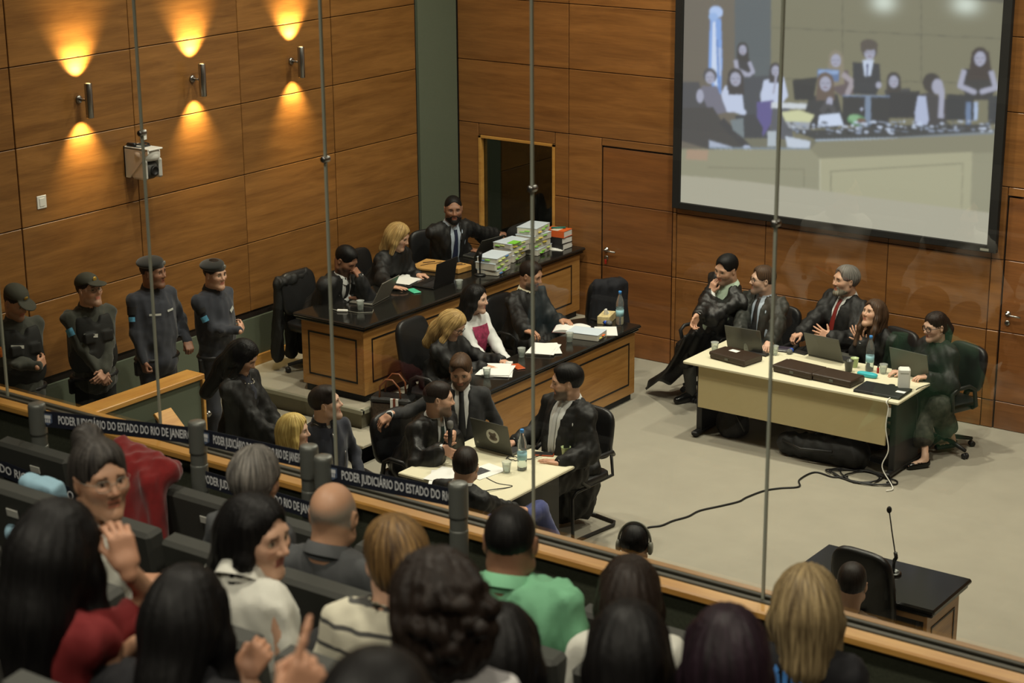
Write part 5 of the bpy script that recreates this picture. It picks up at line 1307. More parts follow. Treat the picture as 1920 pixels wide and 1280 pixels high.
build_person('young woman in round dark glasses with tied-back hair at the right end of the table', J, 'pale', ('tied', 'dark', {'len': 0.26, 't': 0.008}), dict(kind='robe', mat=M_ROBE, lap=False, legs='skirt', leg_mat=mat('floral_skirt', srgb(58, 58, 50), 0.8, noise=0.9, nscale=(16, 16, 16)), shoe='pump'), dict(), {'r': dict(d=fdir(225), n=UP, pose='relax'), 'l': dict(d=fdir(225), n=UP, pose='relax')}, extras=[glasses(M_FRAME, 0.025, 0.003), earrings(M_SILV, hoop=True)])
# ------------------------------------------------------------------ public gallery: seats
ROWZ = {0: 1.72, 1: 2.10, 2: 2.50, 3: 2.90, 4: 3.30}
ROWB = {0: 5.74, 1: 4.68, 2: 3.60, 3: 2.54, 4: 1.48}     # y of the top edge of the seat backs
M_PLAQ = mat('seat_plaque', srgb(196, 196, 188), 0.5)
proto = thing('gallery_seat', 'x', 'seat')
MB().box((-0.255, 0, 0), (0.255, 0.09, 0.56), 0.016).xf(rotx(0.14), (0, 0.0, 0.335)).build('backrest', M_SEAT, proto)
superell(MB(), (0, 0.30, 0.42), (0.235, 0.24, 0.05), 0.35, 0.35).build('seat_cushion', M_SEAT, proto, True)
for s_ in (-1, 1):
    MB().box((s_*0.278-0.022, 0.02, 0.56), (s_*0.278+0.022, 0.40, 0.60), 0.012).build('armrest', M_BLACK, proto)
    MB().box((s_*0.278-0.015, 0.08, 0), (s_*0.278+0.015, 0.30, 0.56)).build('side_support', M_BLACKM, proto)
MB().box((-0.035, -0.005, -0.018), (0.035, 0.0, 0.018), 0.002).xf(rotx(0.14), (0.03, -0.068, 0.80)).build('number_plaque', M_PLAQ, proto)
SEATS = [(0, -8.15, 'farthest to the left'), (0, -7.57, 'second from the left'), (0, -6.99, 'behind the leftmost barrier post'), (0, -6.41, 'left of the red coat'), (0, -5.83, 'under the red coat'), (0, -5.25, 'behind the paired barrier posts'), (0, -4.67, 'beyond the bald man'), (0, -4.09, 'beside the last barrier post'), (0, -3.51, 'beyond the man in green'), (0, -2.93, 'left of the ash blonde woman'), (0, -2.35, 'beyond the ash blonde woman'),
         (1, -5.85, 'draped with a pale blue cloth'), (1, -5.28, 'left of the grey-haired spectator'), (1, -4.71, 'of the grey-haired spectator'), (1, -4.14, 'of the bald man'), (1, -3.40, 'of the man in the green shirt'), (1, -2.83, 'of the woman in a white sleeve'), (1, -2.26, 'of the ash blonde woman'),
         (2, -4.87, 'at the left edge of the picture'), (2, -4.30, 'of the woman with the bun'), (2, -3.72, 'of the woman in the white blouse'), (2, -3.12, 'of the woman in the striped sweater'), (2, -2.52, 'of the black-haired spectator beside the curly hair'), (2, -1.95, 'of the plum-haired spectator'),
         (3, -3.55, 'of the long-haired woman in red'), (3, -2.97, 'of the girl with straight black hair'), (3, -2.40, 'of the curly-haired spectator'), (4, -1.75, 'at the bottom edge of the picture')]
ORD = {0: 'front row', 1: 'second row', 2: 'third row', 3: 'fourth row', 4: 'fifth row'}
for k, (r, x, txt) in enumerate(SEATS):
    o = proto if k == 0 else copy_tree(proto)
    o.location = (x, ROWB[r]-0.015, ROWZ[r]); o['label'] = 'dark gallery seat, %s, %s' % (ORD[r], txt); o['category'] = 'seat'; o['group'] = 'gallery seats'

# ------------------------------------------------------------------ public gallery: spectators
def A(label, px, y, row, look, body, sex='f', s=0.97, lean=0.04, lw=None, rw=None, **k):
    h = aty(px[0], px[1], y); zf = ROWZ[row]
    hip = np.array([*(h-fdir(body)*lean)[:2], zf+0.52])
    hip[1] = max(min(hip[1], ROWB[row]+0.34), ROWB[row]+0.22)
    J = figure(h, look, body, hip, sex, s, zf, False, lw, rw, k.pop('lpole', None), k.pop('rpole', None), build=k.pop('build', 1.0), drop=k.pop('drop', 0.130), neck_back=k.pop('nb', 0.06))
    k.setdefault('res', 0.018); k.setdefault('hres', 0.0075)
    if k.get('hair'): k['hair'][2].setdefault('res', 0.0085)
    return build_person(label, J, **k)
NOH = {'l': None, 'r': None}
M_GREYJ = mat('grey_jacket', srgb(74, 76, 78), 0.85); M_GREEN = mat('mint_green_shirt', srgb(116, 176, 138), 0.8, bump=0.2, nscale=(14, 14, 14)); M_BLOUSE = mat('white_blouse', srgb(206, 206, 196), 0.8, bump=0.25, nscale=(12, 12, 12))
M_REDTOP = mat('dark_red_top', srgb(112, 26, 28), 0.85); M_BLKTOP = mat('black_top', srgb(22, 22, 26), 0.85); M_CREAMTOP = mat('cream_top', srgb(216, 206, 180), 0.8)
def striped(name, base, line, freq, axis_z=True):
    m = bpy.data.materials.new(name); m.use_nodes = True; nt = m.node_tree; bs = nt.nodes['Principled BSDF']; bs.inputs['Roughness'].default_value = 0.85
    tc = nt.nodes.new('ShaderNodeTexCoord'); sp_ = nt.nodes.new('ShaderNodeSeparateXYZ'); nt.links.new(tc.outputs['Object'], sp_.inputs[0])
    mu = nt.nodes.new('ShaderNodeMath'); mu.operation = 'MULTIPLY'; mu.inputs[1].default_value = freq; nt.links.new(sp_.outputs[2], mu.inputs[0])
    fr = nt.nodes.new('ShaderNodeMath'); fr.operation = 'FRACT'; nt.links.new(mu.outputs[0], fr.inputs[0])
    gt = nt.nodes.new('ShaderNodeMath'); gt.operation = 'LESS_THAN'; gt.inputs[1].default_value = 0.2; nt.links.new(fr.outputs[0], gt.inputs[0])
    mx = nt.nodes.new('ShaderNodeMix'); mx.data_type = 'RGBA'; nt.links.new(gt.outputs[0], mx.inputs['Factor']); mx.inputs[6].default_value = base; mx.inputs[7].default_value = line
    nt.links.new(mx.outputs[2], bs.inputs['Base Color']); return m
M_STRIPE = striped('striped_sweater', srgb(204, 200, 180), srgb(74, 74, 72), 15.0)
M_GRID = striped('lined_white_top', srgb(206, 204, 204), srgb(130, 128, 128), 9.0)
top = lambda m, **k: dict(dict(kind='top', mat=m, loose=0.01, leg_mat=M_TROUS, fold=0.007), **k)
# second row, nearest the glass
A('grey-haired spectator seen from behind in front of the barrier belts', (478, 905), 4.86, 1, (108, -8, 0), 95, skin='tan', hair=('short', 'salt', {'t': 0.020, 'amp': 0.004}), outfit=top(M_GREYJ), hands=NOH)
A('bald man with cropped grey hair seen from behind in a grey jacket', (625, 968), 4.84, 1, (112, -6, 0), 100, 'm', 1.0, skin='tan', hair=None, outfit=dict(kind='suit', mat=M_GREYJ, collar=M_GREYJ), face=dict(scalp=(0.22, 0.21, 0.18), scalp_amt=0.8, scalp_top=0.085), hands=NOH, hres=0.005)
A('balding man seen from behind in a mint green collared shirt', (957, 1018), 4.82, 1, (116, -8, 0), 108, 'm', 1.04, lean=0.12, skin='brown', hair=('crop', 'black', {'t': 0.004}), outfit=top(M_GREEN, collar=M_GREEN, loose=0.022, fold=0.010), face=dict(scalp=(0.02, 0.014, 0.01), scalp_amt=0.85), hands=NOH, hres=0.005, build=1.2)
A('dark-haired woman seen from behind with one white sleeve showing', (1180, 1118), 4.80, 1, (120, -8, 0), 108, skin='light', hair=('long', 'dark', {'len': 0.20, 't': 0.016}), outfit=top(M_BLOUSE), hands=NOH)
def handprints(root, org, J, hs):
    T = Sdf(); torso_prims(T, J, 0.030, k=0.07); M_BP = mat('blue_hand_print', srgb(74, 138, 214), 0.8)
    for k, (dx, t0, rot) in enumerate(((-0.12, 0.90, 0.55), (-0.02, 0.84, -0.1))):
        c0 = J.hip+(J.N-J.hip)*t0+J.r*dx; ux, uz = J.r*math.cos(rot)+J.t*math.sin(rot), -J.r*math.sin(rot)+J.t*math.cos(rot)
        quads = [((-0.035, -0.05), (0.035, -0.05), (0.038, 0.01), (-0.038, 0.01))]
        for i, (x, l) in enumerate(((-0.030, 0.055), (-0.010, 0.068), (0.011, 0.064), (0.031, 0.048))): quads.append(((x-0.008, 0.016), (x+0.008, 0.016), (x*1.35+0.008, 0.016+l), (x*1.35-0.008, 0.016+l)))
        quads.append(((0.040, -0.03), (0.040, -0.012), (0.085, 0.022), (0.09, 0.006)))
        vv = []; ff = []
        for qd in quads:
            n0 = len(vv)
            for (a, b_) in qd:
                p = c0+ux*a+uz*b_; d = np.linspace(0.34, 0, 140); D = T.eval(p[None]-J.f[None]*d[:, None]); kk = int(np.argmax(D < 0.008)); vv.append(p-J.f*d[kk]-org)
            ff.append((n0, n0+1, n0+2, n0+3))
        MB().add(vv, ff).build('hand_print', M_BP, root)
A('ash blonde woman seen from behind in a black top with blue hand prints', (1512, 1140), 4.84, 1, (118, -6, 0), 104, skin='light', hair=('bob', 'ash', {'len': 0.15, 't': 0.018, 'res': 0.006, 'amp': 0.004}), outfit=top(M_BLKTOP, loose=0.014), hands=NOH, extras=[handprints])
# third row
h = aty(185, 888, 3.86)
A('woman with dark hair in a bun turning her head, mouth open', (188, 898), 3.86, 2, (-18, 4, 0), 50, s=0.97, drop=0.16, skin='tan', hair=('bun', 'dgrey', {'t': 0.012, 'res': 0.006}), outfit=top(M_BLOUSE), face=dict(mouth=0.004), hres=0.0042, rw=aty(262, 1088, 3.98), hands={'r': dict(d=np.array([0.75, 0.6, 0.05]), n=UP, pose='relax'), 'l': None}, extras=[glasses(M_GPLAS, 0.023, 0.0009)])
A('young woman in a white blouse with long black hair in profile', (480, 1004), 3.86, 2, (6, -4, 0), 84, skin='light', hair=('long', 'black', {'len': 0.26, 't': 0.010, 'front': 0.12, 'fy': -0.03, 'res': 0.006, 'w': 0.072}), outfit=top(M_BLOUSE, collar=M_BLOUSE, loose=0.016, fold=0.009), face=dict(lips=(0.30, 0.07, 0.06)), hands=NOH, hres=0.0042)
A('woman with streaked brown ponytail in a striped cream sweater', (742, 1052), 3.84, 2, (146, -4, 0), 110, skin='light', hair=('pony', 'streak', {'len': 0.24, 't': 0.016, 'sx': 0.02, 'res': 0.006}), outfit=top(M_STRIPE, loose=0.018), hands=NOH, hres=0.005, build=1.1)
A('spectator with voluminous dark curly hair in a white lined top', (815, 1142), 2.92, 3, (150, -10, 0), 120, s=0.94, skin='tan', hair=('curly', 'dark', {'res': 0.0075, 'amp': 0.006}), outfit=top(M_GRID), hands=NOH)
A('black-haired spectator seen from above between the curly hair and the green shirt', (938, 1226), 3.52, 2, (118, -14, 0), 105, skin='light', hair=('long', 'black', {'len': 0.24, 't': 0.010, 'w': 0.075}), outfit=top(M_BLKTOP), hands=NOH, build=0.9)
A('spectator with glossy straight black hair in front of the white sleeve', (1178, 1226), 3.56, 2, (118, -12, 0), 105, skin='light', hair=('long', 'black', {'len': 0.32, 't': 0.012, 'w': 0.078}), outfit=top(M_BLKTOP), hands=NOH, build=0.92)
A('spectator with plum dark hair at the bottom right of the seats', (1362, 1238), 3.56, 2, (122, -12, 0), 108, skin='light', hair=('long', 'plum', {'len': 0.26, 't': 0.012, 'w': 0.078}), outfit=top(M_BLKTOP), hands=NOH)
# fourth row
A('woman in a dark red top with very long black hair, forearm raised', (110, 1036), 2.90, 3, (102, -10, 0), 92, skin='tan', s=1.0, hair=('long', 'black', {'len': 0.42, 't': 0.013, 'w': 0.090, 'front': 0.36}), outfit=top(M_REDTOP, sleeve=0.5), rw=aty(238, 1062, 2.98), rpole=np.array([-0.3, 0.7, -1.0]), hands={'r': dict(d=np.array([-0.35, 0.1, 1.0]), n=np.array([0.9, -0.4, 0.2]), pose='pinch'), 'l': None}, hres=0.005)
A('girl with straight black hair, hands held up beside the white blouse', (350, 1160), 2.92, 3, (108, -12, 0), 100, skin='tan', hair=('long', 'black', {'len': 0.40, 't': 0.010, 'w': 0.070, 'front': 0.34}), outfit=top(M_BLKTOP, sleeve=0.4), rw=aty(455, 1262, 3.02), lw=aty(265, 1200, 2.95), hands={'r': dict(d=np.array([0.3, 0.5, 0.6]), n=np.array([0.6, -0.7, 0.3]), pose='fist'), 'l': None})
A('black-haired spectator in a cream top at the bottom edge', (705, 1385), 1.95, 4, (118, -14, 0), 108, skin='light', hair=('short', 'black', {'t': 0.016}), outfit=top(M_CREAMTOP, loose=0.03), hands=NOH)
# fifth row, below the picture: only a raised hand shows
h4 = np.array([-2.55, 1.80, 4.25])
A('spectator below the picture edge whose raised pointing hand shows', (400, 1500), 1.95, 4, (110, -5, 0), 100, 'm', 1.0, skin='tan', hair=('short', 'dark', {}), outfit=top(M_BLKTOP), rw=aty(548, 1262, 2.36), hands={'r': dict(d=np.array([0.15, 0.45, 0.75]), n=np.array([0.75, -0.55, 0.2]), pose='point'), 'l': None})
# ------------------------------------------------------------------ coat and cloth over seats
S_ = Sdf(); cx, cy, cz = -5.72, 5.70, 2.52
c0 = aty(282, 858, 5.70)
S_.cap((c0[0]-0.16, 5.68, c0[2]), (c0[0]+0.12, 5.68, c0[2]-0.03), 0.075, 0.075, k=0.05)
S_.cap((c0[0]-0.15, 5.60, c0[2]-0.05), (c0[0]-0.17, 5.48, c0[2]-0.95), 0.075, 0.095, k=0.06); S_.cap((c0[0]+0.12, 5.60, c0[2]-0.06), (c0[0]+0.16, 5.48, c0[2]-0.97), 0.075, 0.10, k=0.06)
S_.cap((c0[0]-0.02, 5.60, c0[2]-0.06), (c0[0]-0.02, 5.47, c0[2]-0.97), 0.09, 0.12, k=0.06); S_.cap((c0[0]+0.06, 5.50, c0[2]+0.0), (c0[0]+0.03, 5.36, c0[2]-0.6), 0.012, 0.018, k=0.03, op='s')
v, q = S_.mesh(0.014); v = folds(v, normals(v, q), 0.012, 5, 6.0)
tag(np_obj('red_coat', v, q, mat('red_wool', srgb(118, 15, 16), 0.9, sheen=0.3, noise=0.15, nscale=(30, 30, 30)), None), 'dark red coat draped over a front row gallery seat', 'coat')
S_ = Sdf(); c0 = aty(92, 905, 4.75); S_.box((c0[0], 4.74, c0[2]-0.10), (0.11, 0.05, 0.14), rotx(0.25), rnd=0.03, k=0.03); S_.cap((c0[0]-0.08, 4.62, c0[2]-0.2), (c0[0]+0.08, 4.62, c0[2]-0.22), 0.05, 0.05, k=0.05)
v, q = S_.mesh(0.012); v = folds(v, normals(v, q), 0.006, 3, 6.0)
tag(np_obj('blue_cloth', v, q, mat('pale_blue_cloth', srgb(142, 178, 196), 0.9), None), 'pale blue cloth over the seat left of the bun-haired woman', 'cloth')
c0 = aty(270, 1100, 3.98)
nb = thing('red_notebook', 'red covered notebook in the hand of the bun-haired woman', 'notebook', c0-UP*0.03)
Rn = rotz(0.7)@rotx(0.35)
MB().box((-0.10, -0.07, 0), (0.10, 0.07, 0.008), 0.002).xf(Rn).build('cover', mat('red_cover', srgb(170, 62, 52), 0.6), nb); MB().box((-0.097, -0.068, -0.006), (0.097, 0.066, 0)).xf(Rn).build('pages', M_WHITE, nb)
# ------------------------------------------------------------------ barrier posts and printed belts
M_BELT = mat('navy_belt', srgb(22, 27, 42), 0.7); M_LETTER = mat('belt_lettering', srgb(226, 228, 230), 0.7); M_EMB = mat('belt_emblem', srgb(84, 98, 124), 0.7)
M_POST = mat('post_steel', srgb(112, 115, 110), 0.34, metal=0.35)
PT = 1.045
posts = {'a': (-7.16, 5.86, 'left edge of the picture'), 'b': (-6.30, 6.12, 'beside the red coat'), 'c': (-5.62, 6.17, 'left one of the close pair'), 'd': (-5.47, 6.10, 'right one of the close pair'), 'e': (-4.75, 6.18, 'beyond the green shirt')}
PO = {}
for k, (x, y, txt) in posts.items():
    t = thing('barrier_post', 'steel belt barrier post, '+txt, 'barrier post', (x, y, 1.72), group='belt barrier posts')
    MB().lathe([(0.15, 0), (0.15, 0.012), (0.13, 0.022), (0.04, 0.03)], n=24).build('foot_disc', M_BLACK, t, True)
    MB().lathe([(0.041, 0.02), (0.041, 0.03), (0.041, PT-0.11), (0.041, PT-0.10)], n=24).build('tube', M_POST, t, True)
    MB().lathe([(0.0405, PT-0.162), (0.0445, PT-0.160), (0.0445, PT-0.150), (0.0445, PT-0.02), (0.0445, PT-0.012), (0.041, PT), (0.039, PT+0.001), (0.012, PT+0.001)], n=24).build('belt_head', M_POST, t, True)
    MB().lathe([(0.0405, PT-0.362), (0.0435, PT-0.36), (0.0435, PT-0.35), (0.0435, PT-0.23), (0.0435, PT-0.22), (0.0405, PT-0.218)], n=24).build('lower_belt_head', M_POST, t, True)
    PO[k] = t
def belt_between(k0, p0, p1, hgt=0.085, text=None, emblem=True, start=0.12):
    t = PO[k0]; o = np.array(t.location); a, b_ = np.array(p0)-o, np.array(p1)-o
    d = b_-a; L = np.linalg.norm(d); u = d/L; n = unit(np.cross(u, UP)); up = np.cross(n, u); up = up if up[2] > 0 else -up
    if n@(np.array([0, 0, CAM_H])-np.array(p0)) < 0: n = -n
    bm = MB(); vv = []
    for s_ in (-1, 1):
        for q_ in (a, b_):
            for w_ in (-1, 1): vv.append(q_+up*hgt/2*w_+n*0.0012*s_)
    bm.add(vv, [(0, 2, 3, 1), (4, 5, 7, 6), (0, 4, 6, 2), (1, 3, 7, 5), (0, 1, 5, 4), (2, 6, 7, 3)])
    be = bm.build('belt', M_BELT, t)
    e1 = u if (u@CR) > 0 else -u; st = a if (u@CR) > 0 else b_
    e3 = np.cross(e1, up)
    Mx = Matrix(((e1[0], up[0], e3[0], 0), (e1[1], up[1], e3[1], 0), (e1[2], up[2], e3[2], 0), (0, 0, 0, 1)))
    if text:
        me = text_mesh(text, 0.062, 0.0004, bold=0.0008)
        w = max(v.co.x for v in me.vertices); tgt = L-start-0.03
        sx = min(tgt/w, 1.35)
        for v in me.vertices: v.co.x *= sx
        me.materials.append(M_LETTER); tx = link('lettering', me, be); tx.matrix_local = Matrix.Translation(Vector(st+e1*start+n*0.003))@Mx
    if emblem:
        m = MB(); s2 = 0.026
        m.add([(-s2, -s2*0.6, 0), (0, -s2*1.25, 0), (s2, -s2*0.6, 0), (s2, s2*1.1, 0), (-s2, s2*1.1, 0)], [(0, 1, 2, 3, 4)])
        m.add([(-s2*0.7, s2*0.1, 0.0006), (s2*0.7, s2*0.1, 0.0006), (s2*0.7, s2*0.8, 0.0006), (-s2*0.7, s2*0.8, 0.0006)], [(0, 1, 2, 3)], 1)
        for xx in (-0.4, 0.0, 0.4): m.add([(s2*(xx-0.12), -s2*0.7, 0.0006), (s2*(xx+0.12), -s2*0.7, 0.0006), (s2*(xx+0.12), s2*0.0, 0.0006), (s2*(xx-0.12), s2*0.0, 0.0006)], [(0, 1, 2, 3)], 1)
        e = m.build('emblem', [M_EMB, M_LETTER], be); e.matrix_local = Matrix.Translation(Vector(st+e1*(start*0.5)+n*0.003))@Mx
T1 = 'PODER JUDICIÁRIO DO ESTADO DO RIO DE JANEIRO'
z1, z2 = 1.72+PT-0.075, 1.72+PT-0.29
pp = lambda k, z: (posts[k][0], posts[k][1], z)
belt_between('a', pp('a', z1), pp('b', z1), text=T1)
belt_between('b', pp('b', z1), pp('c', z1), text=T1, start=0.10)
belt_between('d', pp('d', z1), pp('e', z1), text='PODER JUDICIÁRIO DO ESTADO DO RIO', start=0.10)
belt_between('b', pp('b', z2), pp('d', z2), text=T1, emblem=False, start=0.03)
belt_between('a', (-8.3, 5.74, z2+0.01), (-6.62, 5.62, z2-0.02), text=T1, emblem=False, start=0.10)
# ------------------------------------------------------------------ chairs in use
CH = [('black office chair of the man with a hand on his mouth at the upper desk', (-11.48, 12.80, DAIS), -4), ('black office chair of the woman with the blonde bob', (-11.56, 13.76, DAIS), -2), ('black office chair of the bearded man at the far end of the dais', (-11.52, 14.76, DAIS), -22),
      ('black leather office chair of the blonde woman in glasses', (-9.98, 12.70, 0), 0), ('black office chair of the woman in the white shirt', (-10.10, 13.31, 0), -6), ('black office chair of the robed man next to the woman in white', (-10.17, 14.25, 0), -4),
      ('black office chair of the man with the microphone', (-8.82, 10.93, 0), -4), ('black office chair of the man with the black tie', (-8.78, 11.46, 0), -50),
      ('black office chair of the man in the navy bomber jacket', (-8.93, 10.05, 0), -15), ('black office chair of the blonde woman beside the navy jacket', (-9.02, 9.67, 0), 20),
      ('black office chair of the man seen from behind in blue trousers', (-7.44, 9.72, 0), 95),
      ('black office chair of the man leaning with hand on mouth', (-8.55, 15.20, 0), 248), ('black office chair of the man in glasses at the right table', (-8.02, 15.22, 0), 262), ('black office chair of the white-bearded man', (-7.42, 15.46, 0), 252),
      ('black office chair of the young woman looking up', (-6.80, 15.12, 0), 250), ('black office chair on castors of the woman in round glasses', (-6.12, 15.02, 0), 248),
      ('black leather chair behind the small witness desk', (*(at(1614, 1052, 1.02)+fdir(84)*0.30)[:2], 0), 84), ('black office chair of the man with the headset', (-5.76, 9.22, 0), 100), ('black office chair of the man with the fade haircut', (-4.37, 9.42, 0), 95)]
for lab, loc, rz in CH:
    bh = 0.58 if 'leather' in lab else 0.42
    office_chair(lab, loc, math.radians(rz), 'black office chairs', arms='upper' not in lab, back_h=bh)
cantilever_chair('black cantilever chair of the bearded man with the silver tie', (-7.80, 11.62, 0), math.radians(262))
# chair with a jacket hung over it, near the lower desk
jc = (-9.93, 15.22, 0)
office_chair('black office chair carrying a dark navy jacket', jc, math.radians(150), 'black office chairs', arms=False)
S_ = Sdf(); f_, r_ = fdir(150), rdir(150); b0 = np.array(jc)-f_*0.29
S_.cap(b0+r_*0.12+UP*0.98, b0-r_*0.12+UP*0.98, 0.06, 0.06, k=0.05)
for x in (-1, 1):
    S_.cap(b0+r_*x*0.14+UP*0.95, b0+r_*x*0.17-f_*0.02+UP*0.42, 0.06, 0.07, k=0.05); S_.cap(b0+r_*x*0.06-f_*0.03+UP*0.95, b0+r_*x*0.07-f_*0.05+UP*0.38, 0.06, 0.07, k=0.05)
S_.cap(b0-f_*0.12+UP*0.86, b0-f_*0.14+UP*0.40, 0.016, 0.024, k=0.02, op='s'); S_.box(b0+f_*0.02+UP*0.62, (0.2, 0.035, 0.24), np.stack([r_, f_, UP], 1), rnd=0.02, k=0.02, op='s')
v, q = S_.mesh(0.014); v = folds(v, normals(v, q), 0.007, 4, 7.0)
tag(np_obj('navy_jacket', v, q, mat('black_navy_cloth', srgb(20, 21, 28), 0.85), None), 'dark navy jacket hung over a chair back beside the lower desk', 'jacket')
S_ = Sdf(); b0 = np.array((-11.76, 12.78, DAIS))
S_.cap(b0+np.array([0, -0.18, 0.86]), b0+np.array([0, 0.18, 0.88]), 0.06, 0.06, k=0.05)
for y in (-0.17, 0.0, 0.15): S_.cap(b0+np.array([-0.02, y, 0.84]), b0+np.array([-0.03, y*1.1-0.03, 0.14]), 0.065, 0.07, k=0.05)
S_.box(b0+np.array([0.07, 0, 0.5]), (0.05, 0.20, 0.32), rnd=0.02, k=0.02, op='s')
v, q = S_.mesh(0.016); v = folds(v, normals(v, q), 0.009, 6, 7.0)
tag(np_obj('hung_robe', v, q, M_ROBE, None), 'black robe hung over the chair at the near end of the upper desk', 'robe')
# ------------------------------------------------------------------ things on the tables
M_PET = mat('clear_plastic', (0.9, 0.95, 0.95, 1), 0.08, trans=0.92, ior=1.15); M_WATER = mat('water', (0.85, 0.93, 0.93, 1), 0.02, trans=0.95, ior=1.33)
M_CUP = mat('translucent_cup', (0.86, 0.9, 0.86, 1), 0.25, trans=0.75, ior=1.1); M_CUPG = mat('pale_green_cup', srgb(196, 214, 160), 0.35, trans=0.3)
M_BCAP = mat('blue_cap', srgb(66, 138, 210), 0.4); M_LABEL = mat('bottle_label', srgb(150, 196, 208), 0.5)
M_KEYS = mat('keyboard_keys', srgb(34, 34, 36), 0.6, noise=0.4, nscale=(60, 60, 60)); M_LAPG = mat('grey_laptop', srgb(86, 86, 80), 0.4, metal=0.3); M_LAPS = mat('silver_laptop', srgb(150, 148, 138), 0.38, metal=0.4); M_SCR = mat('laptop_screen', srgb(56, 66, 84), 0.2, emit=0.5)
def laptop(label, loc, yaw, lid=112, m=M_BLACK, w=0.35, d=0.24, sticker=False, closed=False):
    """user sits on the -x side looking along +x; the lid hinges on the far edge"""
    t = thing('laptop', label, 'laptop', loc, math.radians(yaw))
    MB().box((-d/2, -w/2, 0), (d/2, w/2, 0.016), 0.004).build('base', m, t)
    if closed:
        MB().box((-d/2, -w/2, 0.017), (d/2, w/2, 0.024), 0.003).build('lid', m, t); return t
    MB().box((-d*0.12, -w*0.45, 0.016), (d*0.42, w*0.45, 0.018)).build('keyboard', M_KEYS, t); MB().box((-d*0.42, -0.05, 0.016), (-d*0.18, 0.05, 0.0172)).build('touchpad', m, t)
    a = math.radians(lid); R = roty(-(a-PI))  # lid direction
    u = np.array([-math.cos(a), 0, math.sin(a)]); h = np.array([d/2, 0, 0.016])
    ex = -np.array([math.cos(PI-a), 0, 0])
    L = d*0.97
    dirv = np.array([math.cos(PI-a), 0, math.sin(PI-a)]); nrm = np.array([-math.sin(PI-a), 0, math.cos(PI-a)])
    B3 = np.stack([dirv, np.array([0, 1.0, 0]), nrm], 1)
    MB().box((0, -w/2, -0.004), (L, w/2, 0.004), 0.003).xf(B3, h).build('lid', m, t)
    MB().box((0.012, -w/2+0.010, 0.004), (L-0.010, w/2-0.010, 0.0052)).xf(B3, h).build('screen', M_SCR, t)
    if sticker:
        st = MB().lathe([(0.001, 0), (0.062, 0), (0.062, 0.0008), (0.001, 0.0008)], n=28).xf(rotx(PI)).xf(None, (L*0.52, 0.02, -0.0045)).xf(B3, h).build('round_sticker', mat('white_sticker', srgb(206, 206, 198), 0.6), t)
        fg = MB()
        for (x, y, rx, ry) in ((0.0, 0.0, 0.030, 0.026), (0.02, -0.022, 0.016, 0.014), (0.018, 0.024, 0.018, 0.013), (-0.018, 0.004, 0.022, 0.040)): fg.add([(x+rx*math.cos(a_), y+ry*math.sin(a_), 0) for a_ in np.linspace(0, 2*PI, 14, endpoint=False)], [tuple(range(14))])
        fg.xf(None, (L*0.52, 0.02, -0.0062)).xf(B3, h).build('sticker_drawing', mat('sticker_ink', srgb(112, 100, 92), 0.7), st)
        MB().box((0.03, -w/2+0.03, -0.0048), (0.05, -w/2+0.05, -0.0042)).xf(B3, h).build('corner_mark', M_GPLAS, t)
    return t
def bottle(label, loc, s=1.0, fill=0.55):
    t = thing('water_bottle', label, 'bottle', loc)
    pr = [(0.030, 0), (0.036, 0.006), (0.037, 0.05), (0.034, 0.06), (0.037, 0.07), (0.037, 0.15), (0.034, 0.155), (0.037, 0.165), (0.036, 0.21), (0.024, 0.26), (0.013, 0.285), (0.013, 0.305)]
    MB().lathe([(r*s, z*s) for r, z in pr], n=20).build('plastic_body', M_PET, t, True)
    MB().lathe([(0.028*s, 0.004*s), (0.034*s, 0.01*s), (0.0345*s, 0.31*fill*s)], n=18).build('water', M_WATER, t, True)
    MB().lathe([(0.0155*s, 0.298*s), (0.0155*s, 0.322*s), (0.013*s, 0.324*s)], n=16).build('cap', M_BCAP, t, True)
    MB().lathe([(0.0376*s, 0.085*s), (0.0378*s, 0.145*s)], n=20).build('label_band', M_LABEL, t, True)
    return t
def cup(label, loc, m=None, s=1.0):
    pr = [(0.024, 0.0), (0.0255, 0.002), (0.036, 0.084), (0.038, 0.086), (0.0355, 0.086), (0.0245, 0.006), (0.001, 0.005)]
    t = thing('plastic_cup', label, 'cup', loc, group='plastic cups')
    MB().lathe([(r*s, z*s) for r, z in pr], n=18).build('cup_wall', m or M_CUP, t, True)
    MB().lathe([(0.001, 0.006*s), (0.0245*s, 0.006*s), (0.029*s, 0.04*s), (0.001, 0.04*s)], n=16).build('water', M_WATER, t, True)
    return t
def sheets(label, loc, yaw, w=0.21, l=0.297, n=1, seed=0, cat='papers', m=None, thick=0.004):
    r = random.Random(seed); t = thing('paper_sheets' if n > 1 else 'paper_sheet', label, cat, loc, math.radians(yaw))
    for i in range(n):
        R = rotz(r.uniform(-0.25, 0.25) if n > 1 else 0); o_ = (r.uniform(-0.03, 0.03)*(n > 1), r.uniform(-0.03, 0.03)*(n > 1), i*thick)
        MB().box((-w/2, -l/2, 0), (w/2, l/2, thick*0.9)).xf(R, o_).build('sheet', m or M_WHITE, t)
    return t
M_STICK = {'green': mat('green_tab', srgb(122, 196, 62), 0.7), 'yellow': mat('yellow_tab', srgb(222, 206, 80), 0.7), 'blue': mat('blue_tab', srgb(52, 120, 190), 0.7), 'orange': mat('orange_tab', srgb(226, 110, 40), 0.7), 'red': mat('red_tab', srgb(190, 46, 40), 0.7), 'lime': mat('lime_tab', srgb(196, 214, 120), 0.7)}
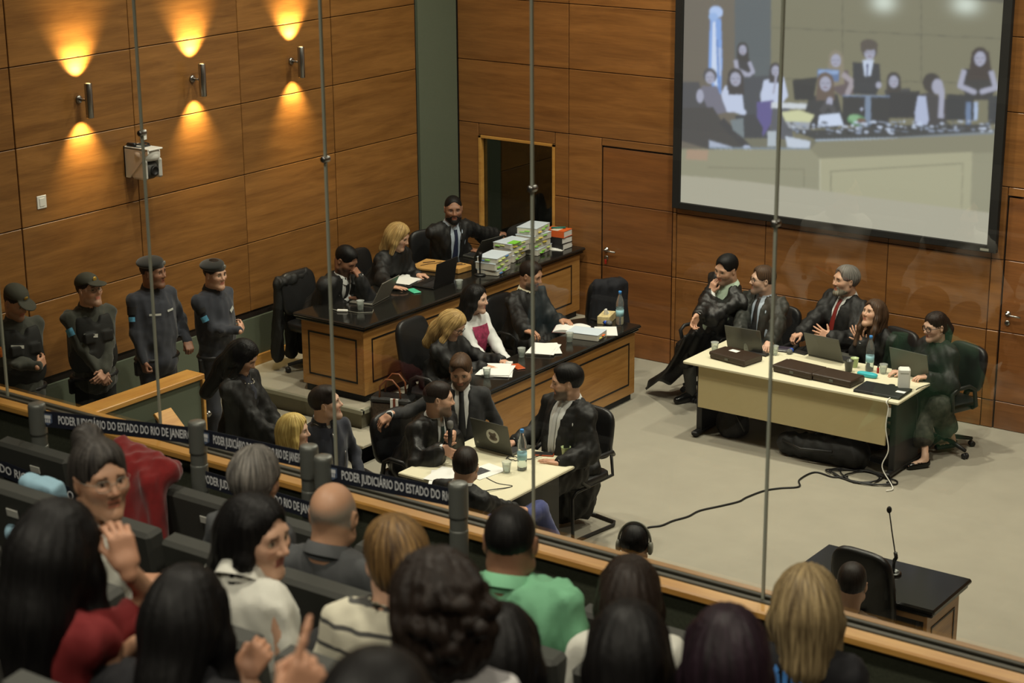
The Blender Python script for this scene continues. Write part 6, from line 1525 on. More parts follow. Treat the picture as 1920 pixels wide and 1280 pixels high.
def case_file(label, loc, yaw, n, tabs, seed, topcol=None):
    """stack of thick bound case volumes with coloured page tabs"""
    r = random.Random(seed); t = thing('case_file_stack', label, 'file stack', loc, math.radians(yaw), 'case files on the upper desk'); z = 0
    for i in range(n):
        h = r.uniform(0.045, 0.07); w, l = 0.22, 0.32; R = rotz(r.uniform(-0.13, 0.13)); dx, dy = r.uniform(-0.02, 0.02), r.uniform(-0.02, 0.02)
        vol = MB().box((-w/2, -l/2, 0), (w/2, l/2, h), 0.004).xf(R, (dx, dy, z)).build('bound_volume', mat('file_paper', srgb(206, 204, 192), 0.8, noise=0.1, nscale=(4, 4, 220)), t)
        MB().box((-w/2-0.003, -l/2-0.002, h), (w/2+0.002, l/2+0.002, h+0.004)).xf(R, (dx, dy, z)).build('cover_sheet', mat('pale_blue_cover', srgb(196, 208, 220), 0.6), t)
        for k in range(3):
            y = -l/2+0.05+(l-0.10)*(k+0.5*r.random())/3; zz = h*(0.35+0.2*k)
            MB().box((w/2-0.005, y-0.03, zz), (w/2+r.uniform(0.010, 0.022), y+0.03, zz+0.005)).xf(R, (dx, dy, z)).build('page_tab', M_STICK[tabs[(k+i) % len(tabs)]], vol)
            if i == n-1 and k < 2: MB().box((-w/2+0.03+0.06*k, -l/2-r.uniform(0.008, 0.02), zz), (-w/2+0.085+0.06*k, -l/2+0.005, zz+0.005)).xf(R, (dx, dy, z)).build('page_tab', M_STICK[tabs[k % len(tabs)]], vol)
        z += h+0.005
    if topcol: MB().box((0.03, -0.15, z), (0.12, -0.02, z+0.006)).build('sticky_note', M_STICK[topcol], t)
    return t
def handmic(label, loc, direction, length=0.25, band=True, cat='microphone'):
    t = thing('hand_microphone', label, cat, loc); d = unit(direction); a = np.array([0, 0, 1.0]) if abs(d[2]) < 0.9 else np.array([1.0, 0, 0]); x = unit(np.cross(a, d)); y = np.cross(d, x); R = np.stack([x, y, d], 1)
    MB().lathe([(0.012, 0), (0.015, 0.005), (0.0165, 0.10), (0.019, length-0.06)], n=16, R=R).build('handle', M_BLACK, t, True)
    MB().lathe([(0.019, length-0.06), (0.025, length-0.045), (0.027, length-0.028), (0.022, length-0.008), (0.008, length)], n=16, R=R).build('grille', mat('mic_grille', srgb(118, 118, 116), 0.45, metal=0.6, bump=0.6, nscale=(400, 400, 400)), t, True)
    if band: MB().lathe([(0.0215, length-0.085), (0.0215, length-0.06)], n=16, R=R).build('blue_band', mat('blue_band', srgb(40, 84, 190), 0.4), t, True)
    return t
def phone(label, loc, yaw, m, glass=True):
    t = thing('mobile_phone', label, 'phone', loc, math.radians(yaw)); MB().box((-0.04, -0.08, 0), (0.04, 0.08, 0.010), 0.004).build('phone_case', m, t)
    if glass: MB().box((-0.035, -0.074, 0.010), (0.035, 0.074, 0.0112)).build('phone_screen', M_BLACK, t)
    return t
def cable(label, pts, r=0.004, m=None, n=6, cat='cable'):
    p = np.array(pts, float); c = [p[0]]                       # Catmull-Rom through the points
    q = np.vstack([2*p[0]-p[1], p, 2*p[-1]-p[-2]])
    for i in range(1, len(q)-2):
        for t_ in np.linspace(0, 1, n+1)[1:]:
            c.append(0.5*(2*q[i]+(q[i+1]-q[i-1])*t_+(2*q[i-1]-5*q[i]+4*q[i+1]-q[i+2])*t_**2+(3*q[i]-q[i-1]-3*q[i+1]+q[i+2])*t_**3))
    o_ = np.array(c[0]); return tag(MB().tube([x-o_ for x in c], r, 6).build('cable', m or M_BLACK, None, True, o_), label, cat)

Z1, Z2, Z3 = D1Z+0.001, D2Z+0.001, TZ+0.001
# ---- upper desk
laptop('open silver laptop at the near end of the upper desk', at(693, 562, Z1), 12, 118, M_LAPS)
laptop('dark open laptop in front of the blonde bob woman on the upper desk', at(812, 532, Z1), 5, 100, M_BLACK, 0.37, 0.25)
laptop('thin dark laptop before the bearded man at the far end', at(893, 476, Z1), -5, 122, M_LAPG, 0.34, 0.23)
phone('phone in a mint green case lying on the upper desk', at(776, 546, Z1), 65, mat('mint_case', srgb(78, 188, 150), 0.4), False)
sheets('white paper under the hands of the blonde bob woman', at(762, 524, Z1), 8, 0.24, 0.32, 2, 3)
cup('plastic cup of water at the near end of the upper desk', at(676, 580, Z1)); cup('plastic cup of water further along the upper desk', at(861, 541, Z1))
def paper_bag(label, loc, yaw, w, l, h):
    t = thing('paper_bag', label, 'bag', loc, math.radians(yaw)); mk = mat('kraft_paper', srgb(184, 140, 76), 0.75, noise=0.12, nscale=(20, 20, 20))
    MB().box((-w/2, -l/2, 0), (w/2, l/2, h), 0.008).build('bag_body', mk, t)
    MB().tube([(-w*0.2, -l*0.3, h+0.003), (-w*0.05, -l*0.05, h+0.004), (w*0.12, l*0.1, h+0.003), (w*0.2, l*0.3, h+0.003)], 0.006, 5, flat=0.3).tube([(-w*0.3, 0, h+0.003), (0, l*0.25, h+0.003)], 0.006, 5).build('bag_handle', mat('brown_cord', srgb(62, 40, 24), 0.7), t, True)
    return t
paper_bag('flat brown kraft paper bag with dark marks on the upper desk', at(808, 500, Z1), 10, 0.30, 0.36, 0.03)
paper_bag('small folded kraft paper bag beside the case files', at(861, 508, Z1), -5, 0.16, 0.20, 0.06)
case_file('lowest nearest stack of bound case files with a blue tab', at(925, 508, Z1), 8, 3, ['blue', 'green', 'lime', 'lime'], 1)
case_file('middle stack of bound case files with lime tabs', at(960, 484, Z1), 6, 3, ['green', 'lime', 'yellow'], 2, 'green')
case_file('tallest stack of bound case files nearest the back wall', at(1000, 472, Z1), 4, 4, ['green', 'green', 'lime', 'yellow'], 5)
t = thing('table_microphone', 'black table microphone on a short stand by the case files', 'microphone', at(900, 516, Z1)); MB().lathe([(0.055, 0), (0.055, 0.012), (0.02, 0.02)], n=18).build('stand_base', M_BLACK, t, True); MB().tube([(0, 0, 0.01), (0, 0, 0.12), (0.01, -0.01, 0.16)], 0.007, 8).build('stem', M_BLACK, t, True); MB().tube([(0.01, -0.01, 0.15), (0.03, -0.03, 0.24)], [0.016, 0.022], 10).build('mic_head', M_BLACK, t, True)
t = thing('backpack', 'black backpack with a teal lining beside the books', 'bag', at(990, 458, Z1)); m = MB(); superell(m, (0, 0, 0.10), (0.17, 0.24, 0.12), 0.6, 0.6, 24, 12); m.build('bag_body', M_BLACKM, t, True); MB().tube([(0.12, -0.15, 0.17), (0.05, -0.05, 0.24), (0.08, 0.1, 0.20)], 0.015, 6).build('strap', M_BLACK, t, True); m = MB(); superell(m, (0.10, 0.06, 0.06), (0.09, 0.13, 0.04), 0.7, 0.7); m.build('teal_lining', mat('teal_cloth', srgb(34, 92, 84), 0.8), t, True)
bx = np.array([-10.66, 15.63, Z1])
def book(label, loc, yaw, w, l, h, cov, band=None):
    t = thing('book', label, 'book', loc, math.radians(yaw), 'law books on the upper desk'); MB().box((-w/2, -l/2+0.004, 0.004), (w/2-0.004, l/2-0.004, h-0.004)).build('pages', M_WHITE, t); MB().box((-w/2-0.003, -l/2, 0), (w/2, l/2, 0.004)).box((-w/2-0.003, -l/2, h-0.004), (w/2, l/2, h)).box((-w/2-0.005, -l/2, 0), (-w/2, l/2, h)).build('cover', cov, t)
    if band: MB().box((-w/2, -l*0.18, h), (w/2-0.002, l*0.18, h+0.001)).build('cover_band', band, t)
    return t
book('thick dark law book at the bottom of the pile', bx, 90, 0.17, 0.24, 0.062, mat('dark_cover', srgb(34, 32, 34), 0.5)); book('thick dark law book in the middle of the pile', bx+UP*0.063, 86, 0.17, 0.24, 0.062, mat('dark_cover', srgb(34, 32, 34), 0.5)); book('orange and white law book on top of the pile', bx+UP*0.126, 94, 0.17, 0.24, 0.068, mat('orange_cover', srgb(216, 96, 40), 0.5), mat('cover_white', srgb(216, 206, 186), 0.6))
tag(MB().tube([(-0.06, -0.04, 0), (0.06, 0.05, 0)], 0.010, 8).build('teal_pen_case', mat('teal_plastic', srgb(34, 110, 96), 0.5), None, True, bx+UP*0.206), 'teal pen case lying on the orange law book', 'pen case')
sheets('loose printed sheets between the case files and the law books', at(1042, 462, Z1), 20, n=3, seed=8)
cable('black cable hanging down the front of the upper desk', [at(1020, 474, Z1), (D1X1+0.01, 14.86, 1.08), (D1X1-0.035, 14.88, 0.95), (D1X1-0.03, 14.92, 0.75), (D1X1-0.03, 14.86, 0.58)], 0.005)
t = thing('phone_charger', 'white charger plug with a thin cable on the upper desk', 'charger', at(642, 584, Z1)); MB().box((-0.05, -0.016, 0), (0.05, 0.016, 0.02), 0.005).xf(rotz(0.5)).build('plug', M_WPLAS, t); MB().tube([(-0.05, -0.02, 0.01), (-0.15, -0.01, 0.005), (-0.25, 0.12, 0.005)], 0.003, 5).tube([(0.05, 0.02, 0.01), (0.16, 0.04, 0.004), (0.25, 0.13, 0.004), (0.2, 0.2, 0.004)], 0.003, 5).build('cord', M_GPLAS, t, True)
# ---- lower desk
bottle('tall water bottle with blue cap at the far end of the lower desk', at(1162, 608, Z2), 1.02)
t = thing('tissue_box', 'flowered cardboard tissue box with a tissue pulled up', 'tissue box', at(1137, 602, Z2), 0.3); MB().box((-0.06, -0.115, 0), (0.06, 0.115, 0.075), 0.003).build('box', mat('tissue_carton', srgb(206, 188, 140), 0.6, noise=0.35, nscale=(30, 30, 30)), t); S_ = Sdf(); S_.cap((0, -0.02, 0.07), (0.01, -0.05, 0.13), 0.025, 0.012, k=0.02); S_.cap((0, 0.02, 0.07), (-0.01, -0.02, 0.12), 0.025, 0.008, k=0.02); v, q = S_.mesh(0.008); np_obj('tissue', v, q, M_WHITE, t)
handmic('wireless microphone with a blue band lying by the tissue box', at(1108, 602, Z2)+UP*0.02, at(1150, 611, Z2)-at(1108, 602, Z2), 0.25)
t = thing('open_book', 'large open law book on the lower desk', 'book', at(1072, 618, Z2), math.radians(25))
for s_ in (-1, 1):
    vv = []; n_ = 8
    for i in range(n_+1):
        x = s_*0.165*i/n_; z = 0.028*math.sin(PI*min(1, (i/n_)*0.9+0.12))**0.7*(1-0.25*i/n_)+0.006
        for y in (-0.12, 0.12): vv.append((x, y, z))
    for i in range(n_+1):
        x = s_*0.165*i/n_
        for y in (-0.12, 0.12): vv.append((x, y, 0.002))
    ff = [(2*i, 2*i+2, 2*i+3, 2*i+1) for i in range(n_)]+[(18+2*i, 18+2*i+1, 18+2*i+3, 18+2*i+2) for i in range(n_)]+[(2*i, 18+2*i, 18+2*i+2, 2*i+2) for i in range(n_)]+[(2*i+1, 2*i+3, 18+2*i+3, 18+2*i+1) for i in range(n_)]+[(2*n_, 2*n_+1, 18+2*n_+1, 18+2*n_)]
    MB().add(vv, ff).build('page_block', M_WHITE, t)
MB().box((-0.172, -0.125, 0), (0.172, 0.125, 0.003)).build('cover', mat('maroon_cover', srgb(92, 30, 30), 0.6), t)
t = case_file('thin bound volume with rainbow page tabs on the lower desk', at(1098, 632, Z2), 100, 1, ['yellow', 'orange', 'red', 'blue'], 11); t['group'] = 'files'; del t['group']
sheets('white sheet with a yellow star note beside the open book', at(1136, 621, Z2), 35, n=1); tag(MB().prism([(0.035*math.cos(a)*(1 if i % 2 else 0.5), 0.035*math.sin(a)*(1 if i % 2 else 0.5)) for i, a in enumerate(np.linspace(0, 2*PI, 10, endpoint=False))], 0, 0.001).build('star_note', M_STICK['yellow'], None, False, at(1131, 630, Z2)), 'yellow star-shaped sticky note on the lower desk', 'note')
cup('plastic cup near the open book on the lower desk', at(1068, 640, Z2)); cup('plastic cup beside the pile of white sheets', at(978, 669, Z2)); cup('plastic cup by the papers of the blonde woman in glasses', at(913, 707, Z2))
sheets('pile of white sheets before the robed man at the lower desk', at(1022, 656, Z2), 30, 0.23, 0.34, 5, 4); sheets('white papers under the hand of the blonde woman in glasses', at(932, 696, Z2), 25, 0.24, 0.34, 5, 6)
phone('orange phone beside the papers on the lower desk', at(971, 688, Z2), 60, mat('orange_case', srgb(176, 78, 36), 0.4), False); t = thing('snack_roll', 'white wrapped snack on an orange wrapper', 'snack', at(955, 684, Z2), 0.5); MB().tube([(-0.03, 0, 0.018), (0.03, 0, 0.018)], 0.016, 10).build('roll', M_WHITE, t, True); MB().box((-0.07, -0.03, 0), (0.06, 0.03, 0.003)).build('wrapper', mat('orange_wrapper', srgb(206, 120, 70), 0.5), t)
# ---- middle table
laptop('dark grey laptop with a round white sticker on the middle table', at(928, 846, Z3)+np.array([0.0, 0.12, 0]), 268, 104, M_LAPG, 0.37, 0.26, True)
bottle('water bottle with blue cap on the middle table', at(979, 880, Z3), 1.0, 0.3); cup('clear plastic cup beside the bottle on the middle table', at(950, 885, Z3)); cup('pale green plastic cup on the corner of the middle table', at(1061, 858, Z3), M_CUPG, 1.05)
phone('black phone in an orange case on the middle table', at(1020, 852, Z3), 115, mat('orange_case', srgb(176, 78, 36), 0.4))
t = thing('earphones', 'coiled black earphones near the laptop', 'earphones', at(962, 860, Z3)); MB().tube([(0.05*math.cos(a), 0.04*math.sin(a)+0.01*math.sin(3*a), 0.006+0.004*math.sin(5*a)) for a in np.linspace(0, 12, 60)], 0.004, 5).tube([(0.05, 0, 0.006), (0.12, 0.06, 0.006), (0.16, 0.16, 0.02)], 0.004, 5).build('cord', M_BLACK, t, True)
sheets('white sheet lying before the speaking man', at(828, 892, Z3), 20, n=2, seed=2); t = sheets('white sheet with printed black photographs', at(908, 884, Z3), -10, 0.21, 0.297, 1); MB().box((-0.08, -0.10, 0.0037), (0.03, 0.04, 0.0042)).build('photograph', mat('photo_print', srgb(60, 60, 64), 0.6, noise=0.8, nscale=(30, 30, 30)), t)
cable('thin black cable hanging over the front edge of the middle table', [at(893, 884, Z3), at(930, 905, Z3), at(960, 912, Z3), (STX1-0.25, STY0-0.005, TZ+0.004), (STX1-0.22, STY0-0.012, TZ-0.12), (STX1-0.2, STY0-0.01, TZ-0.4)], 0.004)
handmic('hand-held microphone gripped by the speaking man', at(844, 846, 0.84), np.array([0.02, 0.0, 1.0]), 0.25, False)
# ---- right table
M_BROWNL = mat('dark_brown_leather', srgb(52, 38, 28), 0.4, bump=0.15, nscale=(80, 80, 80))
def folio(label, loc, yaw, w=0.40, d=0.27, h=0.06):
    t = thing('leather_folder', label, 'folder', loc, math.radians(yaw), 'leather document folders'); MB().box((-w/2, -d/2, 0), (w/2, d/2, h), 0.012).build('folder_body', M_BROWNL, t); MB().box((-w/2-0.004, -d/2-0.004, h*0.55), (w/2+0.004, d*0.35, h+0.006), 0.008).build('flap', M_BROWNL, t); MB().box((-0.02, -d/2-0.006, h*0.35), (0.02, -d/2+0.002, h*0.75), 0.003).build('clasp', M_DSTEEL, t)
    return t
t = folio('brown leather document folder with a white label at the left of the right table', at(1380, 674, Z3), -10); MB().box((-0.09, 0.0, 0.0665), (0.0, 0.06, 0.067)).build('paper_label', M_WHITE, t)
folio('brown leather document folder in the middle of the right table', at(1500, 698, Z3), -6); folio('brown leather document folder overlapping the middle one', at(1572, 714, Z3), -4, 0.38, 0.25)
laptop('open laptop in front of the man in glasses', at(1408, 652, Z3), 272, 108, M_LAPG, 0.36, 0.24); laptop('open grey laptop in front of the white-bearded man', at(1562, 668, Z3), 264, 112, M_LAPG, 0.37, 0.25); laptop('open dark laptop in front of the woman in round glasses', at(1722, 700, Z3), 262, 106, M_LAPG, 0.38, 0.25)
t = laptop('closed black laptop with a white sticker at the right corner', at(1655, 734, Z3), 92, m=M_BLACK, w=0.42, d=0.28, closed=True); MB().box((-0.02, -0.20, 0.0245), (0.03, -0.12, 0.025)).build('white_sticker', M_WHITE, t)
t = thing('router', 'upright white router box on the right table', 'router', at(1694, 729, Z3), 0.5); MB().box((-0.05, -0.045, 0), (0.05, 0.045, 0.19), 0.012).build('housing', M_WPLAS, t); MB().box((-0.035, -0.0465, 0.15), (0.035, -0.0445, 0.155)).build('status_strip', M_GPLAS, t)
bottle('water bottle with blue cap on the right table', at(1630, 695, Z3), 1.0, 0.45)
cup('dark mug on the right table beside the bottle', at(1591, 696, Z3), mat('smoked_cup', srgb(58, 60, 52), 0.3, trans=0.4), 1.15); cup('pale green cup behind the dark mug', at(1602, 688, Z3), M_CUPG); cup('clear cup to the right of the bottle', at(1656, 700, Z3)); cup('clear cup at the left end of the right table', at(1340, 658, Z3)); cup('yellowish clear cup near the labelled folder', at(1400, 658, Z3)); cup('clear cup beside the blue banded microphone', at(1452, 665, Z3))
t = thing('small_vial', 'tiny red vial between the bottle and a cup', 'vial', at(1646, 699, Z3)); MB().lathe([(0.011, 0), (0.011, 0.045), (0.006, 0.05)], n=10).build('vial_body', mat('red_vial', srgb(160, 36, 30), 0.4), t, True); MB().lathe([(0.007, 0.05), (0.007, 0.075)], n=10).build('vial_cap', M_BLACK, t, True)
m = MB(); superell(m, (0, 0, 0.02), (0.095, 0.035, 0.02), 0.5, 0.7); tag(m.build('glasses_case', mat('turquoise_plastic', srgb(58, 176, 190), 0.4), None, True, at(1626, 706, Z3)), 'turquoise spectacle case on the right table', 'case')
handmic('wireless microphone with a blue band on the right table', at(1495, 652, Z3)+UP*0.022, at(1470, 671, Z3)-at(1495, 652, Z3), 0.24)
t = thing('wallet', 'dark purple wallet behind the microphone', 'wallet', at(1466, 657, Z3), 0.2); MB().box((-0.10, -0.05, 0), (0.10, 0.05, 0.03), 0.008).build('wallet_body', mat('purple_leather', srgb(46, 40, 54), 0.5), t); MB().tube([(-0.1, -0.052, 0.015), (0.1, -0.052, 0.015)], 0.002, 5).build('zip', M_STEEL, t)
phone('black phone to the right of the microphone', at(1500, 661, Z3), 80, M_BLACK); t = phone('small phone standing by the woman in round glasses', at(1762, 697, Z3), 60, M_DGREY)
t = thing('spectacle_case', 'flat black case behind the labelled folder', 'case', at(1424, 664, Z3), -0.1); MB().box((-0.09, -0.035, 0), (0.09, 0.035, 0.022), 0.008).build('case_body', M_BLACK, t); MB().box((-0.091, -0.036, 0.010), (0.091, 0.036, 0.012)).build('seam', M_DGREY, t)
cable('white cable hanging from the right end of the table to the floor', [at(1700, 728, Z3), (RTX1-0.10, RTY0-0.004, TZ+0.004), (RTX1-0.08, RTY0-0.02, TZ-0.06), (RTX1-0.09, RTY0-0.03, 0.5), (RTX1-0.06, RTY0-0.02, 0.3), (RTX1-0.10, RTY0-0.04, 0.15), (RTX1+0.0, RTY0-0.06, 0.02), (RTX1+0.05, RTY0-0.14, 0.01), (RTX1+0.02, RTY0-0.2, 0.01)], 0.005, M_WPLAS)
cable('thin black cable from the dark laptop', [at(1712, 712, Z3), at(1730, 716, Z3)+UP*0.004, at(1752, 718, Z3)+UP*0.004, (RTX1-0.02, RTY0+0.4, TZ+0.002), (RTX1+0.008, RTY0+0.38, TZ-0.1), (RTX1+0.01, RTY0+0.36, 0.3)], 0.004)
# ---- on the floor
def soft_bag(name, label, prims, m, extras=()):
    S_ = Sdf()
    for p_ in prims: S_.cap(*p_, k=0.08)
    v, q = S_.mesh(0.016); v[:, 2] = np.maximum(v[:, 2], 0.003); v = folds(v, normals(v, q), 0.008, len(label), 6.0); v[:, 2] = np.maximum(v[:, 2], 0.002); o_ = v.mean(0)*np.array([1, 1, 0])
    t = thing(name, label, 'bag', o_); np_obj('bag_body', v, q, m, t, origin=o_)
    for nm, pts, r_ in extras: MB().tube([np.array(p_)-o_ for p_ in pts], r_, 6).build(nm, M_BLACK, t, True)
    return t
a0 = at(1362, 800, 0.1); soft_bag('backpack', 'black backpack standing under the left end of the right table', [(a0+np.array([0, 0.1, 0.0]), a0+np.array([0.02, 0.1, 0.26]), 0.15, 0.11), (a0+np.array([0.08, 0.05, 0.02]), a0+np.array([0.08, 0.06, 0.2]), 0.1, 0.08)], M_BLACKM, [('strap', [a0+np.array([0.1, -0.05, 0.2]), a0+np.array([0.2, -0.1, 0.1]), a0+np.array([0.22, -0.06, 0.02])], 0.012)])
a0 = at(1515, 838, 0.1); soft_bag('travel_bag', 'large black bag lying under the middle of the right table', [(a0-np.array([0.20, 0, 0]), a0+np.array([0.45, 0.02, 0.02]), 0.11, 0.14)], M_BLACKM, [('strap', [a0+np.array([-0.2, -0.1, 0.06]), a0+np.array([0.0, -0.15, 0.03]), a0+np.array([0.3, -0.14, 0.06])], 0.014)])
a0 = at(1592, 842, 0.1); soft_bag('backpack', 'black rucksack with light piping under the right table', [(a0+np.array([0, 0.0, 0.0]), a0+np.array([0.04, 0.06, 0.16]), 0.13, 0.11)], M_BLACKM, [('piping', [a0+np.array([0.11, -0.10, 0.0]), a0+np.array([0.10, -0.08, 0.14]), a0+np.array([0.08, 0.0, 0.26])], 0.008)])
a0 = at(1652, 832, 0.06); soft_bag('brown_bag', 'small brown leather bag under the right end of the table', [(a0-np.array([0.08, 0, 0]), a0+np.array([0.10, 0.02, 0.03]), 0.06, 0.07)], mat('brown_leather', srgb(74, 46, 30), 0.45), [('strap', [a0+np.array([-0.08, -0.06, 0.02]), a0+np.array([0.0, -0.10, -0.03]), a0+np.array([0.1, -0.06, 0.0])], 0.008)])
t = thing('power_strip', 'black power strip with a white plug under the table end', 'power strip', at(1664, 872, 0.0), -0.2); MB().box((-0.17, -0.03, 0), (0.17, 0.03, 0.045), 0.006).build('strip_body', M_BLACK, t)
for k in range(4): MB().lathe([(0.018, 0.044), (0.018, 0.048), (0.004, 0.049)], (-0.11+0.065*k, 0, 0), 12).build('socket', M_DGREY, t)
MB().box((0.10, -0.022, 0.045), (0.15, 0.022, 0.085), 0.006).build('white_plug', M_WPLAS, t)
r = random.Random(4); c0 = at(1618, 896, 0.0); pts = []
for k in range(70): a = k*0.42; pts.append((c0[0]+(0.30+0.05*r.random())*math.cos(a)*(0.7+0.3*math.sin(k*0.3)), c0[1]+(0.12+0.04*r.random())*math.sin(a), 0.008+0.012*(k % 5)/5))
cable('tangle of black cable on the floor before the right table', pts, 0.007)
gp_ = [at(x, y, 0.008) for x, y in ((1590, 893), (1562, 894), (1528, 885), (1499, 899), (1498, 912), (1462, 915), (1432, 920), (1400, 932), (1385, 940), (1352, 948), (1312, 957), (1290, 968), (1262, 976), (1240, 985), (1212, 990), (1190, 1010))]
cable('long black cable running across the floor to the headset man', gp_, 0.008)
# handbag by the dais corner
t = thing('handbag', 'brown patterned handbag with a striped band beside the dais', 'bag', (*at(738, 800, 0.18)[:2], 0.18), 0.35); hb = mat('brown_monogram', srgb(62, 48, 36), 0.5, noise=0.7, nscale=(70, 70, 70))
MB().box((-0.19, -0.09, 0.0), (0.19, 0.09, 0.27), 0.03).build('bag_body', hb, t); MB().box((-0.195, -0.095, 0.24), (0.195, 0.095, 0.30), 0.02).build('top_edge', M_LEATHER, t)
for x, c_ in ((0.02, 'w'), (0.045, 'r'), (0.07, 'w')): MB().box((x-0.012, -0.097, 0.0), (x+0.012, 0.097, 0.295)).build('stripe', M_WHITE if c_ == 'w' else mat('stripe_brown', srgb(120, 60, 40), 0.6), t)
for y in (-0.07, 0.07): MB().tube([(-0.10, y, 0.28), (-0.09, y*1.2, 0.40), (-0.03, y*1.3, 0.47), (0.03, y*1.3, 0.47), (0.09, y*1.2, 0.40), (0.10, y, 0.28)], 0.009, 7).build('handle', mat('tan_leather', srgb(120, 70, 40), 0.5), t, True)
# gooseneck microphone on the witness desk
t = thing('gooseneck_microphone', 'black gooseneck microphone on a round base on the witness desk', 'microphone', at(1674, 1076, WZ))
MB().lathe([(0.056, 0), (0.056, 0.010), (0.048, 0.018), (0.038, 0.02), (0.036, 0.012), (0.001, 0.012)], n=26).build('round_base', M_DSTEEL, t, True)
MB().tube([(0, 0.005, 0.01), (0, 0.01, 0.10)], 0.010, 10).build('stem', M_BLACK, t, True)
MB().tube([(0, 0.01, 0.09), (0.012, 0.012, 0.115), (0.004, 0.012, 0.15)], 0.013, 8).build('clamp', M_DSTEEL, t, True)
MB().tube([(0.004, 0.012, 0.14), (-0.03, 0.02, 0.28), (-0.055, 0.02, 0.41)], 0.0045, 8).build('gooseneck', M_BLACK, t, True); m = MB(); superell(m, (-0.058, 0.02, 0.43), (0.017, 0.017, 0.024), 1, 1, 14, 10); m.build('foam_head', M_BLACKM, t, True)
# dark coat-covered chair behind the booth glass
m = MB(); superell(m, (0, 0, 0.42), (0.20, 0.14, 0.42), 0.75, 0.8, 20, 12); tag(m.build('booth_chair', M_BLACKM, None, True, (-10.98, YB+0.45, 0.95)), 'black chair back covered by a coat behind the booth window', 'chair')
# ------------------------------------------------------------------ projection screen with the picture thrown on it
SX0, SX1, SZ0, SZ1 = -9.29, -6.10, 1.72, 4.12
scr = thing('projection_screen', 'large wall projection screen showing people behind a bench', 'screen', ((SX0+SX1)/2, YB, (SZ0+SZ1)/2))
hw_, hh_ = (SX1-SX0)/2, (SZ1-SZ0)/2
for nm, a, b_ in (('frame_bar', (-hw_-0.085, -0.075, -hh_-0.065), (-hw_, -0.02, hh_+0.085)), ('frame_bar', (hw_, -0.075, -hh_-0.065), (hw_+0.085, -0.02, hh_+0.085)), ('frame_bar', (-hw_, -0.075, -hh_-0.065), (hw_, -0.02, -hh_)), ('frame_bar', (-hw_, -0.075, hh_), (hw_, -0.02, hh_+0.085))):
    MB().box(a, b_, 0.004).build(nm, M_BLACKM, scr)
MB().box((-hw_, -0.045, -hh_), (hw_, -0.022, hh_)).build('screen_back', M_BLACKM, scr)
MB().box((hw_-0.06, -0.078, -hh_-0.052), (hw_+0.02, -0.074, -hh_-0.03)).build('maker_plate', M_GPLAS, scr)
NXS, NZS = 300, 226
SS = 2
cv = np.zeros((NZS*SS, NXS*SS, 3)); 
uu, vv_ = np.meshgrid((np.arange(NXS*SS)+0.5)/(NXS*SS), (np.arange(NZS*SS)+0.5)/(NZS*SS))
def tozoom(x, y):                       # measured picture coordinates -> screen u, v
    p = aty(1240+x/2.666, y/2.666, YB-0.05); return ((p[0]-SX0)/(SX1-SX0), (p[2]-SZ0)/(SZ1-SZ0))
def fill(pts, col, a=1.0):
    P_ = [tozoom(*p) for p in pts]; n = len(P_); m = np.zeros(uu.shape, bool)
    for i in range(n):
        (x0, y0), (x1, y1) = P_[i], P_[(i+1) % n]
        c = ((y0 > vv_) != (y1 > vv_)) & (uu < (x1-x0)*(vv_-y0)/((y1-y0) if y1 != y0 else 1e-9)+x0); m ^= c
    cv[m] = cv[m]*(1-a)+np.array(srgb(*col)[:3])*a
def oval(c, rx, ry, col, a=1.0, soft=False):
    (cx, cy) = tozoom(*c); (x1, _) = tozoom(c[0]+rx, c[1]); (_, y1) = tozoom(c[0], c[1]+ry); R = ((uu-cx)/(x1-cx))**2+((vv_-cy)/(y1-cy))**2
    w = np.clip(np.exp(-R*1.5), 0, 1)*a if soft else (R < 1)*a
    cv[:] = cv*(1-w[..., None])+np.array(srgb(*col)[:3])*w[..., None]
def line(a, b_, w, col, al=1.0):
    d = np.array(b_, float)-np.array(a, float); n = np.array([-d[1], d[0]])/np.linalg.norm(d)*w/2
    fill([tuple(np.array(a)+n), tuple(np.array(b_)+n), tuple(np.array(b_)-n), tuple(np.array(a)-n)], col, al)
cv[:] = np.array(srgb(112, 110, 92)[:3])
fill([(100, -60), (370, -60), (370, 740), (90, 740)], (104, 96, 84)); fill([(368, -60), (552, -60), (548, 420), (368, 420)], (84, 92, 96))
fill([(550, -60), (1760, -60), (1740, 700), (545, 700)], (120, 116, 92))
for a, b_ in (((550, 138), (1740, 197)), ((550, 392), (1740, 420)), ((905, -40), (905, 500)), ((1297, -40), (1297, 420))): line(a, b_, 4, (88, 86, 70))
oval((1110, 15), 75, 60, (214, 222, 206), 0.9, True); oval((1520, 25), 85, 60, (214, 222, 206), 0.9, True)
fill([(1440, -60), (1760, -60), (1740, 20), (1440, -10)], (60, 60, 58), 0.6)
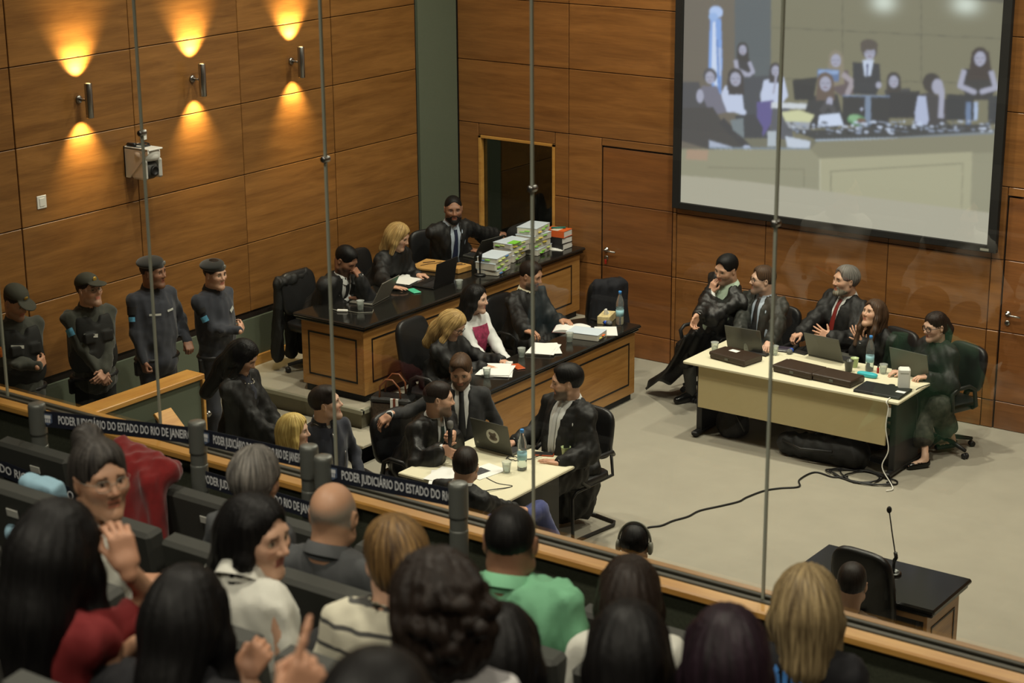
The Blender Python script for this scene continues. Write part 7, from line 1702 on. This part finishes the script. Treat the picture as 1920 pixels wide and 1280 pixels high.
# flag
fill([(245, 95), (300, 95), (306, 300), (300, 470), (262, 470), (238, 340)], (128, 164, 222)); fill([(258, 110), (272, 110), (282, 460), (250, 380)], (206, 218, 240)); oval((275, 62), 34, 30, (176, 198, 236)); oval((262, 85), 24, 20, (150, 180, 226)); fill([(276, 200), (284, 200), (296, 460), (290, 460)], (96, 130, 190)); fill([(285, 240), (300, 240), (300, 380), (290, 380)], (196, 206, 226), 0.6)
SKN, PAL = (164, 164, 182), (196, 204, 226)
def pic_person(head, hr, hair, body, top, face=SKN, hairpoly=None, arms=(), long_=True):
    fill(body, top)
    if hairpoly: fill(hairpoly, hair)
    oval((head[0], head[1]-hr*0.25), hr*1.15, hr*1.25, hair)
    if long_: fill([(head[0]-hr*1.15, head[1]-hr*0.2), (head[0]+hr*1.15, head[1]-hr*0.2), (head[0]+hr*1.3, head[1]+hr*2.4), (head[0]-hr*1.3, head[1]+hr*2.4)], hair)
    oval((head[0], head[1]+hr*0.12), hr*0.78, hr*1.02, face); fill([(head[0]-hr*0.6, head[1]-hr*0.05), (head[0]-hr*0.15, head[1]-hr*0.05), (head[0]-hr*0.15, head[1]+hr*0.12), (head[0]-hr*0.6, head[1]+hr*0.12)], (96, 92, 104), 0.7); fill([(head[0]+hr*0.15, head[1]-hr*0.05), (head[0]+hr*0.6, head[1]-hr*0.05), (head[0]+hr*0.6, head[1]+hr*0.12), (head[0]+hr*0.15, head[1]+hr*0.12)], (96, 92, 104), 0.7); line((head[0]-hr*0.3, head[1]+hr*0.62), (head[0]+hr*0.3, head[1]+hr*0.62), hr*0.13, (120, 90, 100)); line((head[0], head[1]+hr*0.05), (head[0]+hr*0.06, head[1]+hr*0.36), hr*0.12, (140, 138, 156), 0.8)
    for (p, w, c) in arms:
        for i in range(len(p)-1): line(p[i], p[i+1], w, c); oval(p[i+1], w*0.5, w*0.5, c)
pic_person((408, 248), 24, (52, 50, 52), [(366, 300), (440, 290), (464, 380), (370, 390)], (54, 54, 60), arms=[([(372, 300), (380, 350), (440, 378)], 20, SKN), ([(440, 310), (460, 360), (425, 382)], 18, SKN)])
fill([(405, 385), (545, 378), (545, 690), (405, 690)], (66, 70, 78))
pic_person((572, 352), 26, (60, 56, 60), [(520, 400), (612, 385), (634, 480), (600, 520), (500, 530), (496, 470)], PAL, arms=[([(525, 405), (512, 480), (556, 500)], 26, PAL), ([(560, 470), (575, 380)], 10, SKN)])
fill([(478, 510), (560, 500), (560, 600), (510, 680), (480, 620)], (92, 84, 140)); fill([(550, 510), (745, 520), (745, 545), (550, 540)], (206, 210, 214)); fill([(556, 540), (640, 540), (660, 700), (540, 690)], (86, 88, 96))
pic_person((872, 300), 32, (134, 124, 104), [(826, 360), (930, 350), (962, 468), (900, 480), (820, 420)], (96, 82, 86), hairpoly=[(836, 290), (906, 290), (915, 420), (830, 440)], arms=[([(905, 370), (955, 410), (930, 468)], 26, (160, 150, 156))])
fill([(782, 345), (890, 350), (885, 410), (780, 400)], (92, 116, 156)); fill([(786, 350), (886, 354), (882, 372), (784, 368)], (140, 166, 206))
pic_person((820, 415), 36, (98, 82, 72), [(740, 480), (880, 470), (905, 580), (880, 640), (730, 640), (716, 560)], (50, 52, 56), arms=[([(800, 560), (840, 500)], 30, (70, 70, 74)), ([(865, 560), (835, 505)], 28, (70, 70, 74)), ([(838, 520), (842, 500)], 30, SKN)])
fill([(655, 400), (780, 385), (760, 500), (665, 500)], (40, 42, 46))
fill([(955, 310), (1090, 320), (1096, 420), (1072, 475), (960, 470)], (44, 48, 56)); pic_person((1040, 262), 34, (72, 66, 62), [(1005, 300), (1060, 300), (1045, 380), (1015, 380)], (196, 206, 224), long_=False); oval((1038, 225), 44, 28, (80, 72, 66)); oval((1010, 240), 16, 24, (80, 72, 66)); line((1030, 320), (1028, 378), 10, (60, 66, 110)); line((970, 420), (1080, 430), 26, (46, 50, 58)); oval((1085, 425), 14, 16, SKN)
pic_person((1160, 405), 30, (54, 50, 50), [(1112, 450), (1240, 440), (1270, 520), (1140, 540)], (60, 62, 66)); fill([(1140, 480), (1160, 470), (1150, 550), (1138, 550)], (190, 200, 220))
fill([(908, 475), (1140, 478), (1135, 640), (900, 625)], (44, 46, 50)); fill([(1018, 480), (1046, 480), (1046, 640), (1016, 640)], (118, 134, 156)); line((905, 478), (1140, 482), 6, (120, 140, 170)); fill([(1140, 460), (1290, 455), (1275, 590), (1135, 590)], (40, 42, 48)); oval((1000, 545), 5, 8, PAL)
fill([(1290, 470), (1350, 460), (1425, 500), (1425, 610), (1265, 665), (1262, 560)], (60, 58, 62)); fill([(1280, 480), (1320, 480), (1335, 600), (1310, 660), (1268, 660), (1266, 560)], (176, 184, 210)); oval((1350, 415), 46, 50, (52, 48, 48)); oval((1378, 432), 28, 38, SKN); line((1395, 590), (1400, 440), 26, SKN); oval((1390, 425), 16, 20, SKN)
pic_person((1590, 290), 36, (52, 42, 42), [(1510, 345), (1650, 345), (1668, 450), (1640, 500), (1530, 500), (1500, 440)], (44, 44, 48), hairpoly=[(1550, 260), (1635, 260), (1652, 400), (1528, 400)], arms=[([(1512, 350), (1490, 430), (1560, 460)], 26, SKN), ([(1645, 355), (1668, 440), (1600, 458)], 26, SKN)])
fill([(1420, 470), (1560, 475), (1560, 600), (1420, 600)], (40, 44, 50)); fill([(1520, 510), (1545, 510), (1545, 640), (1518, 640)], (104, 124, 156)); fill([(1630, 480), (1745, 470), (1735, 620), (1630, 620)], (46, 50, 56)); fill([(1560, 510), (1580, 510), (1576, 600), (1560, 600)], (170, 186, 214))
pic_person((372, 392), 34, (60, 56, 58), [(320, 430), (400, 420), (415, 560), (320, 560), (300, 470)], PAL, arms=[([(320, 450), (330, 530), (410, 560)], 30, PAL)])
pic_person((245, 385), 30, (76, 74, 78), [(205, 430), (280, 430), (330, 560), (230, 580), (190, 470)], (112, 110, 124), long_=False)
fill([(100, 410), (190, 410), (215, 500), (240, 560), (90, 560)], (70, 70, 74)); oval((195, 480), 18, 34, SKN)
fill([(95, 540), (260, 535), (300, 600), (360, 680), (420, 740), (240, 745), (90, 700)], (64, 62, 62)); line((300, 600), (440, 745), 36, (56, 56, 60)); oval((430, 740), 22, 14, PAL)
fill([(370, 575), (470, 570), (510, 640), (500, 690), (380, 690)], (58, 60, 66)); fill([(345, 600), (410, 590), (415, 690), (360, 650)], (116, 126, 130))
# papers, plant, clutter
fill([(600, 560), (690, 550), (765, 575), (745, 610), (620, 605)], (206, 206, 160)); fill([(620, 605), (745, 610), (735, 655), (640, 640)], (158, 162, 168)); fill([(790, 575), (890, 565), (910, 625), (780, 635)], (206, 216, 236)); oval((975, 600), 46, 28, (92, 140, 96)); oval((965, 590), 30, 18, (132, 176, 130)); oval((1000, 605), 24, 16, (110, 84, 70))
rs = np.random.RandomState(2)
fill([(620, 640), (780, 700), (1180, 688), (1640, 660), (1640, 620), (1180, 625), (760, 650)], (58, 60, 62))
for k in range(150):
    x = rs.uniform(650, 1680); y = 640+rs.uniform(-28, 30)-(x-700)*0.012; oval((x, y), rs.uniform(4, 18), rs.uniform(2, 7), [(34, 36, 40), (150, 162, 184), (206, 216, 236), (80, 84, 92)][rs.randint(4)], 0.85)
fill([(620, 680), (745, 705), (740, 742), (630, 735)], (196, 204, 216)); fill([(532, 655), (575, 655), (575, 730), (530, 730)], (176, 184, 190)); fill([(240, 700), (360, 735), (356, 745), (240, 742)], (170, 178, 196)); line((240, 738), (742, 742), 8, (120, 136, 150))
fill([(770, 695), (1180, 684), (1660, 655), (1660, 672), (1180, 702), (770, 706)], (122, 130, 136)); line((770, 700), (1180, 690), 5, (176, 190, 204))
# bench front and floor
fill([(85, 745), (745, 745), (780, 706), (1180, 702), (1700, 668), (1680, 1110), (80, 900)], (146, 142, 116)); fill([(745, 745), (780, 706), (1700, 668), (1695, 760), (790, 790)], (132, 128, 104))
fill([(790, 792), (1552, 758), (1540, 1075), (790, 955)], (168, 163, 132)); line((845, 855), (1505, 815), 5, (120, 118, 94)); line((847, 855), (847, 955), 5, (120, 118, 94)); line((1505, 815), (1498, 1050), 5, (138, 134, 108)); line((230, 835), (716, 845), 5, (124, 120, 96)); line((714, 845), (712, 935), 5, (124, 120, 96)); line((793, 792), (793, 955), 5, (188, 184, 158))
fill([(70, 872), (300, 890), (800, 950), (1300, 1018), (1760, 1078), (1760, 1320), (70, 1200)], (172, 166, 144)); fill([(130, 745), (235, 750), (232, 800), (125, 795)], (176, 140, 116), 0.7)
pic = cv.reshape(NZS, SS, NXS, SS, 3).mean((1, 3))
for _ in range(2):
    k = np.pad(pic, ((1, 1), (1, 1), (0, 0)), 'edge'); pic = (k[1:-1, 1:-1]*2+k[:-2, 1:-1]+k[2:, 1:-1]+k[1:-1, :-2]+k[1:-1, 2:])/6
pic = 0.028+0.92*pic*np.array([0.97, 1.0, 1.06])
gx, gz = np.meshgrid(np.linspace(-hw_, hw_, NXS), np.linspace(-hh_, hh_, NZS)); V_ = np.stack([gx.ravel(), np.full(gx.size, -0.048), gz.ravel()], 1)
I_ = np.arange(NXS*NZS).reshape(NZS, NXS); Q_ = np.stack([I_[:-1, :-1].ravel(), I_[:-1, 1:].ravel(), I_[1:, 1:].ravel(), I_[1:, :-1].ravel()], 1)
msc = bpy.data.materials.new('projected_picture'); msc.use_nodes = True; nt = msc.node_tree; b_ = nt.nodes['Principled BSDF']; a_ = nt.nodes.new('ShaderNodeAttribute'); a_.attribute_name = 'Col'
b_.inputs['Base Color'].default_value = (0.02, 0.02, 0.02, 1); b_.inputs['Roughness'].default_value = 0.9; nt.links.new(a_.outputs['Color'], b_.inputs['Emission Color']); b_.inputs['Emission Strength'].default_value = 1.0
np_obj('projected_image', V_, Q_, msc, scr, pic.reshape(-1, 3))
bpy.context.view_layer.update()
